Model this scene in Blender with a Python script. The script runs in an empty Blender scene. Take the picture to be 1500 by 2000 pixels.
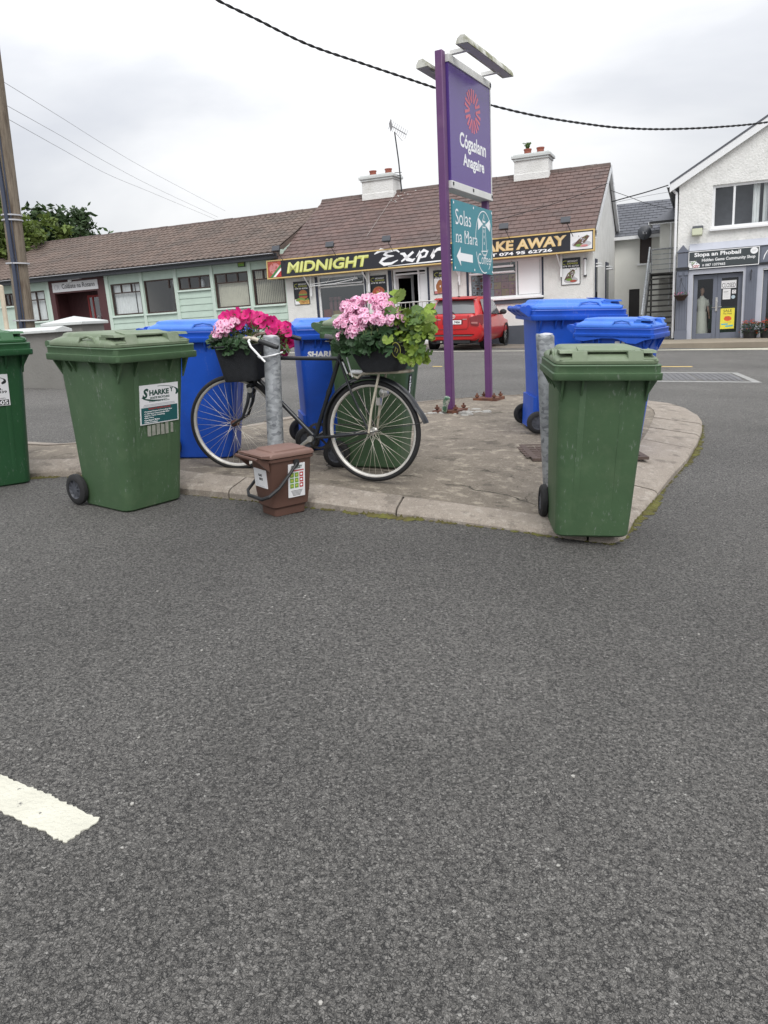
import bpy, bmesh, math, random
from mathutils import Matrix, Vector
R_ = math.radians
SC = bpy.context.scene
COL = SC.collection
random.seed(7)

# ------------------------------------------------------------------ camera
PITCH, ROLL, CAMZ = R_(14.47), R_(3.75), 1.45
cam_d = bpy.data.cameras.new('camera')
cam_d.sensor_fit = 'VERTICAL'; cam_d.sensor_height = 24.0; cam_d.sensor_width = 18.0
cam_d.lens = 1500.0 / 2000.0 * 24.0
cam_d.clip_start = 0.05; cam_d.clip_end = 2000
cam = bpy.data.objects.new('camera', cam_d); COL.objects.link(cam)
fw = Vector((0, math.cos(PITCH), -math.sin(PITCH))); up0 = Vector((0, math.sin(PITCH), math.cos(PITCH))); rt0 = Vector((1, 0, 0))
rt = rt0 * math.cos(ROLL) - up0 * math.sin(ROLL); up = up0 * math.cos(ROLL) + rt0 * math.sin(ROLL)
cm = Matrix.Identity(4)
for i in range(3):
    cm[i][0] = rt[i]; cm[i][1] = up[i]; cm[i][2] = -fw[i]; cm[i][3] = (0, 0, CAMZ)[i]
cam.matrix_world = cm
SC.camera = cam

# ------------------------------------------------------------------ sky, sun, exposure
SUN_ELEV, SUN_ROT = R_(50), R_(168)          # the sun stands behind the clouds, behind the viewer
w = bpy.data.worlds.new('World'); SC.world = w; w.use_nodes = True
nt = w.node_tree; nt.nodes.clear()
def N(nt, typ, **kw):
    n = nt.nodes.new(typ)
    for k, v in kw.items():
        if k.startswith('i_'): n.inputs[k[2:].replace('_', ' ')].default_value = v
        else: setattr(n, k, v)
    return n
sky = N(nt, 'ShaderNodeTexSky', sky_type='NISHITA', sun_disc=False, sun_elevation=SUN_ELEV, sun_rotation=SUN_ROT)
tc = N(nt, 'ShaderNodeTexCoord')
mp = N(nt, 'ShaderNodeMapping'); mp.inputs['Scale'].default_value = (1.0, 1.0, 2.4); mp.inputs['Location'].default_value = (3.1, 0.4, 1.7)
n1 = N(nt, 'ShaderNodeTexNoise'); n1.inputs['Scale'].default_value = 1.7; n1.inputs['Detail'].default_value = 6; n1.inputs['Roughness'].default_value = .5; n1.inputs['Distortion'].default_value = .3
cr = N(nt, 'ShaderNodeValToRGB')
cr.color_ramp.elements[0].position = .37; cr.color_ramp.elements[0].color = (.66, .68, .73, 1)
cr.color_ramp.elements[1].position = .63; cr.color_ramp.elements[1].color = (1.02, 1.02, 1.025, 1)
e = cr.color_ramp.elements.new(.47); e.color = (.76, .775, .81, 1)
sc_ = N(nt, 'ShaderNodeVectorMath', operation='SCALE'); sc_.inputs['Scale'].default_value = 10.2
mx = N(nt, 'ShaderNodeMixRGB'); mx.inputs[0].default_value = .93
bg = N(nt, 'ShaderNodeBackground'); bg.inputs['Strength'].default_value = .1
wo = N(nt, 'ShaderNodeOutputWorld')
L = nt.links.new
L(tc.outputs['Generated'], mp.inputs[0]); L(mp.outputs[0], n1.inputs['Vector']); L(n1.outputs['Fac'], cr.inputs[0])

sepw = N(nt, 'ShaderNodeSeparateXYZ'); L(tc.outputs['Generated'], sepw.inputs[0])
zen = N(nt, 'ShaderNodeMapRange'); zen.inputs['From Min'].default_value = .12; zen.inputs['From Max'].default_value = .95; zen.inputs['To Min'].default_value = 7.9; zen.inputs['To Max'].default_value = 19.5   # an overcast sky is about twice as bright overhead
L(sepw.outputs['Z'], zen.inputs['Value']); L(zen.outputs[0], sc_.inputs['Scale'])
L(cr.outputs[0], sc_.inputs[0]); L(sky.outputs[0], mx.inputs[1]); L(sc_.outputs[0], mx.inputs[2]); L(mx.outputs[0], bg.inputs[0]); L(bg.outputs[0], wo.inputs[0])
sl = bpy.data.lights.new('sun', 'SUN'); sl.energy = 1.5; sl.angle = R_(35); sl.color = (1, .97, .93)
so = bpy.data.objects.new('sun', sl); COL.objects.link(so)
sdir = Vector((math.sin(SUN_ROT) * math.cos(SUN_ELEV), math.cos(SUN_ROT) * math.cos(SUN_ELEV), math.sin(SUN_ELEV)))
so.rotation_euler = sdir.to_track_quat('Z', 'Y').to_euler(); so.location = sdir * 60
SC.view_settings.view_transform = 'Standard'; SC.view_settings.look = 'None'
SC.view_settings.exposure = 0.30; SC.view_settings.gamma = 1.0; SC.view_settings.use_curve_mapping = False
SC.cycles.use_denoising = True
SC.cycles.max_bounces = 6; SC.cycles.transparent_max_bounces = 12

# ------------------------------------------------------------------ helpers
def tag(o, label=None, cat=None, group=None, kind=None):
    if label: o['label'] = label
    if cat: o['category'] = cat
    if group: o['group'] = group
    if kind: o['kind'] = kind
    return o
def empty(name, loc, rot=None, label=None, cat=None, group=None, mat=None):
    o = bpy.data.objects.new(name, None); COL.objects.link(o); o.empty_display_size = .2
    if mat is not None: o.matrix_world = mat
    else:
        if loc is not None: o.location = loc
        if rot: o.rotation_euler = rot
    return tag(o, label, cat, group)
def T(x=0, y=0, z=0): return Matrix.Translation((x, y, z))
def RZ(a): return Matrix.Rotation(R_(a), 4, 'Z')
def RX(a): return Matrix.Rotation(R_(a), 4, 'X')
def RY(a): return Matrix.Rotation(R_(a), 4, 'Y')
def frame(o, x, y, z):
    m = Matrix.Identity(4)
    for i in range(3): m[i][0] = x[i]; m[i][1] = y[i]; m[i][2] = z[i]; m[i][3] = o[i]
    return m
_glyph = {}
def text_geo(s, bold=0.0, shear=0.0, space=1.0):
    k = (s, bold, shear, space)
    if k in _glyph: return _glyph[k]
    c = bpy.data.curves.new('t', 'FONT'); c.body = s; c.size = 1; c.offset = bold; c.shear = shear; c.space_character = space; c.resolution_u = 3
    o = bpy.data.objects.new('t', c)
    me = bpy.data.meshes.new_from_object(o)
    v = [tuple(p.co[:2]) for p in me.vertices]; f = [tuple(p.vertices) for p in me.polygons]
    bpy.data.objects.remove(o); bpy.data.curves.remove(c); bpy.data.meshes.remove(me)
    x0 = min(p[0] for p in v); x1 = max(p[0] for p in v); y0 = min(p[1] for p in v); y1 = max(p[1] for p in v)
    _glyph[k] = (v, f, x0, x1, y0, y1); return _glyph[k]

class MB:
    """collects faces, then links them as one mesh object"""
    def __init__(s, M=None): s.v = []; s.f = []; s.mi = []; s.mats = []; s.M = M or Matrix.Identity(4)
    def mid(s, m):
        if m is None: return 0
        if m not in s.mats: s.mats.append(m)
        return s.mats.index(m)
    def add(s, vs, fs, m=None, M=None):
        b = len(s.v); A = s.M @ M if M is not None else s.M
        s.v += [tuple(A @ Vector(p)) for p in vs]; k = s.mid(m)
        for f in fs: s.f.append(tuple(i + b for i in f)); s.mi.append(k)
        return s
    def box(s, x0, y0, z0, x1, y1, z1, m=None, M=None):
        if x0 > x1: x0, x1 = x1, x0
        if y0 > y1: y0, y1 = y1, y0
        if z0 > z1: z0, z1 = z1, z0
        return s.add([(x0, y0, z0), (x1, y0, z0), (x1, y1, z0), (x0, y1, z0), (x0, y0, z1), (x1, y0, z1), (x1, y1, z1), (x0, y1, z1)],
                     [(3, 2, 1, 0), (4, 5, 6, 7), (0, 1, 5, 4), (1, 2, 6, 5), (2, 3, 7, 6), (3, 0, 4, 7)], m, M)
    def quad(s, pts, m=None, M=None): return s.add(pts, [tuple(range(len(pts)))], m, M)
    def loft(s, rings, m=None, M=None, c0=True, c1=True, close=True):
        n = len(rings[0]); vs = [p for r in rings for p in r]; fs = []
        for i in range(len(rings) - 1):
            for j in range(n if close else n - 1):
                k = (j + 1) % n
                fs.append((i * n + j, i * n + k, (i + 1) * n + k, (i + 1) * n + j))
        if c0: fs.append(tuple(range(n))[::-1])
        if c1: fs.append(tuple((len(rings) - 1) * n + j for j in range(n)))
        return s.add(vs, fs, m, M)
    def prism(s, poly, d0, d1, m=None, M=None):
        """polygon in the local XY plane, extruded along Z"""
        return s.loft([[(x, y, d0) for x, y in poly], [(x, y, d1) for x, y in poly]], m, M)
    def tube(s, pts, r, m=None, M=None, n=8, cap=True, closed=False):
        P = [Vector(p) for p in pts]; rs = r if isinstance(r, (list, tuple)) else [r] * len(P)
        rings = []; prev = None; c = len(P)
        for i, p in enumerate(P):
            if closed: t = P[(i + 1) % c] - P[i - 1]
            else: t = P[min(i + 1, c - 1)] - P[max(i - 1, 0)]
            if t.length < 1e-9: t = Vector((0, 0, 1))
            t.normalize()
            if prev is None: a = t.orthogonal().normalized()
            else:
                a = prev - t * prev.dot(t)
                a = a.normalized() if a.length > 1e-6 else t.orthogonal().normalized()
            prev = a; b = t.cross(a)
            rings.append([tuple(p + (a * math.cos(2 * math.pi * k / n) + b * math.sin(2 * math.pi * k / n)) * rs[i]) for k in range(n)])
        if closed:
            rings.append(rings[0]); return s.loft(rings, m, M, False, False)
        return s.loft(rings, m, M, cap, cap)
    def lathe(s, prof, m=None, M=None, n=20, a0=0, a1=360, cap=False):
        """profile of (radius, z) turned round Z"""
        full = abs(a1 - a0) >= 359.9; k = n if full else n + 1
        rings = [[(r * math.cos(R_(a0 + (a1 - a0) * j / n)), r * math.sin(R_(a0 + (a1 - a0) * j / n)), z) for j in range(k)] for r, z in prof]
        return s.loft(rings, m, M, cap, cap, close=full)
    def grid(s, fn, nu, nv, m=None, M=None):
        vs = [fn(i / nu, j / nv) for j in range(nv + 1) for i in range(nu + 1)]
        fs = [(j * (nu + 1) + i, j * (nu + 1) + i + 1, (j + 1) * (nu + 1) + i + 1, (j + 1) * (nu + 1) + i) for j in range(nv) for i in range(nu)]
        return s.add(vs, fs, m, M)
    def text(s, t, x, y, h, m=None, M=None, w=None, bold=0.0, shear=0.0, al='l', space=1.0, z=0.0, jit=None):
        v, f, x0, x1, y0, y1 = text_geo(t, bold, shear, space)
        sy = h / max(y1 - y0, 1e-6); sx = (w / max(x1 - x0, 1e-6)) if w else sy
        W = (x1 - x0) * sx; ox = x - (W / 2 if al == 'c' else W if al == 'r' else 0)
        return s.add([(ox + (p[0] - x0) * sx, y + (p[1] - y0) * sy, z) for p in v], f, m, M)
    def stroke(s, pts, wd, m=None, M=None, z=0.0, closed=False):
        """flat ribbon in the local XY plane; widths may vary"""
        P = [Vector((p[0], p[1])) for p in pts]; c = len(P); ws = wd if isinstance(wd, (list, tuple)) else [wd] * c
        vs = []
        for i, p in enumerate(P):
            t = (P[(i + 1) % c] - P[i - 1]) if closed else (P[min(i + 1, c - 1)] - P[max(i - 1, 0)])
            t = t.normalized() if t.length > 1e-9 else Vector((1, 0)); q = Vector((-t.y, t.x)) * ws[i] / 2
            vs += [(p.x + q.x, p.y + q.y, z), (p.x - q.x, p.y - q.y, z)]
        fs = [(2 * i + 1, 2 * ((i + 1) % c) + 1, 2 * ((i + 1) % c), 2 * i) for i in range(c if closed else c - 1)]
        return s.add(vs, fs, m, M)
    def disc(s, x, y, rx, ry, m=None, M=None, z=0.0, n=20, a0=0, a1=360, rot=0):
        vs = []
        for k in range(n + (0 if a1 - a0 >= 360 else 1)):
            a = R_(a0 + (a1 - a0) * k / n); px, py = rx * math.cos(a), ry * math.sin(a); c_, s_ = math.cos(R_(rot)), math.sin(R_(rot))
            vs.append((x + px * c_ - py * s_, y + px * s_ + py * c_, z))
        return s.add(vs, [tuple(range(len(vs)))], m, M)
    def build(s, name, m=None, parent=None, smooth=35, bevel=0, seg=2, weld=False):
        me = bpy.data.meshes.new(name); me.from_pydata(s.v, [], s.f)
        for q in (s.mats or [m]): me.materials.append(q if q is not None else m)
        if len(s.mats) > 1: me.polygons.foreach_set('material_index', s.mi)
        if smooth:
            me.polygons.foreach_set('use_smooth', [True] * len(me.polygons))
            if smooth < 180: me.set_sharp_from_angle(angle=R_(smooth))
        me.update()
        o = bpy.data.objects.new(name, me); COL.objects.link(o)
        if parent: o.parent = parent
        if bevel:
            b = o.modifiers.new('bevel', 'BEVEL'); b.width = bevel; b.segments = seg; b.limit_method = 'ANGLE'; b.angle_limit = R_(40)
        return o
def copy_tree(o, parent=None):
    c = o.copy(); COL.objects.link(c)
    if parent: c.parent = parent
    for ch in list(o.children): copy_tree(ch, c)
    return c
def rrect(w, d0, d1, r, z, n=4, w2=None):
    """rounded rectangle ring, x in +-w/2, y in d0..d1"""
    pts = []; hw = w / 2; r = min(r, hw * .98, abs(d1 - d0) / 2 * .98)
    for cx, cy, a in ((hw - r, d0 + r, -90), (hw - r, d1 - r, 0), (-hw + r, d1 - r, 90), (-hw + r, d0 + r, 180)):
        for k in range(n + 1):
            q = R_(a + 90 * k / n); pts.append((cx + r * math.cos(q), cy + r * math.sin(q), z))
    return pts

# ------------------------------------------------------------------ materials
def mat(name, col, rough=.6, var=.12, vs=6., bump=0., bs=40., metal=0., col2=None, c2=(.5, .7), spec=.5, island=0., scuff=0., detail=4, stretch=None, coat=0., c2s=None):
    m = bpy.data.materials.new(name); m.use_nodes = True; t = m.node_tree; b = t.nodes['Principled BSDF']; L = t.links.new
    b.inputs['Roughness'].default_value = rough; b.inputs['Metallic'].default_value = metal; b.inputs['Specular IOR Level'].default_value = spec
    if coat: b.inputs['Coat Weight'].default_value = coat; b.inputs['Coat Roughness'].default_value = .06
    b.inputs['Base Color'].default_value = (*col, 1)
    if not (var or bump or col2 or island): return m
    tc = N(t, 'ShaderNodeTexCoord'); src = tc.outputs['Object']
    if stretch:
        mp = N(t, 'ShaderNodeMapping'); mp.inputs['Scale'].default_value = stretch; L(src, mp.inputs[0]); src = mp.outputs[0]
    cur = None
    no = N(t, 'ShaderNodeTexNoise'); no.inputs['Scale'].default_value = vs; no.inputs['Detail'].default_value = detail; no.inputs['Roughness'].default_value = .6
    L(src, no.inputs['Vector'])
    mr = N(t, 'ShaderNodeMapRange'); mr.inputs['From Min'].default_value = .25; mr.inputs['From Max'].default_value = .75
    mr.inputs['To Min'].default_value = 1 - var; mr.inputs['To Max'].default_value = 1 + var; L(no.outputs['Fac'], mr.inputs['Value'])
    base = N(t, 'ShaderNodeRGB'); base.outputs[0].default_value = (*col, 1); cur = base.outputs[0]
    if col2:
        n2 = N(t, 'ShaderNodeTexNoise'); n2.inputs['Scale'].default_value = c2s or vs * .7; n2.inputs['Detail'].default_value = 6; n2.inputs['Roughness'].default_value = .65
        mp2 = N(t, 'ShaderNodeMapping'); mp2.inputs['Location'].default_value = (7.3, 2.1, 4.4); L(src, mp2.inputs[0]); L(mp2.outputs[0], n2.inputs['Vector'])
        r2 = N(t, 'ShaderNodeMapRange'); r2.inputs['From Min'].default_value = c2[0]; r2.inputs['From Max'].default_value = c2[1]; L(n2.outputs['Fac'], r2.inputs['Value'])
        mx = N(t, 'ShaderNodeMixRGB'); mx.inputs[2].default_value = (*col2, 1); L(r2.outputs[0], mx.inputs[0]); L(cur, mx.inputs[1]); cur = mx.outputs[0]
    sc = N(t, 'ShaderNodeVectorMath', operation='SCALE'); L(cur, sc.inputs[0]); L(mr.outputs[0], sc.inputs['Scale']); cur = sc.outputs[0]
    if scuff:
        ms_ = N(t, 'ShaderNodeMapping'); ms_.inputs['Scale'].default_value = (1, 1, .35); ms_.inputs['Rotation'].default_value = (.3, .5, .2); L(src, ms_.inputs[0])
        n3 = N(t, 'ShaderNodeTexNoise'); n3.inputs['Scale'].default_value = 55; n3.inputs['Detail'].default_value = 5; n3.inputs['Roughness'].default_value = .7; L(ms_.outputs[0], n3.inputs['Vector'])
        n4 = N(t, 'ShaderNodeTexNoise'); n4.inputs['Scale'].default_value = 4; L(src, n4.inputs['Vector'])
        ad = N(t, 'ShaderNodeMath', operation='MULTIPLY_ADD'); ad.inputs[1].default_value = .35; L(n4.outputs['Fac'], ad.inputs[0]); L(n3.outputs['Fac'], ad.inputs[2])
        r3 = N(t, 'ShaderNodeMapRange'); r3.inputs['From Min'].default_value = .79; r3.inputs['From Max'].default_value = .88; r3.inputs['To Max'].default_value = scuff; L(ad.outputs[0], r3.inputs['Value'])
        m3 = N(t, 'ShaderNodeMixRGB'); m3.inputs[2].default_value = (*[min(1, q * .6 + .17) for q in col], 1); L(r3.outputs[0], m3.inputs[0]); L(cur, m3.inputs[1]); cur = m3.outputs[0]
    if island:
        g = N(t, 'ShaderNodeNewGeometry'); ri = N(t, 'ShaderNodeMapRange'); ri.inputs['To Min'].default_value = 1 - island; ri.inputs['To Max'].default_value = 1 + island
        L(g.outputs['Random Per Island'], ri.inputs['Value']); s2 = N(t, 'ShaderNodeVectorMath', operation='SCALE'); L(cur, s2.inputs[0]); L(ri.outputs[0], s2.inputs['Scale']); cur = s2.outputs[0]
    L(cur, b.inputs['Base Color'])
    if bump:
        nb = N(t, 'ShaderNodeTexNoise'); nb.inputs['Scale'].default_value = bs; nb.inputs['Detail'].default_value = 4; L(src, nb.inputs['Vector'])
        bp = N(t, 'ShaderNodeBump'); bp.inputs['Strength'].default_value = min(1, bump); bp.inputs['Distance'].default_value = .02; L(nb.outputs['Fac'], bp.inputs['Height']); L(bp.outputs[0], b.inputs['Normal'])
    return m
def glass_mat(name, tint=(.55, .6, .62), refl=.22, rough=.03):
    m = bpy.data.materials.new(name); m.use_nodes = True; t = m.node_tree; t.nodes.clear(); L = t.links.new
    o = N(t, 'ShaderNodeOutputMaterial'); mx = N(t, 'ShaderNodeMixShader'); tr = N(t, 'ShaderNodeBsdfTransparent'); gl = N(t, 'ShaderNodeBsdfGlossy')
    tr.inputs[0].default_value = (*tint, 1); gl.inputs['Roughness'].default_value = rough; gl.inputs['Color'].default_value = (.9, .93, .95, 1)
    lw = N(t, 'ShaderNodeLayerWeight'); lw.inputs[0].default_value = .35
    ad = N(t, 'ShaderNodeMath', operation='MULTIPLY_ADD'); ad.inputs[1].default_value = .30; ad.inputs[2].default_value = refl; ad.use_clamp = True
    L(lw.outputs['Facing'], ad.inputs[0]); L(ad.outputs[0], mx.inputs[0]); L(tr.outputs[0], mx.inputs[1]); L(gl.outputs[0], mx.inputs[2]); L(mx.outputs[0], o.inputs[0])
    return m
def translucent(m, col, amt=.3):
    t = m.node_tree; b = t.nodes['Principled BSDF']; L = t.links.new
    tl = N(t, 'ShaderNodeBsdfTranslucent'); mx = N(t, 'ShaderNodeMixShader'); mx.inputs[0].default_value = amt
    src = b.inputs['Base Color']
    if src.is_linked: L(src.links[0].from_socket, tl.inputs[0])
    else: tl.inputs[0].default_value = (*col, 1)
    out = [n for n in t.nodes if n.type == 'OUTPUT_MATERIAL'][0]
    L(b.outputs[0], mx.inputs[1]); L(tl.outputs[0], mx.inputs[2]); L(mx.outputs[0], out.inputs[0]); return m
def asphalt_mat():
    m = bpy.data.materials.new('asphalt'); m.use_nodes = True; t = m.node_tree; b = t.nodes['Principled BSDF']; L = t.links.new
    tc = N(t, 'ShaderNodeTexCoord'); o = tc.outputs['Object']
    wn = N(t, 'ShaderNodeTexNoise'); wn.inputs['Scale'].default_value = 95; wn.inputs['Detail'].default_value = 2; L(o, wn.inputs['Vector'])
    wm = N(t, 'ShaderNodeVectorMath', operation='MULTIPLY_ADD'); wm.inputs[1].default_value = (.022, .022, 0); L(wn.outputs['Color'], wm.inputs[0]); L(o, wm.inputs[2])
    v1 = N(t, 'ShaderNodeTexVoronoi', feature='F1'); v1.inputs['Scale'].default_value = 128; v1.inputs['Randomness'].default_value = 1; L(wm.outputs[0], v1.inputs['Vector'])
    ve = N(t, 'ShaderNodeTexVoronoi', feature='DISTANCE_TO_EDGE'); ve.inputs['Scale'].default_value = 128; L(wm.outputs[0], ve.inputs['Vector'])
    # stone tone: random per chip
    sep = N(t, 'ShaderNodeSeparateColor'); L(v1.outputs['Color'], sep.inputs[0])
    r1 = N(t, 'ShaderNodeValToRGB'); e = r1.color_ramp.elements; e[0].position = 0; e[0].color = (.130, .125, .117, 1); e[1].position = 1; e[1].color = (.40, .39, .365, 1)
    x = e.new(.6); x.color = (.212, .204, .190, 1); x = e.new(.985); x.color = (.252, .243, .227, 1)
    L(sep.outputs[0], r1.inputs[0])
    # tar in the gaps between chips
    gp = N(t, 'ShaderNodeMapRange'); gp.inputs['From Min'].default_value = .0; gp.inputs['From Max'].default_value = .34; gp.inputs['To Min'].default_value = 1; gp.inputs['To Max'].default_value = 0; L(ve.outputs['Distance'], gp.inputs['Value'])
    ng = N(t, 'ShaderNodeTexNoise'); ng.inputs['Scale'].default_value = 80; ng.inputs['Detail'].default_value = 5; ng.inputs['Roughness'].default_value = .7; L(o, ng.inputs['Vector'])
    gm = N(t, 'ShaderNodeMapRange'); gm.inputs['From Min'].default_value = .43; gm.inputs['From Max'].default_value = .56; L(ng.outputs['Fac'], gm.inputs['Value'])
    mu = N(t, 'ShaderNodeMath', operation='MULTIPLY'); L(gp.outputs[0], mu.inputs[0]); L(gm.outputs[0], mu.inputs[1])
    mx = N(t, 'ShaderNodeMixRGB'); mx.inputs[2].default_value = (.026, .026, .026, 1); L(mu.outputs[0], mx.inputs[0]); L(r1.outputs[0], mx.inputs[1])
    # broad wear
    n2 = N(t, 'ShaderNodeTexNoise'); n2.inputs['Scale'].default_value = .55; n2.inputs['Detail'].default_value = 7; n2.inputs['Roughness'].default_value = .55; L(o, n2.inputs['Vector'])
    w2 = N(t, 'ShaderNodeMapRange'); w2.inputs['From Min'].default_value = .3; w2.inputs['From Max'].default_value = .7; w2.inputs['To Min'].default_value = .80; w2.inputs['To Max'].default_value = 1.22; L(n2.outputs['Fac'], w2.inputs['Value'])
    # the asphalt colour grows paler with distance
    sx = N(t, 'ShaderNodeSeparateXYZ'); L(o, sx.inputs[0])
    fr = N(t, 'ShaderNodeMapRange', interpolation_type='SMOOTHSTEP'); fr.inputs['From Min'].default_value = 5.0; fr.inputs['From Max'].default_value = 11; fr.inputs['To Min'].default_value = 1.0; fr.inputs['To Max'].default_value = 1.2; L(sx.outputs['Y'], fr.inputs['Value'])
    m2 = N(t, 'ShaderNodeMath', operation='MULTIPLY'); L(w2.outputs[0], m2.inputs[0]); L(fr.outputs[0], m2.inputs[1])
    s = N(t, 'ShaderNodeVectorMath', operation='SCALE'); L(mx.outputs[0], s.inputs[0]); L(m2.outputs[0], s.inputs['Scale']); L(s.outputs[0], b.inputs['Base Color'])
    b.inputs['Roughness'].default_value = .78; b.inputs['Specular IOR Level'].default_value = .35
    hs = N(t, 'ShaderNodeMath', operation='MULTIPLY_ADD'); hs.inputs[1].default_value = .35; L(sep.outputs[1], hs.inputs[0])
    ed = N(t, 'ShaderNodeMath', operation='SQRT'); L(ve.outputs['Distance'], ed.inputs[0]); L(ed.outputs[0], hs.inputs[2])
    h2 = N(t, 'ShaderNodeMath', operation='MULTIPLY_ADD'); h2.inputs[1].default_value = .9; L(ng.outputs['Fac'], h2.inputs[0]); L(hs.outputs[0], h2.inputs[2])
    bp = N(t, 'ShaderNodeBump'); bp.inputs['Strength'].default_value = 1.0; bp.inputs['Distance'].default_value = .013; L(h2.outputs[0], bp.inputs['Height']); L(bp.outputs[0], b.inputs['Normal'])
    return m
def concrete_mat(name, col, dark, pale, cracks=True, scale=1.0):
    m = bpy.data.materials.new(name); m.use_nodes = True; t = m.node_tree; b = t.nodes['Principled BSDF']; L = t.links.new
    o = N(t, 'ShaderNodeTexCoord').outputs['Object']
    def noise(s, d=6, r=.65):
        n = N(t, 'ShaderNodeTexNoise'); n.inputs['Scale'].default_value = s * scale; n.inputs['Detail'].default_value = d; n.inputs['Roughness'].default_value = r; L(o, n.inputs['Vector']); return n.outputs['Fac']
    def rng(x, a, c, lo=0, hi=1):
        r = N(t, 'ShaderNodeMapRange'); r.inputs['From Min'].default_value = a; r.inputs['From Max'].default_value = c; r.inputs['To Min'].default_value = lo; r.inputs['To Max'].default_value = hi; L(x, r.inputs['Value']); return r.outputs[0]
    def mixc(f, a, c):
        x = N(t, 'ShaderNodeMixRGB'); L(f, x.inputs[0])
        for i, q in ((1, a), (2, c)):
            if isinstance(q, tuple): x.inputs[i].default_value = (*q, 1)
            else: L(q, x.inputs[i])
        return x.outputs[0]
    fine = noise(38, 5, .8); big = noise(2.2)
    c = mixc(rng(big, .36, .70, 0, .8), col, dark)
    c = mixc(rng(noise(9), .53, .64, 0, .75), c, pale)
    c = mixc(rng(fine, .56, .7, 0, .75), c, tuple(q * .35 for q in dark))
    c = mixc(rng(noise(60, 4, .85), .57, .66, 0, .85), c, tuple(min(1, q * 1.5) for q in pale)); c = mixc(rng(noise(120, 3, .7), .58, .68, 0, .8), c, tuple(q * .4 for q in dark))
    c = mixc(rng(noise(3.4, 8, .75), .54, .62, 0, .7), c, tuple(q * .62 for q in dark))
    h = fine
    if cracks:
        wn = N(t, 'ShaderNodeTexNoise'); wn.inputs['Scale'].default_value = 5; wn.inputs['Detail'].default_value = 5; L(o, wn.inputs['Vector'])
        wm = N(t, 'ShaderNodeVectorMath', operation='MULTIPLY_ADD'); wm.inputs[1].default_value = (.35, .35, 0); L(wn.outputs['Color'], wm.inputs[0]); L(o, wm.inputs[2])
        ve = N(t, 'ShaderNodeTexVoronoi', feature='DISTANCE_TO_EDGE'); ve.inputs['Scale'].default_value = .75; L(wm.outputs[0], ve.inputs['Vector'])
        ck = rng(ve.outputs['Distance'], .002, .008, 1, 0); k = N(t, 'ShaderNodeMath', operation='MULTIPLY'); L(ck, k.inputs[0]); L(rng(noise(1.1), .50, .58), k.inputs[1])
        c = mixc(k.outputs[0], c, (.045, .04, .03))
    L(c, b.inputs['Base Color']); b.inputs['Roughness'].default_value = .9; b.inputs['Specular IOR Level'].default_value = .25
    bp = N(t, 'ShaderNodeBump'); bp.inputs['Strength'].default_value = .7; bp.inputs['Distance'].default_value = .01; L(h, bp.inputs['Height']); L(bp.outputs[0], b.inputs['Normal'])
    return m
def galv_mat():
    m = mat('galvanised_steel', (.24, .25, .265), .48, .0, 6, metal=.35)
    t = m.node_tree; b = t.nodes['Principled BSDF']; L = t.links.new
    o = N(t, 'ShaderNodeTexCoord').outputs['Object']
    mp = N(t, 'ShaderNodeMapping'); mp.inputs['Scale'].default_value = (1, 1, 1.6); L(o, mp.inputs[0])
    v = N(t, 'ShaderNodeTexVoronoi'); v.inputs['Scale'].default_value = 34; L(mp.outputs[0], v.inputs['Vector'])
    n = N(t, 'ShaderNodeTexNoise'); n.inputs['Scale'].default_value = 14; n.inputs['Detail'].default_value = 6; L(mp.outputs[0], n.inputs['Vector'])
    sp = N(t, 'ShaderNodeSeparateColor'); L(v.outputs['Color'], sp.inputs[0])
    a = N(t, 'ShaderNodeMath', operation='MULTIPLY_ADD'); a.inputs[1].default_value = .55; L(sp.outputs[0], a.inputs[0]); L(n.outputs['Fac'], a.inputs[2])
    r = N(t, 'ShaderNodeValToRGB'); e = r.color_ramp.elements; e[0].position = .35; e[0].color = (.15, .16, .175, 1); e[1].position = 1.0; e[1].color = (.42, .44, .46, 1); L(a.outputs[0], r.inputs[0]); L(r.outputs[0], b.inputs['Base Color'])
    return m
ASPH = asphalt_mat()
CONC = concrete_mat('island_concrete', (.215, .185, .150), (.125, .108, .088), (.34, .30, .24))
KERB = concrete_mat('kerb_concrete', (.30, .262, .222), (.225, .195, .165), (.37, .335, .29), cracks=False, scale=1.6)
GALV = galv_mat()
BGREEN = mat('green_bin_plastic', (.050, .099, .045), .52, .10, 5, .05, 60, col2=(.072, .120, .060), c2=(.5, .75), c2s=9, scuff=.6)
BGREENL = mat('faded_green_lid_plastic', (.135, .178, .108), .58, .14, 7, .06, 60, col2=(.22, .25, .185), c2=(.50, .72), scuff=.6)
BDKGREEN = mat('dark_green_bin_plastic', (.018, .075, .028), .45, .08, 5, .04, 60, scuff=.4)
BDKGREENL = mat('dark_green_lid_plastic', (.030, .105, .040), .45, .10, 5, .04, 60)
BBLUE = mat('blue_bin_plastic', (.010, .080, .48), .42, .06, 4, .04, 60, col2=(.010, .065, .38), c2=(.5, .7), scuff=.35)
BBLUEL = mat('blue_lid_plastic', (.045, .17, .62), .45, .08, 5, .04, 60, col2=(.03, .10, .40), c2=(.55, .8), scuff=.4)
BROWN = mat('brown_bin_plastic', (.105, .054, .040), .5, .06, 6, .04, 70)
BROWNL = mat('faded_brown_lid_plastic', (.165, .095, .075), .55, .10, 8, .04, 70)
RUBBER = mat('black_rubber', (.014, .014, .015), .75, .25, 12, .1, 60)
BLKPL = mat('black_plastic', (.018, .019, .021), .5, .15, 10)
HUBPL = mat('grey_hub_plastic', (.07, .075, .09), .5, .1, 10)
WHITE = mat('white_sticker_paper', (.72, .72, .73), .5, .05, 9)
INK = mat('black_ink', (.012, .014, .016), .6, 0)
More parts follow.
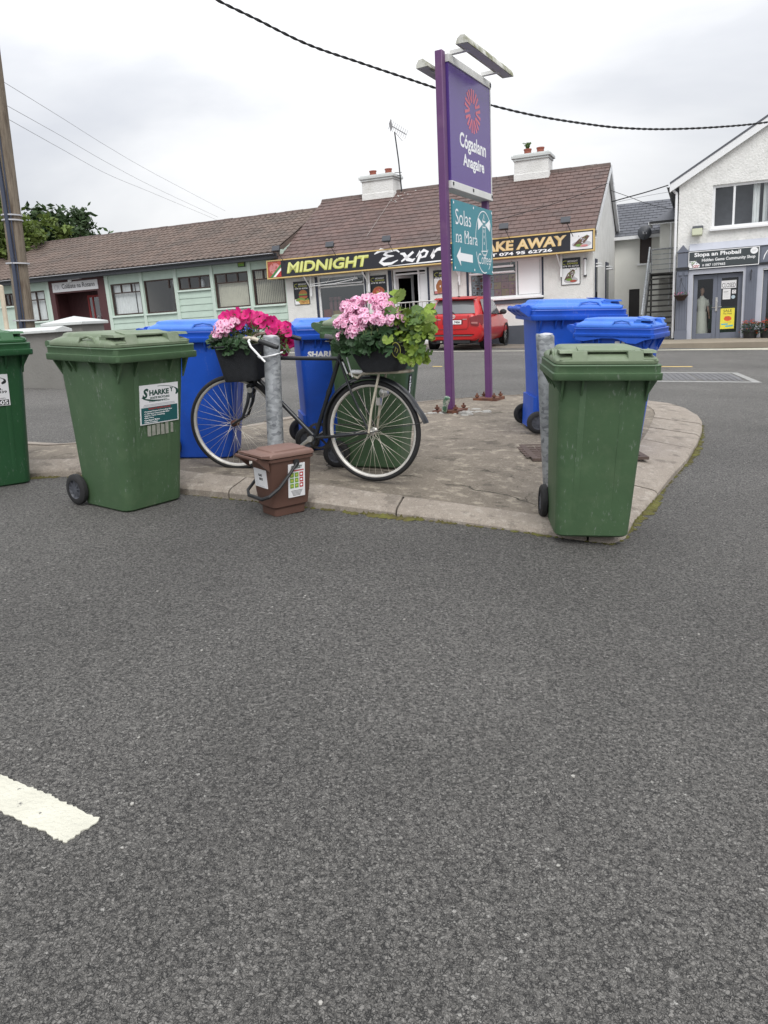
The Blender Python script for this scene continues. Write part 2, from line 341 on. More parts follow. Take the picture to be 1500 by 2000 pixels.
INKG = mat('dark_green_ink', (.006, .05, .035), .6, 0)
TEALI = mat('teal_ink', (.008, .085, .09), .5, 0)
REDI = mat('red_ink', (.42, .03, .03), .5, 0)
GREENI = mat('leaf_green_ink', (.16, .34, .05), .5, .2, 40)
PALEG = mat('pale_grey_ink', (.45, .45, .47), .6, 0)
PURPLE = mat('purple_paint', (.105, .035, .125), .45, .10, 5, .05, 50, col2=(.15, .07, .15), c2=(.58, .8))
PURPAN = mat('purple_sign_face', (.095, .050, .235), .22, .03, 2, spec=.6)
TEAL = mat('teal_sign_face', (.012, .20, .25), .28, .05, 2)
CORAL = mat('coral_vinyl', (.62, .14, .19), .4, .03)
WPAINT = mat('white_paint_metal', (.62, .62, .60), .5, .10, 6, col2=(.35, .34, .28), c2=(.55, .8))
WVINYL = mat('white_vinyl', (.82, .83, .84), .4, .0)
MOSSY = mat('mossy_white_metal', (.52, .52, .47), .6, .2, 9, .1, 30, col2=(.16, .16, .07), c2=(.45, .62))
RUST = mat('rusty_steel', (.10, .042, .028), .85, .35, 14, .3, 50, col2=(.20, .075, .035), c2=(.5, .7))
COVERM = mat('brown_worn_iron', (.085, .06, .05), .85, .25, 10, .3, 50)
CHAINM = mat('dark_oily_steel', (.045, .04, .036), .6, .3, 20, metal=.4)
BIKEBLK = mat('black_bike_enamel', (.016, .018, .021), .33, .25, 10, .05, 60, col2=(.05, .035, .025), c2=(.66, .8), c2s=22)
CHROME = mat('dull_chrome', (.55, .54, .51), .32, .12, 14, metal=.8, col2=(.24, .11, .05), c2=(.6, .75), c2s=24)
SPOKE = mat('spoke_steel', (.62, .58, .50), .4, .15, 40, metal=.5)
CREAM = mat('old_cream_paint', (.46, .42, .34), .6, .2, 14, col2=(.20, .12, .06), c2=(.55, .7))
BASKET = mat('black_mesh_basket', (.015, .017, .021), .8, .3, 30, .4, 160)
TIMBER = mat('weathered_timber', (.20, .165, .125), .9, .25, 5, .5, 30, col2=(.10, .075, .055), c2=(.45, .65), stretch=(6, 6, .6))
CABLE = mat('black_cable', (.016, .016, .018), .7, .1)
WIRE = mat('grey_wire', (.22, .22, .23), .7, .0)
WALLW = mat('white_roughcast', (.70, .70, .68), .9, .07, 2.5, .9, 26, col2=(.60, .60, .57), c2=(.5, .75))
WALLR = mat('white_pebbledash', (.72, .72, .70), .9, .10, 3, 1.0, 15, col2=(.60, .61, .58), c2=(.5, .72), c2s=9)
WALLS = mat('smooth_white_render', (.70, .70, .66), .85, .05, .9, .2, 30, col2=(.60, .60, .54), c2=(.55, .75))
PLINTH = mat('slate_grey_plinth_paint', (.075, .085, .105), .8, .10, 4, .2, 30)
MINT = mat('mint_green_paint', (.47, .58, .505), .7, .05, 3, .1, 30, col2=(.42, .52, .455), c2=(.5, .75))
MAROON = mat('maroon_boarding', (.075, .026, .028), .6, .15, 5, stretch=(9, 9, .6))
REDDOOR = mat('red_door_paint', (.30, .03, .03), .5, .1)
BRNFRAME = mat('dark_brown_frame', (.050, .030, .024), .55, .15, 8)
NAVY = mat('navy_paint', (.020, .026, .050), .5, .1)
PVC = mat('white_pvc', (.76, .77, .78), .35, .03)
GREYPVC = mat('grey_gutter_plastic', (.05, .055, .065), .5, .1)
TILE = mat('brown_concrete_tile', (.128, .094, .078), .85, .15, 1.2, .3, 40, island=.09, col2=(.088, .072, .062), c2=(.45, .7), c2s=1.0)
TILEF = mat('flat_brown_tile', (.118, .073, .063), .7, .10, 2, .2, 40, island=.13, col2=(.088, .062, .056), c2=(.45, .7), c2s=.8)
RIDGE = mat('dark_ridge_tile', (.085, .060, .052), .85, .3, 5, .4, 20, col2=(.25, .24, .21), c2=(.62, .75))
SLATE = mat('grey_slate', (.085, .09, .105), .7, .12, 3, .2, 30, island=.12)
POTRED = mat('terracotta', (.25, .075, .05), .8, .15, 8)
CURTAIN = mat('white_net_curtain', (.82, .82, .80), .9, .06, 5)
BLIND = mat('cream_vertical_blind', (.62, .58, .46), .8, .08, 4)
ROOM = mat('dim_toned_room', (.16, .145, .125), .9, .15, 1.5)  # indoor dimness is put into the lining colour
DARKROOM = mat('dark_toned_room', (.025, .025, .028), .9, .2, 2)  # unlit interior, its darkness put into the lining colour
GLASS = glass_mat('window_glass', (.88, .91, .92), .06)
GLASSD = glass_mat('dim_window_glass', (.50, .54, .57), .12)
SIGNBLK = mat('black_sign_face', (.012, .013, .020), .4, .1, 2)
SIGNYEL = mat('lime_yellow_vinyl', (.46, .47, .09), .4, .18, 3)
SIGNGLD = mat('gold_vinyl', (.62, .42, .15), .4, .1, 3)
GOLDTRIM = mat('gold_sign_trim', (.60, .43, .17), .45, .1, 4)
SHOPGREY = mat('shopfront_grey_paint', (.135, .150, .190), .55, .08, 3, .1, 30)
SHOPPALE = mat('pale_grey_trim_paint', (.42, .44, .50), .55, .06, 3)
SHOPSIGN = mat('charcoal_sign_face', (.045, .055, .060), .45, .05)
YELP = mat('yellow_paper', (.75, .66, .06), .6, .05, 6)
CARRED = mat('red_car_paint', (.47, .012, .014), .30, .03, 2, coat=.4)
CARGLASS = mat('car_glass', (.11, .115, .12), .08, .0, spec=.9)
TAILRED = mat('tail_light_red', (.17, .010, .014), .15, .1, 20, spec=.7)
SKIN = mat('mannequin_skin', (.42, .25, .17), .6, .03)
HAIR = mat('dark_brown_hair', (.03, .018, .012), .7, .2, 30)
DRESS = mat('cream_dress_cloth', (.66, .66, .57), .9, .07, 12, .1, 30)
LEAFD = translucent(mat('dark_geranium_leaf', (.030, .072, .026), .6, .2, 14, .2, 50, island=.35), (.03, .07, .03), .2)
LEAFL = translucent(mat('lime_trailing_leaf', (.165, .25, .030), .6, .25, 16, .1, 50, island=.42, col2=(.36, .40, .12), c2=(.56, .70), c2s=30), (.2, .3, .05), .3)
LEAFM = translucent(mat('mid_green_leaf', (.075, .135, .03), .6, .2, 16, island=.4), (.07, .13, .03), .25)
PINK = translucent(mat('pale_pink_petal', (.88, .54, .70), .6, .08, 30, island=.12), (.8, .4, .55), .25)
PINKD = translucent(mat('magenta_petal_blotch', (.50, .05, .22), .6, .1, 30, island=.2), (.5, .05, .2), .2)
MAGENTA = translucent(mat('magenta_petunia_petal', (.64, .022, .21), .55, .10, 20, island=.22), (.66, .02, .17), .25)
MAGD = mat('petunia_throat', (.27, .008, .07), .6, .1)
ORANGE = translucent(mat('orange_petal', (.62, .10, .035), .6, .1, 20, island=.2), (.6, .1, .03), .2)
STEM = mat('plant_stem', (.10, .13, .045), .7, .2)
TREEA = translucent(mat('olive_tree_leaf', (.105, .150, .030), .7, .2, 1.2, island=.45), (.08, .12, .02), .25)
TREEB = translucent(mat('dark_tree_leaf', (.042, .078, .026), .7, .2, 1.2, island=.45), (.03, .05, .02), .2)
BARK = mat('tree_bark', (.07, .055, .04), .9, .3, 6, .4, 20)
ROADW = mat('white_road_paint', (.52, .51, .43), .8, .09, 9, .5, 70, col2=(.15, .145, .135), c2=(.655, .70), c2s=26)
ROADY = mat('yellow_road_paint', (.55, .40, .14), .8, .15, 6)
MOSS = mat('kerb_moss', (.075, .065, .018), .95, .3, 12, .6, 60, col2=(.10, .10, .02), c2=(.45, .6))
IRON = mat('cast_iron', (.13, .13, .135), .7, .2, 9, .3, 60)
GREYWALL = mat('grey_wall_render', (.20, .195, .18), .9, .08, 1.3, .3, 24, col2=(.16, .15, .135), c2=(.5, .75))
COPING = mat('white_painted_coping', (.54, .56, .55), .8, .08, 5, .2, 30, col2=(.42, .42, .36), c2=(.58, .75))
PAVE = mat('tan_pavement_concrete', (.25, .215, .165), .9, .12, 2.5, .3, 40)
FOODS = [mat('bread_brown', (.34, .13, .045), .6, .2, 12), mat('meat_red', (.38, .075, .045), .6, .35, 10), mat('meat_pink', (.52, .20, .20), .6, .3, 14), mat('lettuce_print', (.16, .28, .06), .6, .3, 14), mat('chip_gold', (.55, .33, .11), .6, .3, 12), mat('kebab_brown', (.11, .055, .04), .6, .4, 16)]

# ------------------------------------------------------------------ the ground
def G(x, y):
    """height of the sloping forecourt and road"""
    xx = min(max(x, -7.0), 16.0)
    u = min(max((7.2 - y) / 2.6, 0), 1); u = u * u * (3 - 2 * u)      # the forecourt dips towards the near corner of the island
    return .12 - .052 * xx + .022 * min(max(y, -6), 9) + .0064 * max(0, min(y, 25) - 9) - .05 * min(max(x, -.6), 1.8) * u
def KHF(x, y):
    """kerb height: nearly dropped at the near corner"""
    d = math.hypot(x - 1.3, y - 4.3); return .10 - .05 * max(0, 1 - d / 1.7) ** .7
GN = Vector((.052, -.022, 1)).normalized()      # its normal round the island
def ground_grid(xs, ys, dz=0):
    vs = [(x, y, G(x, y) + dz) for y in ys for x in xs]; n = len(xs)
    return vs, [(j * n + i, j * n + i + 1, (j + 1) * n + i + 1, (j + 1) * n + i) for j in range(len(ys) - 1) for i in range(n - 1)]
b = MB(); b.add(*ground_grid([-160, -60, -25, -12, -7, -4, -2, -1.2, -.9, -.6] + [-.3 + .3 * k for k in range(8)] + [2.1, 2.6, 4, 8, 12, 16, 30, 70, 160], [-8, -2, 1, 2.5, 3.5, 4, 4.3, 4.6] + [4.8 + .2 * k for k in range(13)] + [8, 9, 13, 18, 25, 40, 80, 300]))
tag(b.build('ground', ASPH, smooth=0), kind='structure')

F_OUT = [(-6.4, 7.6), (-4.6, 6.55), (-3.4, 6.0), (-2.668, 5.796), (-2.347, 5.846), (-1.366, 5.181), (-0.913, 4.983), (-0.524, 4.805), (-0.066, 4.676), (0.373, 4.557), (0.760, 4.428), (1.012, 4.319), (1.176, 4.259), (1.299, 4.219), (1.420, 4.348), (1.601, 4.725), (2.100, 5.539), (2.562, 6.263), (2.854, 6.798), (3.136, 7.373), (3.335, 7.849), (3.457, 8.246), (3.538, 8.772), (3.511, 9.169), (3.15, 9.85), (2.6, 10.12), (1.9, 10.2)]
#old [(-6.4, 7.6), (-4.6, 6.55), (-3.4, 5.95), (-2.70, 5.82), (-2.2, 5.62), (-1.397, 5.30), (-.939, 5.13), (-.535, 4.93), (-.066, 4.70), (.369, 4.507), (.743, 4.328), (.979, 4.19), (1.14, 4.10), (1.255, 4.08), (1.36, 4.17), (1.517, 4.47), (2.014, 5.28), (2.521, 6.12), (2.85, 6.70), (3.116, 7.30), (3.31, 7.80), (3.42, 8.2), (3.50, 8.75), (3.46, 9.25), (3.30, 9.62), (3.0, 9.95), (2.5, 10.15), (1.9, 10.2)]
B_OUT = [(1.514, 10.15), (.609, 9.714), (-.2, 9.05), (-.972, 8.45), (-1.402, 7.9), (-2.0, 7.3), (-2.887, 7.0), (-3.6, 7.25), (-4.6, 7.75), (-6.4, 8.8)]
ring = F_OUT + B_OUT
def inset(poly, d):
    out = []; n = len(poly)
    for i in range(n):
        p0, p, p1 = Vector(poly[i - 1]), Vector(poly[i]), Vector(poly[(i + 1) % n])
        a = (p - p0).normalized(); c = (p1 - p).normalized(); na = Vector((-a.y, a.x)); nc = Vector((-c.y, c.x)); q = (na + nc)
        q = q.normalized() / max(.5, q.normalized().dot(na)); dd = d(i) if callable(d) else d
        out.append((p.x + q.x * dd, p.y + q.y * dd))
    return out
def kw(i): return .22 if i < 11 else (.22 + .24 * min(1, (i - 11) / 8.) if i < 24 else .3)
inner = inset(ring, kw)
KH = .10
b = MB()
from mathutils.geometry import delaunay_2d_cdt
def inside(x, y, poly):
    c = False; j = len(poly) - 1
    for i in range(len(poly)):
        if (poly[i][1] > y) != (poly[j][1] > y) and x < (poly[j][0] - poly[i][0]) * (y - poly[i][1]) / (poly[j][1] - poly[i][1]) + poly[i][0]: c = not c
        j = i
    return c
edge_ = []
for i in range(len(inner)):
    p, q = Vector(inner[i]), Vector(inner[(i + 1) % len(inner)]); k = max(1, int((q - p).length / .25)); edge_ += [p.lerp(q, j / k) for j in range(k)]
pts_ = edge_ + [Vector((x * .22, y * .22)) for x in range(-30, 20) for y in range(17, 50) if inside(x * .22, y * .22, inner)]
cd = delaunay_2d_cdt(pts_, [], [list(range(len(edge_)))], 1, 1e-4)
b.add([(v.x, v.y, G(v.x, v.y) + KHF(v.x, v.y) - .004 + .003 * math.sin(v.x * 3) * math.sin(v.y * 2.6)) for v in cd[0]], [tuple(f) for f in cd[2]])
tag(b.build('island_paving', CONC, smooth=180), kind='structure')
# kerb stones with open joints
b = MB(); n = len(ring)
per = []; 
for i in range(n):
    p, q = Vector(ring[i]), Vector(ring[(i + 1) % n]); pi, qi = Vector(inner[i]), Vector(inner[(i + 1) % n])
    m = max(1, int((q - p).length / .12))
    for k in range(m): per.append((p.lerp(q, k / m), pi.lerp(qi, k / m)))
acc = 0; stone = []; lim = 1.15
def flush(st):
    if len(st) < 2: return
    rows = []
    jz = random.uniform(-.005, .005)
    for o, i_ in st:
        g = G(o.x, o.y); dirv = (i_ - o).normalized(); g2 = G(i_.x, i_.y)
        c1 = o + dirv * .016; c2 = o + dirv * .04; kh = KHF(o.x, o.y); e1 = kh * .62
        rows.append([(o.x, o.y, g - .05), (o.x, o.y, g + e1 - .022 + jz), (c1.x, c1.y, g + e1 - .004 + jz), (c2.x, c2.y, g + e1 + .005 + jz), (i_.x, i_.y, g2 + KHF(i_.x, i_.y) + .004 + jz), (i_.x, i_.y, g2 - .05)])
    b.loft(rows)
for k in range(len(per) + 1):
    cur = per[k % len(per)]
    if stone: acc += (cur[0] - stone[-1][0]).length
    stone.append(cur)
    tip = cur[0].y < 10 and cur[0].x > 1.4
    if acc > (.62 if tip else 1.15):
        o2, i2 = stone[-1]; d = (stone[-2][0] - o2).normalized() * .012
        stone[-1] = (o2 + d, i2 + d); flush(stone); stone = [cur]; acc = 0
flush(stone)
tag(b.build('kerb', KERB, smooth=40), kind='structure')
# moss in the channel along the kerb
b = MB(); random.seed(3)
for k in range(len(per) - 1):
    o, i_ = per[k]; o2, _ = per[k + 1]
    if o.x < -6 or o.y > 9.3: continue
    for _k in range(9):
        p = o.lerp(o2, random.random()); dv = (i_ - o).normalized(); thick = max(0, math.sin(p.x * 3.1 + p.y * 1.7) * .5 + math.sin(p.x * 7.7 + 1) * .3 + .35)
        wd = random.uniform(.005, .042) * (.35 + thick)
        if random.random() > .5 + .6 * thick: continue
        c = p - dv * wd * .42; g = G(c.x, c.y); r = wd * .8 + .006; hgt = random.uniform(.004, .016) * (.5 + thick)
        pts = [(c.x + r * math.cos(a) * random.uniform(.7, 1.3), c.y + r * math.sin(a) * random.uniform(.7, 1.3), g + .001) for a in [j * math.pi / 3 for j in range(6)]]
        b.add(pts + [(c.x + dv.x * .004, c.y + dv.y * .004, g + hgt)], [(j, (j + 1) % 6, 6) for j in range(6)])
for k in range(0):
    pass
tag(b.build('kerb_moss', MOSS, smooth=0), 'olive moss growing in the channel along the island kerb', 'moss', kind='stuff')
# road paint
def sheet(name, poly, m, dz=.004, jag=0, sub=.05):
    pts = []
    for i in range(len(poly)):
        p, q = Vector(poly[i]), Vector(poly[(i + 1) % len(poly)]); L_ = (q - p).length; k = max(1, int(L_ / sub)); nn = Vector((-(q - p).y, (q - p).x)).normalized()
        for j in range(k): c = p.lerp(q, j / k) + nn * (random.uniform(-jag, jag) * (1 if random.random() < .75 else 1.9) + jag * .9 * math.sin(j * .31 + i) * math.sin(j * .117)); pts.append((c.x, c.y))
    b = MB(); b.loft([[(x, y, G(x, y) - .004) for x, y in pts], [(x, y, G(x, y) + dz) for x, y in pts]], c0=False)
    return tag(b.build(name, m, smooth=0), kind='structure')
random.seed(5)
sheet('road_marking', [(-1.850, 2.365), (-0.784, 1.740), (-0.840, 1.651), (-1.906, 2.275)], ROADW, .003, .0035, .008)
sheet('road_edge_line', [(-6, 22.72), (3.318, 22.02), (10.67, 21.08), (22, 19.6), (22, 19.72), (10.67, 21.22), (3.318, 22.16), (-6, 22.86)], ROADW, .005, .012, .3)
for i in range(-2, 8):
    x0 = -2.1 + i * 2.9 - .05; 
    if i in (0,): continue
    x0 = 5.62 + (i - 3) * 4.4
    y = lambda x: 16.42 - (x - .971) * .187
    if x0 < -8 or x0 > 20: continue
    ln = .72 if i != 2 else .2
    sheet('centre_line_dash', [(x0, y(x0)), (x0 + ln, y(x0 + ln)), (x0 + ln, y(x0 + ln) + .13), (x0, y(x0) + .13)], ROADY, .005, .01, .1)
# loose light chippings
b = MB(); random.seed(12)
for k in range(100):
    x, y = random.uniform(-3.2, 3.4), random.uniform(1.1, 6.5)
    if y > 3.9 and -3 < x < 3.3: continue
    r = random.uniform(.0025, .0065) * (1 if random.random() < .93 else 1.7); g = G(x, y)
    b.loft([[(x + r * math.cos(a) * random.uniform(.6, 1.2), y + r * math.sin(a) * random.uniform(.6, 1.2), g + dz) for a in [j * math.pi / 3 for j in range(6)]] for dz in (0, r * .6)])
tag(b.build('gravel', mat('pale_chipping', (.33, .32, .295), .8, .2, 9), smooth=0), 'pale stone chippings lying loose on the dark asphalt', 'gravel', kind='stuff')
# pavement in front of the shop and the take-away
FA = R_(-22.5); FX = Vector((math.cos(FA), math.sin(FA))); FY = Vector((-math.sin(FA), math.cos(FA)))
def fac(x, y, O=(7.1, 25.32)): return (O[0] + FX.x * x + FY.x * y, O[1] + FX.y * x + FY.y * y)
b = MB(); q = [fac(.6, -2.0), fac(24, -2.0), fac(24, .9), fac(.6, .9)]
b.loft([[(x, y, G(x, y) - .1) for x, y in q], [(x, y, G(x, y) + .085) for x, y in q]]); tag(b.build('pavement', PAVE, bevel=.02), kind='structure')
b = MB(); q = [fac(-12, -3.2), fac(.4, -2.6), fac(.4, 8), fac(-12, 8)]
b.loft([[(x, y, G(x, y) - .1) for x, y in q], [(x, y, G(x, y) + .012) for x, y in q]]); tag(b.build('forecourt_paving', mat('stained_forecourt', (.17, .15, .125), .9, .2, 2, .3, 40), smooth=0), kind='structure')
# chamber covers
r = empty('chamber_cover', (5.38, 13.2, G(5.45, 13.2)), None, 'grey rectangular double chamber cover set in the road', 'drain cover')
r.matrix_world = frame((5.45, 13.2, G(5.45, 13.2)), Vector((1, -.05, -.052)).normalized(), Vector((.42, .90, -.01)).normalized(), Vector((.052, -.02, 1)).normalized())
b = MB()
for x0, x1, y0, y1 in ((-.86, .86, -.92, -.78), (-.86, .86, .78, .92), (-.86, -.74, -.78, .78), (.74, .86, -.78, .78)): b.box(x0, y0, -.02, x1, y1, .006)
b.build('frame', mat('pale_cast_concrete', (.26, .26, .25), .9, .15, 8), r, smooth=0)
for s in (-1, 1):
    b = MB(); cx = s * .36; b.box(cx - .34, -.76, -.02, cx + .34, .76, .002)
    for i in range(7):
        for j in range(9): b.box(cx - .31 + i * .09, -.72 + j * .162, .002, cx - .31 + i * .09 + .055, -.72 + j * .162 + .12, .008)
    b.build('cover_plate', IRON, r, smooth=0)
cz = G(1.75, 6.35) + KH
r = empty('manhole_cover', None, None, 'rusty brown square cover set in the island beneath the blue bins', 'drain cover', mat=frame((1.65, 6.22, cz), Vector((1, 0, -.052)).normalized(), Vector((0, 1, .022)).normalized(), GN))
b = MB()
for x0, x1, y0, y1 in ((-.46, .46, -.30, -.25), (-.46, .46, .25, .30), (-.46, -.41, -.25, .25), (.41, .46, -.25, .25)): b.box(x0, y0, -.01, x1, y1, .012)
b.build('frame', COVERM, r, smooth=0)
b = MB(); b.box(-.40, -.24, -.01, .40, .24, .006)
for i in range(10):
    for j in range(6): b.box(-.43 + i * .078, -.22 + j * .075, .006, -.54 + i * .078 + .045, -.22 + j * .075 + .045, .011)
b.build('cover_plate', COVERM, r, smooth=0)

# ------------------------------------------------------------------ walls with openings, windows
def holes_wall(b, x0, x1, z0, z1, holes, y=0., depth=.14, m=None, mr=None):
    xs = sorted({x0, x1, *[h[0] for h in holes], *[h[1] for h in holes]}); zs = sorted({z0, z1, *[h[2] for h in holes], *[h[3] for h in holes]})
    xs = [x for x in xs if x0 <= x <= x1]; zs = [z for z in zs if z0 <= z <= z1]
    for i in range(len(xs) - 1):
        for j in range(len(zs) - 1):
            cx, cz = (xs[i] + xs[i + 1]) / 2, (zs[j] + zs[j + 1]) / 2
            if any(h[0] < cx < h[1] and h[2] < cz < h[3] for h in holes): continue
            b.quad([(xs[i], y, zs[j]), (xs[i + 1], y, zs[j]), (xs[i + 1], y, zs[j + 1]), (xs[i], y, zs[j + 1])], m)
    for a, c, d, e_ in holes:
        b.quad([(a, y, d), (a, y, e_), (a, y + depth, e_), (a, y + depth, d)][::-1], mr or m); b.quad([(c, y, d), (c, y, e_), (c, y + depth, e_), (c, y + depth, d)], mr or m)
        b.quad([(a, y, d), (c, y, d), (c, y + depth, d), (a, y + depth, d)][::-1], mr or m); b.quad([(a, y, e_), (c, y, e_), (c, y + depth, e_), (a, y + depth, e_)], mr or m)
def frame_boxes(b, x0, x1, z0, z1, t, y0, y1, m=None, mull=(), trans=()):
    b.box(x0, y0, z0, x1, y1, z0 + t, m); b.box(x0, y0, z1 - t, x1, y1, z1, m); b.box(x0, y0, z0 + t, x0 + t, y1, z1 - t, m); b.box(x1 - t, y0, z0 + t, x1, y1, z1 - t, m)
    for q, a, c in mull: b.box(q - t * .4, y0 + .002, a, q + t * .4, y1 - .002, c, m)
    for q, a, c in trans: b.box(a, y0 + .004, q - t * .4, c, y1 - .004, q + t * .4, m)
def room(b, x0, x1, z0, z1, y0, d, m=None):
    """open-fronted room behind an opening"""
    b.quad([(x0, y0 + d, z0), (x1, y0 + d, z0), (x1, y0 + d, z1), (x0, y0 + d, z1)], m)
    b.quad([(x0, y0, z0), (x0, y0 + d, z0), (x0, y0 + d, z1), (x0, y0, z1)], m); b.quad([(x1, y0, z0), (x1, y0 + d, z0), (x1, y0 + d, z1), (x1, y0, z1)], m)
    b.quad([(x0, y0, z0), (x1, y0, z0), (x1, y0 + d, z0), (x0, y0 + d, z0)], m); b.quad([(x0, y0, z1), (x1, y0, z1), (x1, y0 + d, z1), (x0, y0 + d, z1)], m)
def curtain(b, x0, x1, z0, z1, y, amp=.02, wl=.09, m=None, pinch=0):
    n = max(6, int((x1 - x0) / wl * 6))
    def fn(u, v):
        x = x0 + (x1 - x0) * u; 
        if pinch: x = x + pinch * (1 - v) * (1 - u)
        return (x, y + amp * math.sin(u * (x1 - x0) / wl * 2 * math.pi + math.sin(u * 9)), z0 + (z1 - z0) * v)
    b.grid(fn, n, 3, m)
def roof_tiles(b, x0, x1, p0, p1, rows, cols, wave=0.0, lift=.022, jit=.004, seg=4, x0t=None, x1t=None, m=None):
    """slope from (y,z) p0 (eaves) to p1 (ridge); every row laps the one below"""
    y0, z0 = p0; y1, z1 = p1; ln = math.hypot(y1 - y0, z1 - z0); ny, nz = -(z1 - z0) / ln, (y1 - y0) / ln
    x0t = x0 if x0t is None else x0t; x1t = x1 if x1t is None else x1t
    for r in range(rows):
        a, c = r / rows, (r + 1.06) / rows
        xa0 = x0 + (x0t - x0) * (r + .5) / rows; xa1 = x1 + (x1t - x1) * (r + .5) / rows
        w_ = (x1 - x0) / cols; off = (r % 2) * w_ / 2
        xx = xa0
        k = 0
        while xx < xa1 - .01:
            nx = min(xa1, x0 + off + w_ * (math.floor((xx - x0 - off) / w_ + 1e-6) + 1)); g = .0 if wave else .007
            if nx - xx < .012: xx = nx + 1e-4; continue
            j = random.uniform(-jit, jit); sg = seg if wave else 1; lo = []; hi = []; fr = []
            for s in range(sg + 1):
                x = xx + g + (nx - xx - 2 * g) * s / sg; h = wave * (.5 + .5 * math.cos((x - x0) / w_ * 2 * math.pi)) if wave else 0
                for lst, tt, up_ in ((lo, a, lift + j + h), (hi, c, .002 + h), (fr, a, 0)):
                    lst.append((x, y0 + (y1 - y0) * tt + ny * up_, z0 + (z1 - z0) * tt + nz * up_))
            base = [*lo, *hi, *fr]; q = sg + 1
            b.add(base, [(s, s + 1, q + s + 1, q + s) for s in range(sg)] + [(2 * q + s, 2 * q + s + 1, s + 1, s) for s in range(sg)], m)
            xx = nx + 1e-5
FM = T(7.1, 25.32, 0) @ RZ(-22.5)     # facade frame of both long buildings: +x to the right, +y into the building
FMS = T(10.5, 24.6, 0) @ RZ(-22.5)    # the shop's own frame
def window(par, x0, x1, z0, z1, fm, y=0., t=.06, rec=.08, mull=(), trans=(), glass=None, rm=None, rd=.9, sill=None, sm=None, cur=None, name='window'):
    """a window as a part of its building: frame, pane, curtain, sill, dim room behind"""
    b = MB(); frame_boxes(b, x0, x1, z0, z1, t, y + rec - .03, y + rec + .04, fm, [(q, a or z0 + t, c or z1 - t) for q, a, c in mull], [(q, a or x0 + t, c or x1 - t) for q, a, c in trans])
    o = b.build(name, fm, par, smooth=0)
    b = MB(); b.quad([(x0 + t, y + rec + .01, z0 + t), (x1 - t, y + rec + .01, z0 + t), (x1 - t, y + rec + .01, z1 - t), (x0 + t, y + rec + .01, z1 - t)]); b.build('pane', glass or GLASS, o, smooth=0)
    b = MB(); room(b, x0 + .002, x1 - .002, z0 + .002, z1 - .002, y + rec + .045, rd); b.build('room_lining', rm or ROOM, o, smooth=0)
    if cur:
        b = MB()
        for q in cur: curtain(b, *q[:4], y + rec + q[4], *q[5:])
        b.build('curtain', None, o, smooth=180)
    if sill:
        b = MB(); b.box(x0 - .06, y - sill, z0 - .07, x1 + .06, y + .05, z0 - .004); b.build('sill', sm or fm, o, bevel=.008)
    return o

# ---------------------------------------------------------------- white take-away building
random.seed(21)
tk = empty('takeaway_building', None, None, 'long white roughcast cottage with brown tiled roof and two white chimneys', 'building', mat=FM)
H1 = [(-9.70, -7.86, 1.36, 2.88), (-6.82, -5.52, .42, 2.88), (-4.06, -1.62, 1.70, 2.88)]
b = MB(); holes_wall(b, -11, 0, -.6, 3.62, H1, 0, .16)
b.quad([(0, 0, -.6), (0, 8, -.6), (0, 8, 3.4), (0, 4, 5.85), (0, 0, 3.6)]); b.quad([(-11, 0, -.6), (-11, 0, 3.6), (-11, 4, 5.85), (-11, 8, 3.4), (-11, 8, -.6)]); b.quad([(-11, 8, -.6), (-11, 8, 3.4), (0, 8, 3.4), (0, 8, -.6)])
b.build('wall', WALLW, tk, smooth=0)
b = MB(); b.box(-11.02, -.03, -.6, -6.82, 0, .78); b.box(-5.52, -.03, -.6, .03, 0, .78); b.box(.0, 0.0, -.6, .03, 8, .78); b.build('plinth', PLINTH, tk, smooth=0)
b = MB(); roof_tiles(b, -11.12, .10, (-.38, 3.56), (4, 6.0), 17, 38, lift=.022, jit=.004)
b.quad([(-11.12, 4, 6.0), (.10, 4, 6.0), (.10, 8.4, 3.4), (-11.12, 8.4, 3.4)]); b.quad([(-11.12, -.36, 3.54), (.10, -.36, 3.54), (.10, 4, 5.97), (-11.12, 4, 5.97)])
rf = b.build('roof', TILEF, tk, smooth=0)
b = MB()
x = -11.14
while x < .1:
    x2 = min(x + .45, .12); j = random.uniform(-.006, .006); b.lathe([(.13, 0), (.125, .43)], None, T(x, 4, 5.955 + j) @ RY(90), 10, 90, 270) if 0 else b.loft([[(xx, 4 - .15, 5.93 + j), (xx, 4 - .07, 6.035 + j), (xx, 4, 6.065 + j), (xx, 4.07, 6.035 + j), (xx, 4.15, 5.93 + j)] for xx in (x, x2 - .012)], close=False, c0=False, c1=False); x = x2
b.build('ridge_tiles', RIDGE, rf, smooth=50)
b = MB(); P0, P1 = Vector((.115, -.40, 3.50)), Vector((.115, 4, 5.965)); P2 = Vector((.115, 8.4, 3.38))
for a, c in ((P0, P1), (P1, P2)): b.quad([a, a + Vector((0, 0, -.2)), c + Vector((0, 0, -.2)), c]); b.quad([a + Vector((.03, 0, .03)), a + Vector((.03, 0, -.2)), c + Vector((.03, 0, -.2)), c + Vector((.03, 0, .03))]); b.quad([a + Vector((0, 0, -.2)), a + Vector((.03, 0, -.2)), c + Vector((.03, 0, -.2)), c + Vector((0, 0, -.2))]); b.quad([a + Vector((0, 0, .0)), a + Vector((.03, 0, .03)), c + Vector((.03, 0, .03)), c])
for xx in (.03,):
    b.quad([(xx, -.38, 3.36), (xx + .085, -.38, 3.36), (xx + .085, 4, 5.8), (xx, 4, 5.8)]); b.quad([(xx, 4, 5.8), (xx + .085, 4, 5.8), (xx + .085, 8.4, 3.2), (xx, 8.4, 3.2)])
b.build('barge_board', PVC, tk, smooth=0)
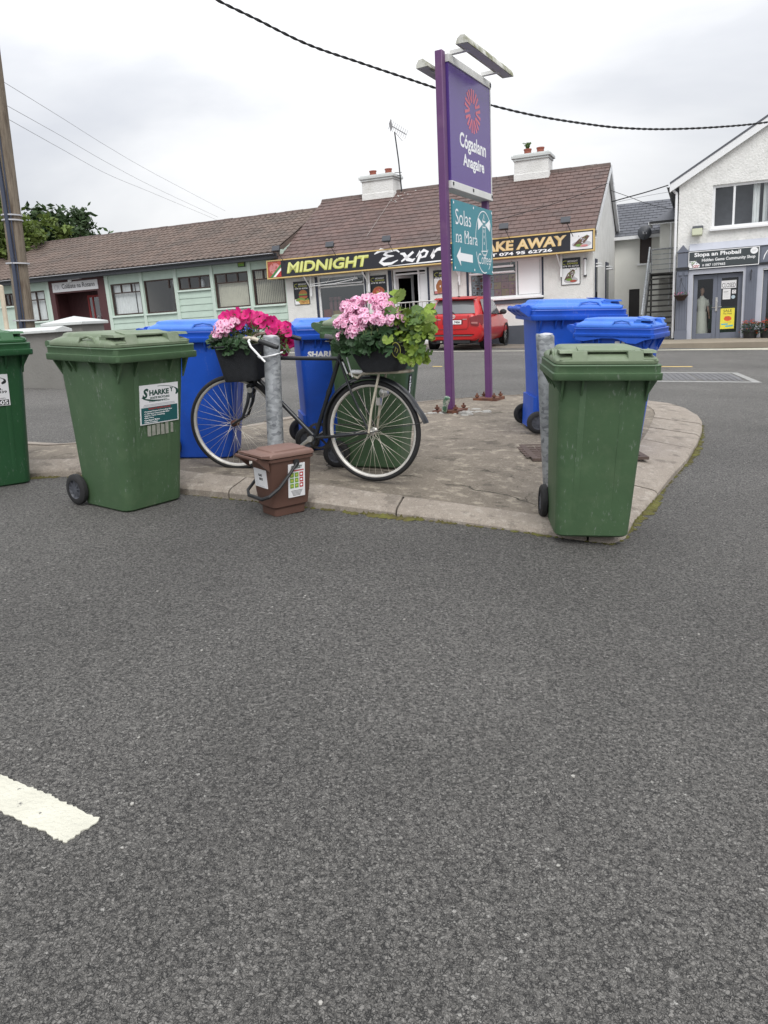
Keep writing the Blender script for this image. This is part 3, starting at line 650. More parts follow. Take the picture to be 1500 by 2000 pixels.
b = MB(); b.tube([(.08, 8.3, 3.1), (.10, 8.45, 3.05), (.10, 8.5, 2.6)], .05); b.box(-.2, 8.35, 3.05, .2, 8.55, 3.17); b.build('gutter', GREYPVC, tk)
# painted dark bands round the openings
for x0, x1, z0, z1 in ((-9.80, -9.70, .78, 2.88), (-7.86, -7.80, 1.3, 2.88), (-6.95, -6.82, .3, 2.88), (-5.52, -5.45, .78, 2.88), (-4.14, -4.06, 1.6, 2.88), (-1.62, -1.56, 1.6, 2.88)): b = MB(); b.box(x0, -.012, z0, x1, 0.001, z1); b.build('opening_band', NAVY, tk, smooth=0)
wa = window(tk, -9.70, -7.86, 1.36, 2.88, PVC, t=.06, rec=.09, trans=[(2.50, None, None)], glass=GLASSD, rm=DARKROOM, rd=1.6, sill=.08, sm=PLINTH)
b = MB(); b.box(-9.72, -.10, 2.555, -7.90, -.075, 2.59, None, T(0, 0, 0)); b.tube([(-9.85, -.3, 2.56), (-8.9, -.28, 2.585), (-8.0, -.26, 2.70)], .012); b.tube([(-9.85, -.3, 2.62), (-8.0, -.26, 2.74)], .010)
for xx in (-9.2, -8.2): b.tube([(xx, -.29, 2.63), (xx, 0, 2.80)], .008)
b.build('opened_top_light', PVC, wa, smooth=0)
b = MB()
for i, xx in enumerate((-9.45, -9.27, -9.1)): b.lathe([(.02, 1.42), (.055, 1.43), (.075, 1.95), (.03, 2.0), (.075, 2.05), (.075, 2.15)], FOODS[2], T(xx, .5, 0), 10)
b.box(-9.6, .14, 1.42, -9.28, .15, 1.72, FOODS[1]); b.box(-9.22, .14, 1.42, -8.0, .15, 1.66, FOODS[4]); b.build('window_display', None, wa, smooth=50)
# doorway, one leaf stands open
d_ = MB(); frame_boxes(d_, -6.78, -5.54, .42, 2.88, .07, .06, .14, PVC, [(-5.86, .42, 2.86)], [(2.72, -6.7, -5.6)]); do = d_.build('door', PVC, tk, smooth=0)
b = MB(); b.quad([(-5.83, .11, 1.3), (-5.62, .11, 1.3), (-5.62, .11, 2.68), (-5.83, .11, 2.68)]); b.box(-5.84, .08, .5, -5.60, .12, 1.3, PVC); b.build('pane', GLASSD, do, smooth=0)
b = MB(); room(b, -6.8, -5.53, .42, 2.86, .15, 3); b.build('hallway_lining', DARKROOM, do, smooth=0)
b = MB(); Ml = T(-6.71, .12, .46) @ RZ(62); frame_boxes(b, 0, .82, 0, 2.24, .09, -.02, .02, PVC); b2 = MB(Ml); frame_boxes(b2, 0, .82, 0, 2.24, .10, -.02, .02, PVC); dl = b2.build('door_leaf', PVC, do, smooth=0)
b = MB(Ml); b.quad([(.1, 0, .1), (.72, 0, .1), (.72, 0, 2.14), (.1, 0, 2.14)]); b.build('leaf_pane', GLASSD, do, smooth=0)
# display window with food prints and a blank white panel
wb = window(tk, -4.06, -1.62, 1.70, 2.88, PVC, t=.06, rec=.09, mull=[(-2.46, None, None)], trans=[(2.50, -4.0, -2.5)], glass=GLASSD, rm=DARKROOM, rd=1.2, sill=.10, sm=PVC)
b = MB(); b.box(-4.1, -.05, 1.50, -1.58, .0, 1.62); b.build('sill_band', PLINTH, wb, smooth=0)
b = MB()
for i in range(6):
    for j in range(3):
        x0 = -3.98 + i * .25; z0 = 1.77 + j * .225; mm = PALEG if i < 3 else [FOODS[2], FOODS[4], FOODS[2]][(i + j) % 3]
        b.box(x0, .125, z0, x0 + .24, .135, z0 + .215, mm)
        for k in range(5 if i < 3 else 3): b.disc(x0 + random.uniform(.05, .19), -(z0 + random.uniform(.05, .17)), random.uniform(.025, .055), random.uniform(.02, .04), FOODS[random.choice((5, 1, 5))] if i < 3 else FOODS[random.choice((1, 2, 4))], T(0, .123, 0) @ RX(-90), 0, 9)
b.build('food_print', None, wb, smooth=0)
b = MB(); b.box(-2.40, .08, 1.77, -1.70, .12, 2.82); b.build('white_blind', WVINYL, wb, smooth=0)
b = MB(); b.box(-4.0, -.2, 2.66, -2.5, -.17, 2.72); b.box(-4.0, -.14, 2.50, -2.5, -.11, 2.54)
for xx in (-3.95, -3.3, -2.6): b.tube([(xx, -.18, 2.7), (xx, .05, 2.86)], .01)
b.build('opened_top_light', PVC, wb, smooth=0)
# gable windows
for y0, y1 in ((.45, .95), (3.5, 4.4)):
    b = MB(); b.box(.0, y0, 1.2, .03, y1, 2.72, NAVY); o = b.build('window', NAVY, tk, smooth=0)
    b = MB(); b.quad([(.034, y0 + .06, 1.26), (.034, y1 - .06, 1.26), (.034, y1 - .06, 2.45), (.034, y0 + .06, 2.45)]); b.build('pane', GLASSD, o, smooth=0)
    b = MB(); b.box(.03, y0, 2.46, .22, y1, 2.5); b.box(.03, y0, 2.55, .18, y1, 2.58); b.build('opened_top_light', PVC, o, smooth=0)
# chimneys
def chimney(xc, w_, pots, plantpot):
    b = MB(); b.box(xc - w_ / 2, 3.55, 5.55, xc + w_ / 2, 4.45, 6.52); b.box(xc - w_ / 2 - .02, 3.53, 5.72, xc + w_ / 2 + .02, 4.47, 5.98); c = b.build('chimney', WALLW, rf, bevel=.015)
    b = MB(); b.box(xc - w_ / 2 - .09, 3.46, 6.50, xc + w_ / 2 + .09, 4.54, 6.60); b.box(xc - w_ / 2 - .03, 3.5, 6.42, xc + w_ / 2 + .03, 4.5, 6.50); b.box(xc - w_ / 2 - .02, 3.5, 6.6, xc + w_ / 2 + .02, 4.5, 6.64); b.build('chimney_cap', COPING, rf, bevel=.012)
    for i, p in enumerate(pots):
        b = MB(); b.lathe([(.11, 6.58), (.135, 6.62), (.125, 6.8), (.145, 6.82), (.145, 6.86), (.11, 6.86), (.10, 6.6)], None, T(xc + p, 4, 0), 14); b.build('chimney_pot', POTRED, rf)
chimney(-8.55, 1.28, (-.32, .33), 0)
chimney(-2.60, 1.22, (-.20, .26), 1)
r = empty('chimney_weed', None, None, 'small weed growing out of the left pot on the right chimney', 'weed', mat=FM @ T(-2.8, 4, 6.83)); b = MB(); random.seed(2)
for k in range(70):
    a = random.uniform(0, 6.28); l = random.uniform(.06, .24); t = random.uniform(.3, 1.2); p = Vector((math.cos(a) * l * t * .6, math.sin(a) * l * t * .6, l)); b.quad([p + Vector((-.02, 0, 0)), p + Vector((0, .01, -.02)), p + Vector((.025, 0, .01)), p + Vector((0, -.01, .03))])
    b.tube([(0, 0, -.05), p], .003, n=3)
b.build('foliage', LEAFM, r, smooth=0)
# splashes of render and bird lime on the slates below the chimney
b = MB(); random.seed(4); y2z = lambda y: 3.56 + (y + .38) / 4.38 * 2.44
for k in range(26):
    x_, y_ = -7.75 + random.gauss(0, .28), 3.45 + random.gauss(0, .30)
    if y_ > 3.9: continue
    z_ = y2z(y_) + .034; rr = random.uniform(.012, .035); b.add([(x_ + rr * math.cos(a) * random.uniform(.6, 1.6), y_ + rr * .87 * math.sin(a), z_ + rr * .49 * math.sin(a)) for a in [j * 1.047 for j in range(6)]], [tuple(range(6))])
b.tube([(-7.9, y , y2z(y) + .035) for y in (3.5, 2.6, 1.6, .6)], .004, n=4); b.build('lime_splash', mat('grey_splash', (.42, .41, .39), .8, .2), rf, smooth=0)
# aerial
r = empty('tv_aerial', None, None, 'thin television aerial on a dark leaning pole beside the left chimney', 'aerial', mat=FM @ T(-7.68, 3.9, 6.05))
b = MB(); b.tube([(0, 0, -.1), (-.06, 0, 1.0), (-.16, 0, 2.05)], .028, n=6); b.tube([(-.25, 0, .5), (.04, 0, .5)], .012, n=5); b.tube([(-.25, 0, .62), (.04, 0, .60)], .012, n=5); b.build('pole', BLKPL, r)
b = MB(); b.tube([(-.30, -.1, 2.3), (.22, .25, 1.95)], .018, n=5)
for k in range(9):
    u = k / 8; c = Vector((-.30 + .52 * u, -.1 + .35 * u, 2.3 - .35 * u)); b.tube([c + Vector((.06, .05, .16)), c - Vector((.06, .05, .16))], .007, n=4)
b.tube([(-.16, 0, 2.05), (.1, .1, 1.72)], .010, n=4); b.quad([(-.33, -.12, 2.34), (-.24, -.1, 2.52), (-.2, -.08, 2.2), (-.28, -.1, 2.05)]); b.build('antenna', WIRE, r)

# the long fascia sign
sg_ = empty('fascia_sign', None, None, 'long black take-away fascia board with yellow, white and gold lettering', 'sign', mat=FM @ T(-5.70, -.42, 3.24) @ RX(-4))
HW, HH = 5.76, .295
b = MB(); b.box(-HW, 0, -HH, HW, .20, HH); b.build('board', SIGNBLK, sg_, smooth=0)
b = MB(); frame_boxes(b, -HW - .03, HW + .03, -HH - .03, HH + .03, .04, -.015, .21); b.build('gold_trim', GOLDTRIM, sg_, smooth=0)
SMx = RX(90)      # text plane facing -y
ox = 5.70
def onsign(m=None, z=.004): return T(0, -z, 0) @ SMx
b = MB(); b.text('MIDNIGHT', -10.68 + ox, -.185, .36, SIGNYEL, onsign(), w=3.22, bold=.045, shear=.16); b.text('MIDNIGHT', -10.66 + ox, -.155, .355, mat('pale_lime_vinyl', (.66, .68, .25), .4, .05), onsign(z=.0055), w=3.2, bold=.012, shear=.16)
# brush script
S = .40; Wt = WVINYL
def brush(pts, ws, x0, z0, sc): b.stroke([(x0 + p[0] * sc, z0 + p[1] * sc) for p in pts], [q * sc * 1.3 for q in ws], Wt, onsign())
x0, z0 = -7.25 + ox, -.19
brush([(0, .38), (.25, .50), (.6, .42)], [.02, .10, .02], x0, z0, 1)
brush([(.92, .37), (.80, .46), (.5, .44), (.38, .34), (.52, .27), (.72, .27)], [.03, .06, .08, .10, .07, .02], x0, z0, 1)
brush([(.55, .26), (.32, .20), (.22, .10), (.35, .02), (.62, .03), (.86, .12)], [.03, .08, .10, .09, .06, .02], x0, z0, 1)
brush([(.95, .32), (1.08, .30), (1.20, .12), (1.38, .06), (1.48, .12)], [.03, .09, .10, .08, .02], x0, z0, 1); brush([(1.42, .34), (1.22, .20), (.98, .06)], [.06, .07, .04], x0, z0, 1)
brush([(1.52, .16), (1.66, .34), (1.66, .20), (1.54, -.03)], [.02, .06, .09, .05], x0, z0, 1); brush([(1.62, .26), (1.80, .36), (1.92, .30), (1.84, .16), (1.68, .13)], [.03, .07, .08, .06, .03], x0, z0, 1)
brush([(2.02, .14), (2.16, .34), (2.12, .16), (2.06, .07)], [.02, .06, .09, .05], x0, z0, 1); brush([(2.12, .22), (2.26, .34), (2.42, .36)], [.03, .07, .10], x0, z0, 1)
brush([(2.45, .18), (2.62, .24), (2.70, .33), (2.58, .35), (2.46, .22), (2.54, .08), (2.74, .12)], [.03, .06, .06, .07, .09, .08, .02], x0, z0, 1)
for q in (2.82, 3.18): brush([(q, .12), (q + .2, .36), (q + .22, .2), (q + .1, .07), (q - .02, .1)], [.02, .06, .1, .07, .02], x0, z0, 1)
brush([(.5, -.055), (2.0, -.035), (3.6, .0)], [.01, .035, .01], x0, z0, 1)
b.text('TAKE AWAY', -3.66 + ox, -.10, .31, SIGNGLD, onsign(), w=2.90, bold=.05, shear=.05)
b.text('TAKE AWAY', -3.65 + ox, -.085, .30, mat('pale_gold_vinyl', (.72, .55, .30), .4, .05), onsign(z=.0055), w=2.88, bold=.02, shear=.05)
b.text('T 074 95 62726', -3.17 + ox, -.245, .10, WVINYL, onsign(), w=1.97, bold=.035)
b.build('lettering', None, sg_, smooth=0)
b = MB(); M_ = onsign()
b.quad([(-HW + .02, -.27, .003), (-HW + .56, -.27, .003), (-HW + .56, .27, .003), (-HW + .02, .27, .003)], FOODS[1], M_)
random.seed(8); b.disc(-HW + .30, .02, .22, .20, FOODS[2], M_, .005)
for k in range(14): b.disc(-HW + .3 + random.uniform(-.16, .16), .04 + random.uniform(-.13, .13), .03, .025, FOODS[random.choice((1, 2))], M_, .006 + k * .0002, 8)
for k, mm in enumerate((mat('flag_green', (.03, .22, .06), .5, .05), WVINYL, REDI)): b.quad([(-HW + .10 + k * .12, -.27, .009), (-HW + .2 + k * .12, -.27, .009), (-HW + .56, .07 - k * .12, .009), (-HW + .56, .0 - k * .12 + .16, .009)] if k < 2 else [(-HW + .34, -.27, .0085), (-HW + .56, -.27, .0085), (-HW + .56, -.06, .0085)], mm, M_)
b.build('pizza_picture', None, sg_, smooth=0)
b = MB(); b.quad([(HW - .70, -.25, .003), (HW - .04, -.25, .003), (HW - .04, .25, .003), (HW - .70, .25, .003)], WHITE, M_)
b.disc(HW - .36, -.1, .3, .1, PALEG, M_, .004); b.add([(HW - .62, -.12, .006), (HW - .45, .05, .006), (HW - .2, .16, .006), (HW - .12, .12, .006), (HW - .25, -.06, .006), (HW - .5, -.16, .006)], [(0, 1, 2, 3, 4, 5)], FOODS[5], M_)
for k in range(26): b.disc(HW - .33 + random.gauss(0, .09), .06 + random.gauss(0, .05), random.uniform(.01, .03), random.uniform(.01, .02), random.choice((FOODS[5], PALEG, WHITE, FOODS[3])), M_, .007 + k * .0001, 7, rot=random.uniform(0, 90))
b.disc(HW - .28, -.15, .12, .035, FOODS[2], M_, .011); b.disc(HW - .44, -.13, .10, .04, FOODS[3], M_, .0105); b.build('kebab_picture', None, sg_, smooth=0)
for xx in (-10.02, -7.74, -4.45, -1.07):
    b = MB(); b.tube([(xx + ox, .02, -.33), (xx + ox + .08, .40, -.75)], .022, n=5); b.box(xx + ox + .06, .36, -1.0, xx + ox + .12, .42, -.3); b.build('bracket', PVC, sg_, smooth=0)
# floodlights on short arms over the sign
def flood(x, dark, label, dy=-.62, arm=True, z=3.86):
    r = empty('floodlight', None, None, label, 'floodlight', 'floodlights above the black fascia board', mat=FM @ T(x, dy, z) @ RX(-28))
    b = MB(); b.box(-.13, -.06, -.09, .13, .06, .07); b.box(-.15, -.075, -.11, .15, -.045, .09); b.build('lamp_housing', GREYPVC, r, bevel=.01)
    b = MB(); b.box(-.05, .04, .06, .03, .065, .085); b.build('bracket_label', PVC, r, smooth=0)
    b = MB(); b.tube([(.04, .05, -.08), (.14, .22, -.26), (.20, .34, -.36)], .012, n=5); b.build('arm', BLKPL, r); return r
flood(-8.79, 1, 'small dark floodlight over the yellow lettering of the fascia board'); flood(-6.68, 1, 'small dark floodlight over the white script of the fascia board')
flood(-2.68, 1, 'small dark floodlight above the gap between the gold words, next to the purple post'); flood(-.75, 1, 'small dark floodlight nearest the gable end of the cottage')
flood(-10.95, 1, 'small dark floodlight at the gutter where the green building meets the cottage', -.55, z=3.92)
r = empty('wall_lamp', None, None, 'white tubular lamp fixed beside the kebab poster at the cottage corner', 'wall lamp', mat=FM @ T(-.24, -.05, 2.46)); b = MB(); b.tube([(0, -.02, -.24), (0, -.02, .24)], .035, n=8); b.build('tube', PVC, r); b = MB(); b.box(-.05, -.02, -.28, .05, .05, -.22); b.box(-.05, -.02, .22, .05, .05, .28); b.box(-.02, .0, -.25, .02, .05, .25); b.build('bracket', GREYPVC, r, bevel=.008)
# posters
def poster(x, z0, z1, w_, label, kind):
    h = z1 - z0; r = empty('wall_poster', None, None, label, 'poster', 'food posters on the cottage wall', mat=FM @ T(x, -.005, z0)); P = T(0, -.012, 0) @ RX(90)
    b = MB(); b.box(-w_ / 2, -.012, 0, w_ / 2, .0, h); b.build('panel', SIGNBLK, r, smooth=0)
    b = MB(); frame_boxes(b, -w_ / 2 - .012, w_ / 2 + .012, -.012, h + .012, .018, -.02, .002); b.build('frame', BLKPL, r, smooth=0)
    b = MB(); b.text('MIDNIGHT', -.10, h - .12, .055, WVINYL, P, w=w_ * .55, z=.002, bold=.02); b.text('EXPRESS', -.12, h - .19, .055, SIGNYEL, P, w=w_ * .6, z=.002, bold=.02, shear=.2); b.text('074 95 62726', 0, h - .265, .05, WVINYL, P, w=w_ * .88, al='c', z=.002, bold=.03)
    b.stroke([(-w_ * .30 + .09 * math.cos(R_(a)), h - .13 + .06 * math.sin(R_(a))) for a in range(60, 300, 30)], .018, SIGNYEL, P, .002); b.build('lettering', None, r, smooth=0)
    b = MB(); Z = .003
    if kind == 'burger':
        b.quad([(-w_ / 2, 0, Z), (w_ / 2, 0, Z), (w_ / 2, .14, Z), (-w_ / 2, .2, Z)], FOODS[4], P); b.quad([(-w_ / 2, 0, .0035), (-.08, 0, .0035), (-.2, .17, .0035), (-w_ / 2, .19, .0035)], WVINYL, P)
        b.disc(.06, .36, .17, .15, FOODS[0], P, .004, 16, 0, 180); b.stroke([(-.12, .345), (.22, .345)], .045, FOODS[3], P, .005); b.stroke([(-.11, .31), (.22, .31)], .05, FOODS[5], P, .0045); b.stroke([(-.12, .27), (.23, .27)], .035, FOODS[1], P, .005); b.disc(.06, .27, .17, .08, FOODS[0], P, .004, 16, 180, 360)
        for k in range(14): b.disc(random.uniform(-.22, .26), random.uniform(.14, .22), .05, .03, FOODS[3], P, .006 + k * 1e-4, 7)
        for k in range(26): xx, yy = random.uniform(-.05, .26), random.uniform(.05, .13); b.stroke([(xx, yy), (xx + random.uniform(-.1, .1), yy + random.uniform(-.02, .04))], .018, FOODS[4] if k % 3 else FOODS[0], P, .0055 + k * 1e-4)
    elif kind == 'pizza':
        b.disc(.0, .24, .25, .24, FOODS[0], P, Z); b.disc(0, .24, .22, .21, FOODS[1], P, .004)
        for k in range(16): b.disc(random.uniform(-.15, .15), .25 + random.uniform(-.13, .13), .035, .03, FOODS[random.choice((1, 2, 4))], P, .005 + k * 1e-4, 8)
        b.quad([(-.22, .02, .008), (-.1, .02, .008), (w_ / 2, .26, .008), (w_ / 2, .34, .008)], mat('flag_green_b', (.03, .22, .06), .5, 0), P); b.quad([(-.1, .02, .008), (.06, .02, .008), (w_ / 2, .18, .008), (w_ / 2, .26, .008)], WVINYL, P); b.quad([(.06, .02, .008), (.22, .02, .008), (w_ / 2, .1, .008), (w_ / 2, .18, .008)], REDI, P)
    elif kind == 'chicken':
        b.quad([(-w_ / 2, 0, Z), (w_ / 2, 0, Z), (w_ / 2, .5, Z), (-w_ / 2, .5, Z)], WVINYL, P); b.quad([(-w_ / 2, 0, .0034), (w_ / 2, 0, .0034), (w_ / 2, .12, .0034), (-w_ / 2, .09, .0034)], FOODS[2], P)
        for xx, yy, a in ((-.12, .34, 60), (-.16, .2, 100), (.02, .36, 30), (.0, .2, 80), (-.08, .12, 40)): b.disc(xx, yy, .14, .07, FOODS[0], P, .004 + .001 * (xx + .2), 12, rot=a)
    else:
        b.quad([(-w_ / 2, 0, Z), (w_ / 2, 0, Z), (w_ / 2, .50, Z), (-w_ / 2, .50, Z)], WVINYL, P); b.disc(0, .13, .22, .1, PALEG, P, .0035)
        b.add([(-.2, .16, .004), (-.1, .34, .004), (.06, .46, .004), (.13, .42, .004), (.08, .22, .004), (-.1, .12, .004)], [(0, 1, 2, 3, 4, 5)], FOODS[5], P)
        for k in range(30): b.disc(.05 + random.gauss(0, .07), .32 + random.gauss(0, .07), random.uniform(.01, .03), .012, random.choice((FOODS[5], WHITE, FOODS[3], PALEG)), P, .005 + k * 1e-4, 7, rot=random.uniform(0, 90))
        b.disc(.08, .10, .11, .035, FOODS[1], P, .0085); b.disc(-.05, .15, .1, .04, FOODS[3], P, .0083)
    b.build('food_picture', None, r, smooth=0)
random.seed(31)
poster(-10.37, 1.96, 2.76, .60, 'black poster with a burger and chips at the left end of the cottage', 'burger')
poster(-7.33, 1.90, 2.74, .60, 'black poster with a round pizza between window and door', 'pizza')
poster(-4.98, 1.98, 2.74, .60, 'poster with fried chicken pieces just right of the cottage door', 'chicken')
poster(-.69, 1.97, 2.77, .57, 'poster with a kebab on white at the right end of the cottage', 'kebab')
# ramp railing at the door
r = empty('door_railing', None, None, 'thin grey metal railing outside the door of the white cottage', 'railing', mat=FM @ T(-5.7, -1.0, .3))
b = MB(); b.tube([(-.95, 0, 1.45), (.95, 0, 1.45)], .022, n=6); b.tube([(-.95, 0, .25), (.95, 0, .25)], .018, n=6); b.tube([(.95, 0, 1.45), (.95, .95, 1.45)], .022, n=6); b.build('handrail', CHROME, r)
b = MB()
for k in range(13): b.tube([(-.9 + k * .15, 0, .25), (-.9 + k * .15, 0, 1.45)], .010, n=5)
for k in range(6): b.tube([(.95, .1 + k * .15, .2), (.95, .1 + k * .15, 1.45)], .010, n=5)
b.build('balusters', CHROME, r)
b = MB()
for xx in (-.95, .0, .95): b.tube([(xx, 0, -.3), (xx, 0, 1.45)], .024, n=6)
b.build('post', CHROME, r)

# ---------------------------------------------------------------- long mint-green building
random.seed(22)
gb = empty('green_building', None, None, 'long low mint-green boarded building with brown tiled roof', 'building', mat=FM)
WN = [(-25.0, -24.30, 2.78, 3.30), (-23.52, -22.52, 2.06, 3.30), (-19.02, -17.54, 2.05, 3.28), (-17.36, -15.92, 2.03, 3.30), (-15.72, -14.24, 2.82, 3.31), (-14.06, -12.56, 2.03, 3.31), (-12.38, -10.95 - .08, 2.04, 3.33)]
b = MB(); holes_wall(b, -27, -11.0, -.4, 3.95, WN + [(-22.2, -19.25, .2, 3.62)], .0, .1)
b.quad([(-27, 0, -.4), (-27, 0, 3.8), (-27, 4, 5.6), (-27, 8, 3.8), (-27, 8, -.4)]); b.quad([(-11.03, 0, 3.0), (-11.03, 0, 3.9), (-11.03, 4, 5.6), (-11.03, 8, 3.8), (-11.03, 8, 3)]); b.quad([(-27, 8, -.4), (-27, 8, 3.8), (-11, 8, 3.8), (-11, 8, -.4)])
gw = b.build('wall', MINT, gb, smooth=0)
seg_ = [(-22.32, -22.2), (-19.25, -19.08), (-17.52, -17.38), (-15.90, -15.74), (-14.22, -14.08), (-12.54, -12.40)]
PMT = mat('pale_mint_trim', (.52, .62, .55), .7, .05, 4)
for x0, x1 in seg_: b = MB(); b.box(x0, -.055, -.3, x1, .0, 3.80); b.build('wall_post', PMT, gb, bevel=.008)
bays = [(-27, -22.32, [(-25.0, -24.3, 2.78), (-23.52, -22.52, 2.06)]), (-19.08, -17.52, [(0, 0, 2.02)]), (-17.38, -15.90, [(0, 0, 2.0)]), (-15.74, -14.22, [(0, 0, 2.78)]), (-14.08, -12.54, [(0, 0, 2.0)]), (-12.40, -11.02, [(0, 0, 2.0)])]
for x0, x1, ws in bays:
    b = MB()
    top = max(2.0, min(q[2] for q in ws)) if x0 > -22 else 2.02
    z = top - .05
    while z > .2:
        z0_ = z - .245; b.add([(x0, -.006, z), (x1, -.006, z), (x1, -.028, z0_ + .012), (x0, -.028, z0_ + .012), (x1, 0, z0_ + .012), (x0, 0, z0_ + .012), (x0, 0, z), (x1, 0, z)], [(3, 2, 1, 0), (4, 2, 3, 5), (0, 1, 7, 6)]); z -= .245
    b.build('weatherboard', MINT, gb, smooth=0)
WSP = mat('white_sill_paint', (.60, .70, .64), .7, .05, 4)
for x0, x1, zz in ((-19.08, -17.52, 2.0), (-17.38, -15.9, 2.0), (-15.74, -14.22, 2.78), (-14.08, -12.54, 2.0), (-12.4, -11.05, 2.0), (-23.6, -22.45, 2.02), (-25.1, -24.2, 2.74)): b = MB(); b.box(x0, -.09, zz - .03, x1, -.002, zz + .03); b.build('sill', WSP, gb, bevel=.006)
def W3(x0, x1): w_ = (x1 - x0); return [(x0 + w_ * .33, 'T', None), (x0 + w_ * .67, 'T', None)]
def gwin(x0, x1, z0, z1, cur, small=False, rm=ROOM, toponly=False, mid=False):
    tr = z1 - .36; mu = [(x0 + (x1 - x0) * .34, tr, None), (x0 + (x1 - x0) * .68, tr, None)] if not small else [(x0 + (x1 - x0) * .33, None, None), (x0 + (x1 - x0) * .66, None, None)]
    if mid: mu = [(x0 + (x1 - x0) * .5, None, None)]
    return window(gb, x0, x1, z0, z1, BRNFRAME, t=.055, rec=.045, mull=mu, trans=[] if small else [(tr, None, None)], rm=rm, rd=1.3, cur=cur)
for q in WN:
    x0, x1, z0, z1 = q
    if x0 == -25.0: gwin(*q, None, True)
    elif x0 == -23.52: gwin(*q, [(x0 + .03, x1 - .03, z0 + .03, z1 - .02, .12, .02, .11, CURTAIN)], mid=True)
    elif x0 == -19.02: gwin(*q, [(x0 + .05, x0 + 1.05, z0 + .03, z1 - .02, .12, .025, .12, CURTAIN), (x0 + 1.12, x1 - .05, z0 + .03, z1 - .02, .12, .025, .10, CURTAIN)])
    elif x0 == -17.36:
        o = window(gb, x0, x1, z0, z1, BRNFRAME, t=.055, rec=.045, mull=[(x0 + 1.18, z1 - .36, None)], trans=[(z1 - .36, x0 + .05, x0 + 1.2)][:1] if 0 else [], rm=ROOM, rd=1.6, cur=[(x1 - .18, x1 - .03, z0 + .25, z1 - .04, .10, .02, .08, CURTAIN, .1)])
        b = MB(); b.lathe([(.12, 0), (.18, .05), (.26, .35), (.12, .62), (.07, .7), (.10, .86), (.0, .98)], INK, T(x0 + .88, 1.0, z0 + .02) @ Matrix.Diagonal((1, .5, .9, 1)), 14); b.build('seat_silhouette', DARKROOM, o)
    elif x0 == -15.72:
        o = gwin(*q, None, True)
        b = MB(); b.lathe([(.05, 0), (.09, .1), (.075, .26), (.0, .33)], WVINYL, T(x0 + .88, .35, z0 + .06), 10); b.box(x0 + 1.08, .4, z0 + .05, x0 + 1.35, .6, z0 + .22, ROOM); b.build('windowsill_ornament', None, o)
    elif x0 == -14.06:
        o = gwin(*q, None, rm=mat('bright_toned_room', (.30, .28, .22), .9, .1)); b = MB()  # brighter room, by a paler lining colour only
        for k in range(19): xx = x0 + .07 + k * .072; b.box(xx, .14, z0 + .05, xx + .064, .15, z1 - .38 + .33 * 0, BLIND, T(0, 0, 0))
        b.build('vertical_blind', BLIND, o, smooth=0)
    else:
        o = gwin(*q, None, rm=DARKROOM); b = MB()
        for k in range(17): xx = x0 + .08 + k * .077; b.box(-.028, -.004, 0, .028, .004, z1 - z0 - .1, BLIND, T(xx, .16, z0 + .05) @ RZ(48))
        b.build('vertical_blind', BLIND, o, smooth=0)
# entrance recess
b = MB(); b.box(-22.2, .9, .2, -19.25, .98, 3.62); b.box(-22.2, .1, .2, -22.14, .9, 3.62); b.box(-19.31, .1, .2, -19.25, .9, 3.62); b.box(-22.2, .1, 3.56, -19.25, .9, 3.62); b.box(-22.2, -.035, 3.10, -19.25, .1, 3.62); b.box(-19.95 + .28, -.035, .2, -19.25, .10, 3.1); b.box(-22.2, -.035, .2, -21.95, .1, 3.1)
for k in range(14): b.box(-21.9 + k * .075, .875, .2, -21.9 + k * .075 + .06, .9, 3.1)
en = b.build('entrance_recess', MAROON, gb, smooth=0)
b = MB(); frame_boxes(b, -21.0, -19.95, .5, 2.98, .09, .80, .88, REDDOOR, [(-20.72, .6, 2.9)], [(1.85, -20.6, -20.0)]); b.box(-20.95, .82, .5, -19.98, .86, 1.3, REDDOOR); dr = b.build('door', REDDOOR, gb, smooth=0)
b = MB(); b.quad([(-20.66, .815, 1.3), (-20.02, .815, 1.3), (-20.02, .815, 2.9), (-20.66, .815, 2.9)]); b.quad([(-20.92, .815, 1.3), (-20.76, .815, 1.3), (-20.76, .815, 2.9), (-20.92, .815, 2.9)]); b.build('pane', GLASSD, dr, smooth=0)
b = MB(); b.tube([(-20.55, .80, 1.75), (-20.55, .72, 1.78), (-20.52, .70, 2.05), (-20.45, .72, 2.12), (-20.40, .74, 2.05), (-20.40, .80, 1.75)], .02, n=6); b.build('handle', CHROME, dr)
b = MB(); b.box(-20.4, -.2, 3.60, -20.9, .0, 3.66); b.lathe([(0, -.09), (.06, -.07), (.09, 0), (.06, .07), (0, .09)], None, T(-20.95, -.12, 3.58), 12); b.build('porch_lamp', PVC, gb)
# roof
b = MB(); roof_tiles(b, -27.15, -11.12, (-.45, 3.83), (4, 5.70), 14, 64, wave=.038, lift=.024, jit=.006, seg=5)
b.quad([(-11.118, -.45, 3.60), (-11.118, -.45, 3.85), (-11.118, 4, 5.72), (-11.118, 4, 5.2)]); b.quad([(-27.15, 4, 5.7), (-11.12, 4, 5.7), (-11.12, 8.45, 3.83), (-27.15, 8.45, 3.83)]); b.quad([(-27.15, -.4, 3.80), (-11.12, -.4, 3.80), (-11.12, 4, 5.66), (-27.15, 4, 5.66)])
gr = b.build('roof', TILE, gb, smooth=40)
b = MB(); x = -27.17
while x < -11.2:
    x2 = min(x + .42, -11.12); j = random.uniform(-.008, .008); b.loft([[(xx, 4 - .14, 5.66 + j), (xx, 4 - .07, 5.76 + j), (xx, 4, 5.785 + j), (xx, 4.07, 5.76 + j), (xx, 4.14, 5.66 + j)] for xx in (x, x2 - .012)], close=False, c0=False, c1=False); x = x2
b.build('ridge_tiles', RIDGE, gr, smooth=50)
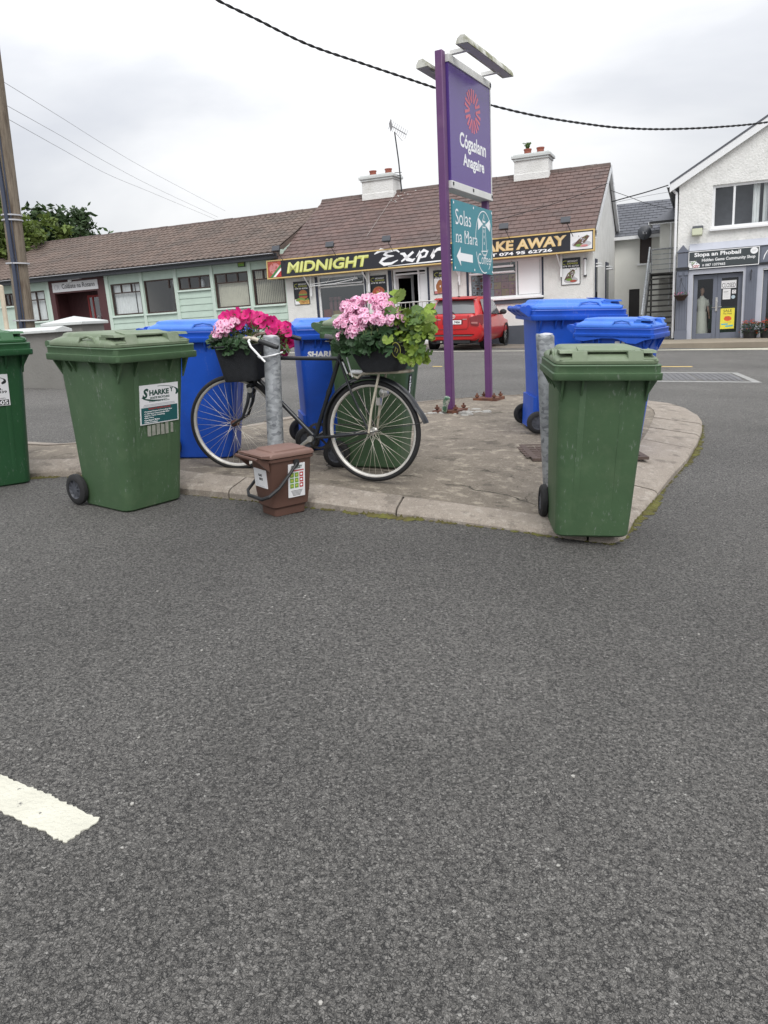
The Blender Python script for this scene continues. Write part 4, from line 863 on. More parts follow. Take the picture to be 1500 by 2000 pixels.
b = MB(); b.box(-27.1, -.42, 3.62, -11.05, -.38, 3.80); b.box(-27.1, -.38, 3.62, -11.05, 0, 3.65); b.build('fascia', GREYPVC, gb, smooth=0)
b = MB(); b.lathe([(.065, 0), (.065, 16.0)], None, T(-27.1, -.49, 3.80) @ RY(90), 10, -90, 90); b.build('gutter', GREYPVC, gb)
b = MB(); b.tube([(-27.1, -.555, 3.79), (-11.1, -.555, 3.79)], .012, n=5); b.build('gutter_lip', PALEG, gb)
# nameplate over the door
r = empty('name_board', None, None, 'white name board with dark lettering over the maroon doorway', 'sign', mat=FM @ T(-20.79, -.06, 3.35)); b = MB(); b.box(-1.2, 0, -.19, 1.2, .022, .19); b.build('board', mat('off_white_board', (.62, .62, .63), .6, .04), r, bevel=.004)
b = MB(); P = T(0, -.003, 0) @ RX(90); b.text('Coláiste na Rosann', -.68, -.07, .19, INK, P, w=1.72, bold=.012); b.stroke([(-1.0 + .08 * math.cos(R_(a)), .09 * math.sin(R_(a))) for a in range(50, 320, 30)], .028, PALEG, P); b.text('R', -.94, -.10, .19, PALEG, P, bold=.02)
b.build('lettering', None, r, smooth=0)
r = empty('exit_sign_box', None, None, 'small lime green sign box under the eaves of the mint building', 'sign', mat=FM @ T(-12.77, -.06, 3.55)); b = MB(); b.box(-.15, 0, -.085, .15, .05, .085, BLKPL); b.box(-.125, -.004, -.06, .125, 0, .03, GREENI); b.box(-.125, -.004, .035, .125, 0, .06, SIGNYEL); b.build('case', None, r, smooth=0)

# ---------------------------------------------------------------- white slate-roofed building behind
random.seed(23)
bb = empty('rear_building', None, None, 'plain white building with grey slate roof standing back between cottage and shop', 'building', mat=FM)
b = MB(); holes_wall(b, -3, 3.2, -.6, 3.78, [(.93, 1.36, 2.70, 3.74), (.55, .95, -.3, 1.75)], 7.0, .12); b.quad([(3.2, 7, -.6), (3.2, 13, -.6), (3.2, 13, 3.78), (3.2, 10, 5.2), (3.2, 7, 3.78)]); b.build('wall', WALLS, bb, smooth=0)
b = MB(); b.box(.93, 7.06, 2.70, 1.36, 7.1, 3.74); o = b.build('window', BRNFRAME, bb, smooth=0); b = MB(); b.box(.85, 6.93, 2.63, 1.42, 7.02, 2.70); b.build('sill', PVC, o, smooth=0); b = MB(); b.quad([(.99, 7.055, 2.76), (1.30, 7.055, 2.76), (1.30, 7.055, 3.68), (.99, 7.055, 3.68)]); b.build('pane', mat('brown_window_board', (.035, .022, .022), .5, .1), o, smooth=0)
b = MB(); b.box(.55, 7.06, -.3, .95, 7.1, 1.75); b.build('door', mat('dark_door_paint', (.02, .018, .018), .5, .1), bb, smooth=0)
b = MB(); roof_tiles(b, -3.2, 3.4, (6.72, 3.74), (10, 5.28), 13, 22, lift=.018, jit=.003); b.quad([(-3.2, 10, 5.28), (3.4, 10, 5.28), (3.4, 13.3, 3.74), (-3.2, 13.3, 3.74)]); b.quad([(-3.2, 6.75, 3.72), (3.4, 6.75, 3.72), (3.4, 10, 5.25), (-3.2, 10, 5.25)]); b.build('roof', SLATE, bb, smooth=0)
b = MB(); b.box(-3.2, 6.70, 3.62, 3.4, 6.76, 3.74); b.build('fascia', PVC, bb, smooth=0)
b = MB(); holes_wall(b, 1.72, 3.4, -.5, 4.02, [], 5.6, .1); b.quad([(1.72, 5.6, -.5), (1.72, 5.6, 4.02), (1.72, 7.0, 4.3), (1.72, 7.0, -.5)]); b.build('porch_wall', WALLS, bb, smooth=0)
b = MB(); b.box(1.715, 5.9, 2.6, 1.725, 6.5, 3.9); b.build('porch_door', NAVY, bb, smooth=0)
b = MB(); b.add([(1.38, 5.3, 4.06), (3.5, 5.3, 4.06), (3.5, 7.0, 4.75), (2.3, 7.0, 4.75), (1.38, 7.0, 4.1), (1.38, 5.3, 4.0), (3.5, 5.3, 4.0), (1.38, 7, 4.0)], [(0, 1, 2, 3), (0, 3, 4), (5, 6, 1, 0), (5, 0, 4, 7)]); b.build('porch_roof', SLATE, bb, smooth=0)
b = MB(); b.box(1.38, 5.22, 3.96, 3.5, 5.32, 4.06); b.box(1.33, 5.22, 3.96, 1.40, 7.0, 4.05); b.tube([(2.1, 5.28, 3.98), (2.1, 5.4, 3.75), (2.1, 5.56, 3.7), (2.1, 5.56, 1.0)], .035, n=6); b.build('gutter', PVC, bb, smooth=0)
b = MB(); b.box(1.36, 5.2, 3.99, 3.5, 5.225, 4.07); b.build('gutter_lip', BLKPL, bb, smooth=0)
r = empty('satellite_dish', None, None, 'dark grey satellite dish on the white building above the metal stairs', 'satellite dish', mat=FM @ T(1.12, 6.55, 3.80) @ RZ(8)); b = MB()
b.lathe([(0, .06), (.10, .052), (.18, .03), (.25, 0), (.255, .006), (.18, .04), (0, .07)], None, RX(90), 24); b.build('dish', mat('dark_dish_paint', (.055, .06, .07), .5, .1), r); b = MB(); b.tube([(0, -.02, -.24), (0, -.28, -.12)], .012, n=5); b.box(-.03, -.32, -.15, .03, -.26, -.07); b.tube([(0, .05, 0), (.05, .4, -.1)], .02, n=5); b.build('feed_arm', BLKPL, r); b = MB(); P = T(0, -.015, 0) @ RX(90)
for k in range(3): b.stroke([(-.06 + k * .06, .05 - k * .02), (-.05 + k * .06, -.05)], .018, PALEG, P, .05)
b.build('dish_mark', PALEG, r, smooth=0)
# metal stairs
r = empty('metal_stairs', None, None, 'black metal outside staircase with open treads and handrail', 'staircase', mat=FM)
XL, XR, Y0, Y1, ZT = 1.50, 2.32, .5, 4.3, 2.22; NT = 13
b = MB()
for k in range(NT): u = (k + .5) / NT; b.box(XL, Y0 + (Y1 - Y0) * u - .13, -.15 + (ZT + .15) * (k + 1) / NT - .05, XR, Y0 + (Y1 - Y0) * u + .13, -.15 + (ZT + .15) * (k + 1) / NT)
b.build('treads', mat('worn_dark_timber', (.05, .048, .045), .8, .3, 9, col2=(.16, .155, .14), c2=(.55, .7)), r, smooth=0)
b = MB()
for xx in (XL - .04, XR): b.add([(xx, Y0 - .1, -.25), (xx + .04, Y0 - .1, -.25), (xx + .04, Y0 - .1, -.02), (xx, Y0 - .1, -.02), (xx, Y1, ZT - .2), (xx + .04, Y1, ZT - .2), (xx + .04, Y1, ZT + .04), (xx, Y1, ZT + .04)], [(0, 1, 2, 3), (7, 6, 5, 4), (0, 4, 5, 1), (1, 5, 6, 2), (2, 6, 7, 3), (3, 7, 4, 0)])
b.build('stringer', BLKPL, r, smooth=0)
b = MB(); b.box(XL - .05, Y1, ZT - .08, XR + .1, Y1 + 1.2, ZT); 
for xx in (XL, XR): b.box(xx - .03, Y1 + .5, -.5, xx + .03, Y1 + .56, ZT)
b.build('landing', BLKPL, r, smooth=0)
b = MB()
for dz, rr in ((.92, .03), (.62, .016), (.34, .016)): b.tube([(XL - .05, Y0, -.05 + dz), (XL - .05, Y1, ZT + dz - .02)], rr, n=6)
for k in range(5): u = k / 4; b.tube([(XL - .05, Y0 + (Y1 - Y0) * u, -.1 + (ZT + .1) * u), (XL - .05, Y0 + (Y1 - Y0) * u, .85 + (ZT + .05) * u)], .02, n=6)
b.build('handrail', GALV, r)
b = MB()
for dz, rr in ((.88, .028), (.7, .012), (.52, .012), (.34, .012), (.16, .012)): b.tube([(XL - .05, Y1 + 1.2, ZT + dz), (XR + .3, Y1 + 1.2, ZT + dz)], rr, n=6)
for xx in (XL - .05, XR + .2): b.tube([(xx, Y1 + 1.2, ZT), (xx, Y1 + 1.2, ZT + .88)], .02, n=6)
b.build('landing_rail', GALV, r)

# ---------------------------------------------------------------- white gabled shop building
random.seed(24)
sh = empty('shop_building', None, None, 'white pebbledashed gabled building with slate-grey shopfront', 'building', mat=FMS)
XE = 8.6; AP = (XE - .95) / 2; AZ = 4.72 + (AP + 1.15) * .585
b = MB(); holes_wall(b, -.95, XE, -.4, 4.80, [(0.0, 1.62, 3.30, 4.54), (-.46, .96, -.02, 2.02), (1.50, 3.2, -.02, 2.02), (4.2, 5.8, 3.3, 4.54)], 0, .16); b.quad([(-.95, 0, 4.80), (XE, 0, 4.80), (AP, 0, 4.80 + (AP + .95) * .585)]); b.quad([(-.95, 0, -.4), (-.95, 0, 4.8), (-.95, 12, 4.8), (-.95, 12, -.4)]); b.build('wall', WALLR, sh, smooth=0)
b = MB(); sl = .585
for s in (0, 1):
    X0, X1 = (-1.22, AP) if s == 0 else (XE + .27, AP); zz0 = 4.80 - .27 * sl + .10; zz1 = zz0 + abs(X1 - X0) * sl
    b.add([(X0, -.18, zz0), (X1, -.18, zz1), (X1, 12, zz1), (X0, 12, zz0), (X0, -.18, zz0 - .06), (X1, -.18, zz1 - .06), (X1, 12, zz1 - .06), (X0, 12, zz0 - .06)], [(0, 1, 2, 3), (4, 7, 6, 5), (0, 4, 5, 1), (0, 3, 7, 4)])
rs = b.build('roof', SLATE, sh, smooth=0)
b = MB()
for s in (0, 1):
    X0, X1 = (-1.22, AP) if s == 0 else (XE + .27, AP); zz0 = 4.80 - .27 * sl + .038; zz1 = zz0 + abs(X1 - X0) * sl
    b.add([(X0, -.165, zz0), (X1, -.165, zz1), (X1, -.165, zz1 - .22), (X0, -.165, zz0 - .22), (X0, -.01, zz0 - .22), (X1, -.01, zz1 - .22)], [(0, 1, 2, 3), (3, 2, 5, 4)])
b.build('barge_board', PVC, sh, smooth=0)
b = MB(); b.lathe([(.06, 0), (.06, 12)], None, T(-1.26, -.17, 4.66) @ RX(-90), 10, 0, 180); b.build('gutter', BLKPL, sh); b = MB(); b.tube([(-1.2, .1, 4.62), (-1.02, .06, 4.42), (-1.02, .03, 4.2), (-1.02, .03, .1)], .04, n=8); b.build('downpipe', PVC, sh)
window(sh, 0.0, 1.62, 3.30, 4.54, PVC, t=.075, rec=.10, mull=[(.60, None, None)], rm=mat('lit_toned_bedroom', (.22, .22, .24), .9, .1), rd=.8, sill=.11, sm=PVC, cur=[(1.12, 1.30, 3.38, 4.5, .14, .02, .07, CURTAIN), (1.4, 1.55, 3.38, 4.5, .14, .02, .07, CURTAIN)])  # lit look of the bedroom comes from its lining colour
window(sh, 4.2, 5.8, 3.30, 4.54, PVC, t=.075, rec=.10, mull=[(5.0, None, None)], rm=ROOM, rd=.8, sill=.11, sm=PVC)
# shopfront
b = MB(); b.box(-.62, -.10, 2.13, XE, .0, 2.70); b.box(-.95, -.13, -.06, -.62, .0, 2.16); b.box(-.97, -.15, -.06, -.60, .0, .32); b.box(-.93, -.15, 2.24, -.64, 0, 2.66); b.add([(-.97, -.17, 2.68), (-.60, -.17, 2.68), (-.785, -.17, 2.90), (-.97, 0, 2.68), (-.60, 0, 2.68), (-.785, 0, 2.90)], [(0, 1, 2), (0, 2, 5, 3), (1, 4, 5, 2), (0, 3, 4, 1)]); b.box(1.02, -.11, -.06, 1.33, 0, 2.13); b.box(3.3, -.11, -.06, 3.6, 0, 2.13)
for k in range(4): b.box(-.90 + k * .075, -.142, .36, -.90 + k * .075 + .045, -.13, 1.95); b.box(1.05 + k * .068, -.12, .2, 1.05 + k * .068 + .04, -.11, 2.0)
for k in range(2): b.box(-.89 + k * .17, -.165, 2.0, -.89 + k * .17 + .1, -.13, 2.1)
b.build('shopfront', SHOPGREY, sh, smooth=0)
b = MB(); b.box(-.98, -.16, 2.165, XE, -.10, 2.20, None); b.box(-.98, -.17, 2.16, -.59, -.10, 2.235); b.build('cornice', BLKPL, sh, smooth=0)
b = MB(); b.add([(-.60, -.14, 2.70), (XE, -.14, 2.70), (XE, 0, 2.91), (-.60, 0, 2.91), (-.6, 0, 2.70), (XE, 0, 2.7)], [(0, 1, 2, 3), (4, 5, 1, 0), (4, 0, 3)]); b.box(-.61, -.085, -.06, -.47, -.002, 2.13); b.box(.95, -.085, -.06, 1.02, -.002, 2.13); b.box(-.47, -.085, 2.0, .95, -.002, 2.13); b.box(1.33, -.085, -.06, 1.48, -.002, 2.13); b.box(1.48, -.085, 2.03, 3.3, -.002, 2.13); b.build('pale_trim', SHOPPALE, sh, smooth=0)
def leaf(x0, x1, name='door'):
    b = MB(); t = .12; b.box(x0, .06, -.02, x0 + t, .11, 1.97); b.box(x1 - t, .06, -.02, x1, .11, 1.97); b.box(x0 + t, .06, -.02, x1 - t, .11, .20); b.box(x0 + t, .06, 1.84, x1 - t, .11, 1.97); o = b.build(name, SHOPGREY, sh, bevel=.006)
    b = MB(); b.quad([(x0 + t, .09, .20), (x1 - t, .09, .20), (x1 - t, .09, 1.84), (x0 + t, .09, 1.84)]); b.build('pane', GLASS, o, smooth=0); return o
dA = leaf(-.45, .235); dB = leaf(.24, .945); dC = leaf(1.51, 2.2); dD = leaf(2.21, 2.95)
b = MB(); b.box(.20, .04, .86, .26, .06, 1.28); b.tube([(.20, .05, .98), (.10, .0, .98)], .012, n=5); b.tube([(.29, .05, .98), (.38, .0, .99)], .012, n=5); b.tube([(.23, .05, 1.2), (.27, .02, 1.15)], .012, n=5); b.build('handle', CHROME, dB)
b = MB(); room(b, -.45, .95, -.02, 2.0, .13, 1.5); b.build('shop_lining', DARKROOM, sh, smooth=0); b = MB(); b.box(.25, .6, .05, .95, .7, .98); b.box(.02, .9, .3, .4, 1.0, 1.05); b.build('display_counter', mat('dark_green_panel', (.008, .07, .035), .6, .1), sh, smooth=0)
b = MB(); room(b, 1.5, 3.2, -.02, 2.0, .13, 1.5); b.build('shop_lining', mat('warm_shop_room', (.10, .10, .085), .9, .3, 2), sh, smooth=0)
b = MB(); b.box(-.47, -.08, -.08, .97, .12, -.02); b.box(1.48, -.08, -.08, 3.0, .12, -.02); b.build('threshold', mat('yellowed_step', (.45, .36, .16), .8, .3, 9), sh, smooth=0)
# sign boards of the shopfront
P = RX(90)
r = empty('shop_sign', None, None, 'charcoal shop sign with white lettering and a small tree emblem', 'sign', mat=FMS @ T(.365, -.155, 2.42)); b = MB(); b.box(-.965, 0, -.24, .965, .03, .24); b.build('board', SHOPSIGN, r, smooth=0)
b = MB(); frame_boxes(b, -.985, .985, -.26, .26, .02, -.006, .035); b.build('frame', WVINYL, r, smooth=0); M_ = T(0, -.002, 0) @ P
b = MB(); b.text('Siopa an Phobail', -.82, .06, .155, WVINYL, M_, w=1.30, bold=.03); b.text('Hidden Gems Community Shop', -.60, -.085, .115, WVINYL, M_, w=1.48, bold=.02); b.text('087 1377465', -.50, -.20, .075, WVINYL, M_, w=.56, bold=.02); b.disc(-.56, -.165, .032, .032, PALEG, M_, .0005); b.build('lettering', None, r, smooth=0)
b = MB(); b.quad([(-.96, -.235, .0006), (-.66, -.235, .0006), (-.66, -.13, .0006), (-.80, -.02, .0006), (-.96, -.02, .0006)], WVINYL, M_); random.seed(3)
for k in range(40): b.disc(-.86 + random.gauss(0, .05), -.075 + random.gauss(0, .03), .012, .010, random.choice((GREENI, INKG, PALEG)), M_, .001 + k * 2e-5, 6)
b.stroke([(-.86, -.21), (-.87, -.14), (-.84, -.10)], .02, FOODS[5], M_, .002); b.text('cnr', -.84, -.215, .07, REDI, M_, w=.17, z=.0022, bold=.02); b.disc(.84, .15, .105, .095, WVINYL, M_, .0006); b.stroke([(.78, .16), (.90, .17)], .01, PALEG, M_, .001); b.stroke([(.79, .13), (.88, .14)], .01, PALEG, M_, .001); b.build('emblem', None, r, smooth=0)
r = empty('shop_sign', None, None, 'grey fascia panel with white script lettering at the right edge', 'sign', mat=FMS @ T(2.4, -.115, 2.43)); b = MB(); b.box(-1.0, 0, -.21, 1.0, .015, .21); b.build('board', SHOPGREY, r, smooth=0); b = MB(); M_ = T(0, -.002, 0) @ P; b.stroke([(-.93, -.14), (-.90, -.02), (-.83, .12), (-.80, .02), (-.79, -.08), (-.73, .04), (-.69, .10), (-.68, -.02), (-.65, -.09)], [.015, .03, .025, .03, .02, .03, .025, .03, .02], WVINYL, M_); b.stroke([(-.58 + .06 * math.cos(R_(a)), -.03 + .06 * math.sin(R_(a))) for a in range(0, 360, 36)], .022, WVINYL, M_, closed=True); b.build('lettering', WVINYL, r, smooth=0)
r = empty('wall_floodlight', None, None, 'cream floodlight on the white wall above the charcoal shop sign', 'floodlight', mat=FMS @ T(-.40, -.14, 3.24) @ RX(-18)); b = MB(); b.box(-.15, -.06, -.12, .15, .06, .10); b.build('lens', mat('pale_lamp_glass', (.42, .44, .32), .3, .05), r, bevel=.02); b = MB(); b.box(-.14, -.02, .10, .17, .14, .19); b.tube([(0, .05, .1), (0, .16, .0)], .03, n=6); b.build('lamp_housing', GREYPVC, r, bevel=.015)
# notices on the right-hand door leaf
def paper(name, x0, x1, z0, z1, m, label, y=.052):
    r = empty(name, None, None, label, 'notice', mat=FMS @ T((x0 + x1) / 2, y, (z0 + z1) / 2)); b = MB(); b.box((x0 - x1) / 2, 0, (z0 - z1) / 2, (x1 - x0) / 2, .006, (z1 - z0) / 2); b.build('sheet', m, r, smooth=0); return r, T(0, -.0015, 0) @ P
r, M_ = paper('door_notice', .35, .77, 1.53, 1.76, WHITE, 'white card reading CLOSED hung in the shop door'); b = MB(); b.text('CLOSED', 0, -.09, .13, INK, M_, w=.38, al='c'); b.build('lettering', None, r, smooth=0)
r, M_ = paper('door_notice', .40, .62, 1.20, 1.51, WHITE, 'white printed letter under the CLOSED card'); b = MB()
for k in range(7): b.stroke([(-.085, .10 - k * .032), (.085 - .04 * (k % 3), .10 - k * .032)], .006 + .006 * (k == 1), PALEG if k != 1 else INK, M_)
b.build('lettering', None, r, smooth=0)
r, M_ = paper('door_notice', .66, .77, 1.36, 1.47, WHITE, 'small square white sticker beside the printed letter'); b = MB(); b.stroke([(-.03, .0), (.0, .03), (.03, .02)], .012, INK, M_); b.stroke([(-.03, -.03), (.03, -.03)], .008, INK, M_); b.build('lettering', None, r, smooth=0)
r = empty('door_notice', None, None, 'small round pale blue sticker below the square one', 'notice', mat=FMS @ T(.70, .052, 1.26)); b = MB(); b.lathe([(0, -.003), (.055, -.003), (.055, .003), (0, .003)], None, RX(90), 18); b.build('sheet', mat('pale_blue_sticker', (.42, .52, .58), .5, 0), r)
r, M_ = paper('door_notice', .36, .76, .31, .93, YELP, 'yellow handwritten SALE poster in the shop door'); b = MB(); b.text('SALE', 0, .20, .075, INK, M_, w=.24, al='c'); b.text('This Week', 0, .125, .055, INK, M_, w=.25, al='c'); b.disc(.01, .0, .11, .075, mat('orange_marker', (.75, .13, .03), .6, .1), M_, .0004); b.text('PER', 0, .015, .05, REDI, M_, w=.14, al='c', z=.0008); b.text('ITEM', 0, -.045, .05, REDI, M_, w=.17, al='c', z=.0008); b.text('from only', .02, -.13, .04, FOODS[4], M_, w=.2, al='c'); cy = mat('turquoise_marker', (.08, .42, .5), .6, .1); b.stroke([(-.17, -.17), (.02, -.165)], .04, cy, M_); b.stroke([(-.05, -.235), (.17, -.215)], .045, cy, M_); b.build('lettering', None, r, smooth=0)
# mannequin in the left-hand leaf
r = empty('mannequin', None, None, 'shop mannequin in a long cream dress behind the left door pane', 'mannequin', mat=FMS @ T(-.19, .48, .10)); b = MB()
b.loft([[(x * a, y * c + o_, z) for x, y in [(math.cos(q * math.pi / 6), math.sin(q * math.pi / 6)) for q in range(12)]] for a, c, o_, z in ((.05, .05, 0, 1.25), (.075, .07, 0, 1.19), (.15, .08, 0, 1.14), (.16, .10, 0, 1.02), (.14, .10, -.01, .9), (.125, .09, 0, .80), (.16, .12, 0, .72), (.17, .13, 0, .60), (.19, .14, 0, .3), (.23, .17, 0, .08), (.20, .15, 0, .02))]); b.tube([(.15, 0, 1.12), (.18, 0, 1.0), (.185, 0, .92)], [.05, .05, .052], n=8); b.build('dress', DRESS, r, smooth=180)
b = MB(); b.lathe([(0, 1.50), (.05, 1.49), (.08, 1.44), (.085, 1.39), (.07, 1.33), (.045, 1.29), (.035, 1.26), (.04, 1.2)], None, T(0, -.01, 0) @ Matrix.Diagonal((.8, 1, 1, 1)), 14); b.tube([(.18, 0, .94), (.20, -.01, .80), (.235, -.05, .62)], [.036, .03, .022], n=8)
for q in range(4): b.tube([(.232 + q * .006 - .01, -.05, .62), (.24 + q * .008 - .012, -.06, .56), (.24 + q * .008 - .012, -.062, .52 + .01 * (q in (0, 3)))], .007, n=5)
b.tube([(.225, -.055, .61), (.215, -.075, .57)], .008, n=5); b.build('body', SKIN, r, smooth=180)
b = MB(); b.lathe([(0, 1.53), (.06, 1.52), (.095, 1.45), (.095, 1.36), (.07, 1.26), (.05, 1.24)], None, T(-.01, .02, 0) @ Matrix.Diagonal((.85, 1, 1, 1)), 14, 20, 160 + 60); b.build('hair', HAIR, r)

# ---------------------------------------------------------------- left: rendered wall, pillar, pole, stake, trees
gz = G(-5.4, 12.2)
r = empty('roadside_wall', None, None, 'low grey rendered wall with white painted coping at the left', 'wall', mat=T(-4.95, 12.65, gz) @ RZ(158))
b = MB(); b.box(0, -.12, -.3, 9, .12, .92 - .03); b.build('wall', GREYWALL, r, smooth=0)
b = MB(); b.add([(-.06, -.19, .87), (9, -.19, .87), (9, .19, .87), (-.06, .19, .87), (-.06, -.19, .915), (9, -.19, .915), (9, .19, .915), (-.06, .19, .915), (-.06, 0, .965), (9, 0, .965)], [(3, 2, 1, 0), (0, 1, 5, 4), (2, 3, 7, 6), (4, 5, 9, 8), (6, 7, 8, 9), (0, 4, 8, 7, 3), (1, 2, 6, 9, 5)]); b.build('coping', COPING, r, bevel=.008)
r = empty('gate_pillar', None, None, 'grey rendered gate pillar with white pyramid cap behind the low wall', 'pillar', mat=T(-5.02, 13.5, gz) @ RZ(-14))
b = MB(); b.box(-.33, -.33, -.3, .33, .33, .98); b.build('shaft', GREYWALL, r, bevel=.01)
b = MB(); b.add([(-.39, -.39, .97), (.39, -.39, .97), (.39, .39, .97), (-.39, .39, .97), (-.39, -.39, 1.02), (.39, -.39, 1.02), (.39, .39, 1.02), (-.39, .39, 1.02), (0, 0, 1.12)], [(3, 2, 1, 0), (0, 1, 5, 4), (1, 2, 6, 5), (2, 3, 7, 6), (3, 0, 4, 7), (4, 5, 8), (5, 6, 8), (6, 7, 8), (7, 4, 8)]); b.build('cap', COPING, r, bevel=.008)
pz = G(-6.15, 14)
r = empty('utility_pole', None, None, 'tall weathered timber pole with dark cable conduit at the left edge', 'utility pole', mat=T(-6.12, 14, pz) @ RY(2.9))
b = MB(); b.lathe([(.155, -.3), (.150, .8), (.145, 2.5), (.138, 4), (.13, 6), (.12, 9), (.0, 9.05)], None, None, 20); b.build('trunk', TIMBER, r)
b = MB(); b.tube([(-.01, -.165, -.2), (-.01, -.165, 2.1), (-.03, -.16, 3.1), (-.07, -.15, 4.3), (-.10, -.10, 6), (-.1, -.08, 8.6)], .036, n=8); b.tube([(.055, -.16, -.2), (.045, -.16, 2.8), (.02, -.15, 4.2)], .012, n=5); b.build('conduit', mat('blue_black_conduit', (.035, .045, .075), .5, .1), r)
b = MB()
for z in (.55, 1.05, 2.0, 2.7, 2.78): b.lathe([(.152, z), (.192 if z < 2.6 else .17, z), (.192 if z < 2.6 else .17, z + .022), (.152, z + .022)], None, T(-.0, -.01, 0), 18)
b.build('strap', PALEG, r)
b = MB(); b.lathe([(.04, 0), (.034, 1.15)], None, T(-6.18, 13.2, G(-6.2, 13.2) + .0) @ RY(4), 8)
r = empty('marker_post', (-6.12, 13.3, G(-6.2, 13.3)), (0, R_(2), 0), 'thin pale wooden stake leaning beside the timber pole', 'stake'); b = MB(); b.lathe([(.042, -.3), (.038, 1.62), (.0, 1.64)], None, None, 8); b.build('shaft', mat('pale_stake_wood', (.50, .43, .33), .8, .15, 6), r)
def tree(loc, label, m, sections, nleaf, ls, seed, trunk=.35, th=3.0):
    random.seed(seed); r = empty('broadleaf_tree', loc, None, label, 'tree'); b = MB(); tops = [(c, a) for c, a in sections]
    b.tube([(0, 0, -.5), (.1, .05, th * .6), (.05, .1, th)], [trunk, trunk * .8, trunk * .6], n=9)
    for c, a in tops:
        c = Vector(c); mid = Vector((c.x * .4, c.y * .4, th * .75 + c.z * .2)); b.tube([(.05, .1, th * .8), mid, c], [trunk * .45, trunk * .28, .03], n=6)
        for k in range(4):
            q = c + Vector((random.uniform(-1, 1) * a[0], random.uniform(-1, 1) * a[1], random.uniform(-.5, .9) * a[2])) * .8; b.tube([mid.lerp(c, random.uniform(.3, .9)), q], [.07, .015], n=4)
    b.build('trunk', BARK, r); b = MB(); tot = sum(a[0] * a[1] * a[2] for _, a in tops)
    for c, a in tops:
        n = int(nleaf * a[0] * a[1] * a[2] / tot) + 200; cl = [(Vector((random.gauss(0, .5) * a[0], random.gauss(0, .5) * a[1], random.gauss(0, .5) * a[2])), random.uniform(.3, .75)) for _ in range(max(8, n // 45))]
        for k in range(n):
            o, rr = random.choice(cl); p = Vector(c) + o + Vector((random.gauss(0, rr * .45), random.gauss(0, rr * .45), random.gauss(0, rr * .4)))
            s = ls * random.uniform(.6, 1.3); u = Vector((random.gauss(0, 1), random.gauss(0, 1), random.gauss(0, .6))).normalized(); v = u.cross(Vector((random.gauss(0, 1), random.gauss(0, 1), random.gauss(0, 1)))).normalized()
            b.quad([p - u * s, p + v * s * .45, p + u * s, p - v * s * .45])
    b.build('crown', m, r, smooth=0); return r
tree((-18.2, 39, .55), 'broad olive-green tree behind the roof beside the timber pole', TREEA, [((-2.2, 0, 4.6), (2.4, 2, 1.8)), ((1.0, -.5, 4.6), (2.0, 1.8, 1.7)), ((-.6, .5, 6.2), (2.0, 1.8, 1.3)), ((1.4, .5, 5.6), (1.5, 1.5, 1.3)), ((-4, .5, 5.4), (2, 2, 1.8))], 15000, .20, 5)
tree((-16.1, 43, -.5), 'dark green tree with a spiky top behind the tiled roof', TREEB, [((-.4, 0, 6.0), (1.5, 1.4, 1.9)), ((.9, 0, 5.2), (1.6, 1.4, 1.5)), ((-.7, 0, 7.6), (.8, .8, 1.0)), ((1.15, 0, 6.8), (.55, .6, 1.0)), ((1.3, .1, 7.7), (.28, .3, .55)), ((2.4, 0, 5.3), (1.0, 1.0, 1.0)), ((2.55, 0, 6.2), (.28, .3, .5)), ((3.5, 0, 5.0), (.9, .8, .6)), ((-1.9, 0, 6.4), (.9, 1, 1.1)), ((-2.6, .2, 5.4), (1.6, 1.4, 1.4))], 15000, .19, 6)

# ---------------------------------------------------------------- overhead cables
def cable(name, pts, rad, m, label, twist=0):
    b = MB()
    def cat(P, n=60):
        V = [Vector(p) for p in P]; out = []
        for k in range(n + 1):
            t = k / n * (len(V) - 1); i = min(int(t), len(V) - 2); f = t - i; p0 = V[max(i - 1, 0)]; p1 = V[i]; p2 = V[i + 1]; p3 = V[min(i + 2, len(V) - 1)]
            out.append(.5 * ((2 * p1) + (p2 - p0) * f + (2 * p0 - 5 * p1 + 4 * p2 - p3) * f * f + (3 * p1 - p0 - 3 * p2 + p3) * f ** 3))
        return out
    c = cat(pts, 90)
    if twist:
        c = cat(pts, 500); acc = 0
        for ph in (0, math.pi):
            L_ = 0; out = []
            for k, p in enumerate(c):
                if k: L_ += (p - c[k - 1]).length
                a = L_ / twist * 2 * math.pi + ph; out.append(p + Vector((0, math.cos(a), math.sin(a))) * rad * .9)
            b.tube(out, rad, n=5)
    else: b.tube(c, rad, n=5)
    return tag(b.build(name, m, smooth=180), label, 'cable')
CB_MAIN = [(-3.08, 12.50, 6.60), (-2.62, 12.90, 6.46), (-2.03, 13.40, 6.25), (-1.52, 13.80, 6.10), (-0.77, 14.40, 5.88), (0.07, 15.00, 5.73), (0.98, 15.50, 5.54), (1.57, 15.90, 5.44), (2.59, 16.50, 5.26), (3.63, 17.00, 5.11), (4.83, 17.60, 5.02), (5.71, 18.00, 4.98), (6.78, 18.50, 5.00), (8.14, 19.00, 5.07), (9.60, 19.60, 5.22), (11.42, 20.30, 5.53), (15.43, 22.00, 6.30), (22.24, 24.50, 7.82)]
CB_LEFT = [[(-5.76, 14.00, 5.51), (-6.64, 19.00, 6.15), (-6.91, 23.00, 6.35), (-6.99, 28.00, 6.50), (-6.08, 36.00, 6.23)], [(-5.76, 14.00, 5.15), (-6.70, 19.00, 5.77), (-6.97, 23.00, 5.94), (-7.05, 28.00, 6.07), (-6.44, 36.00, 6.00)], [(-5.78, 14.00, 4.95), (-6.75, 19.00, 5.51), (-7.01, 23.00, 5.65), (-7.08, 28.00, 5.87), (-6.46, 36.00, 5.87)]]
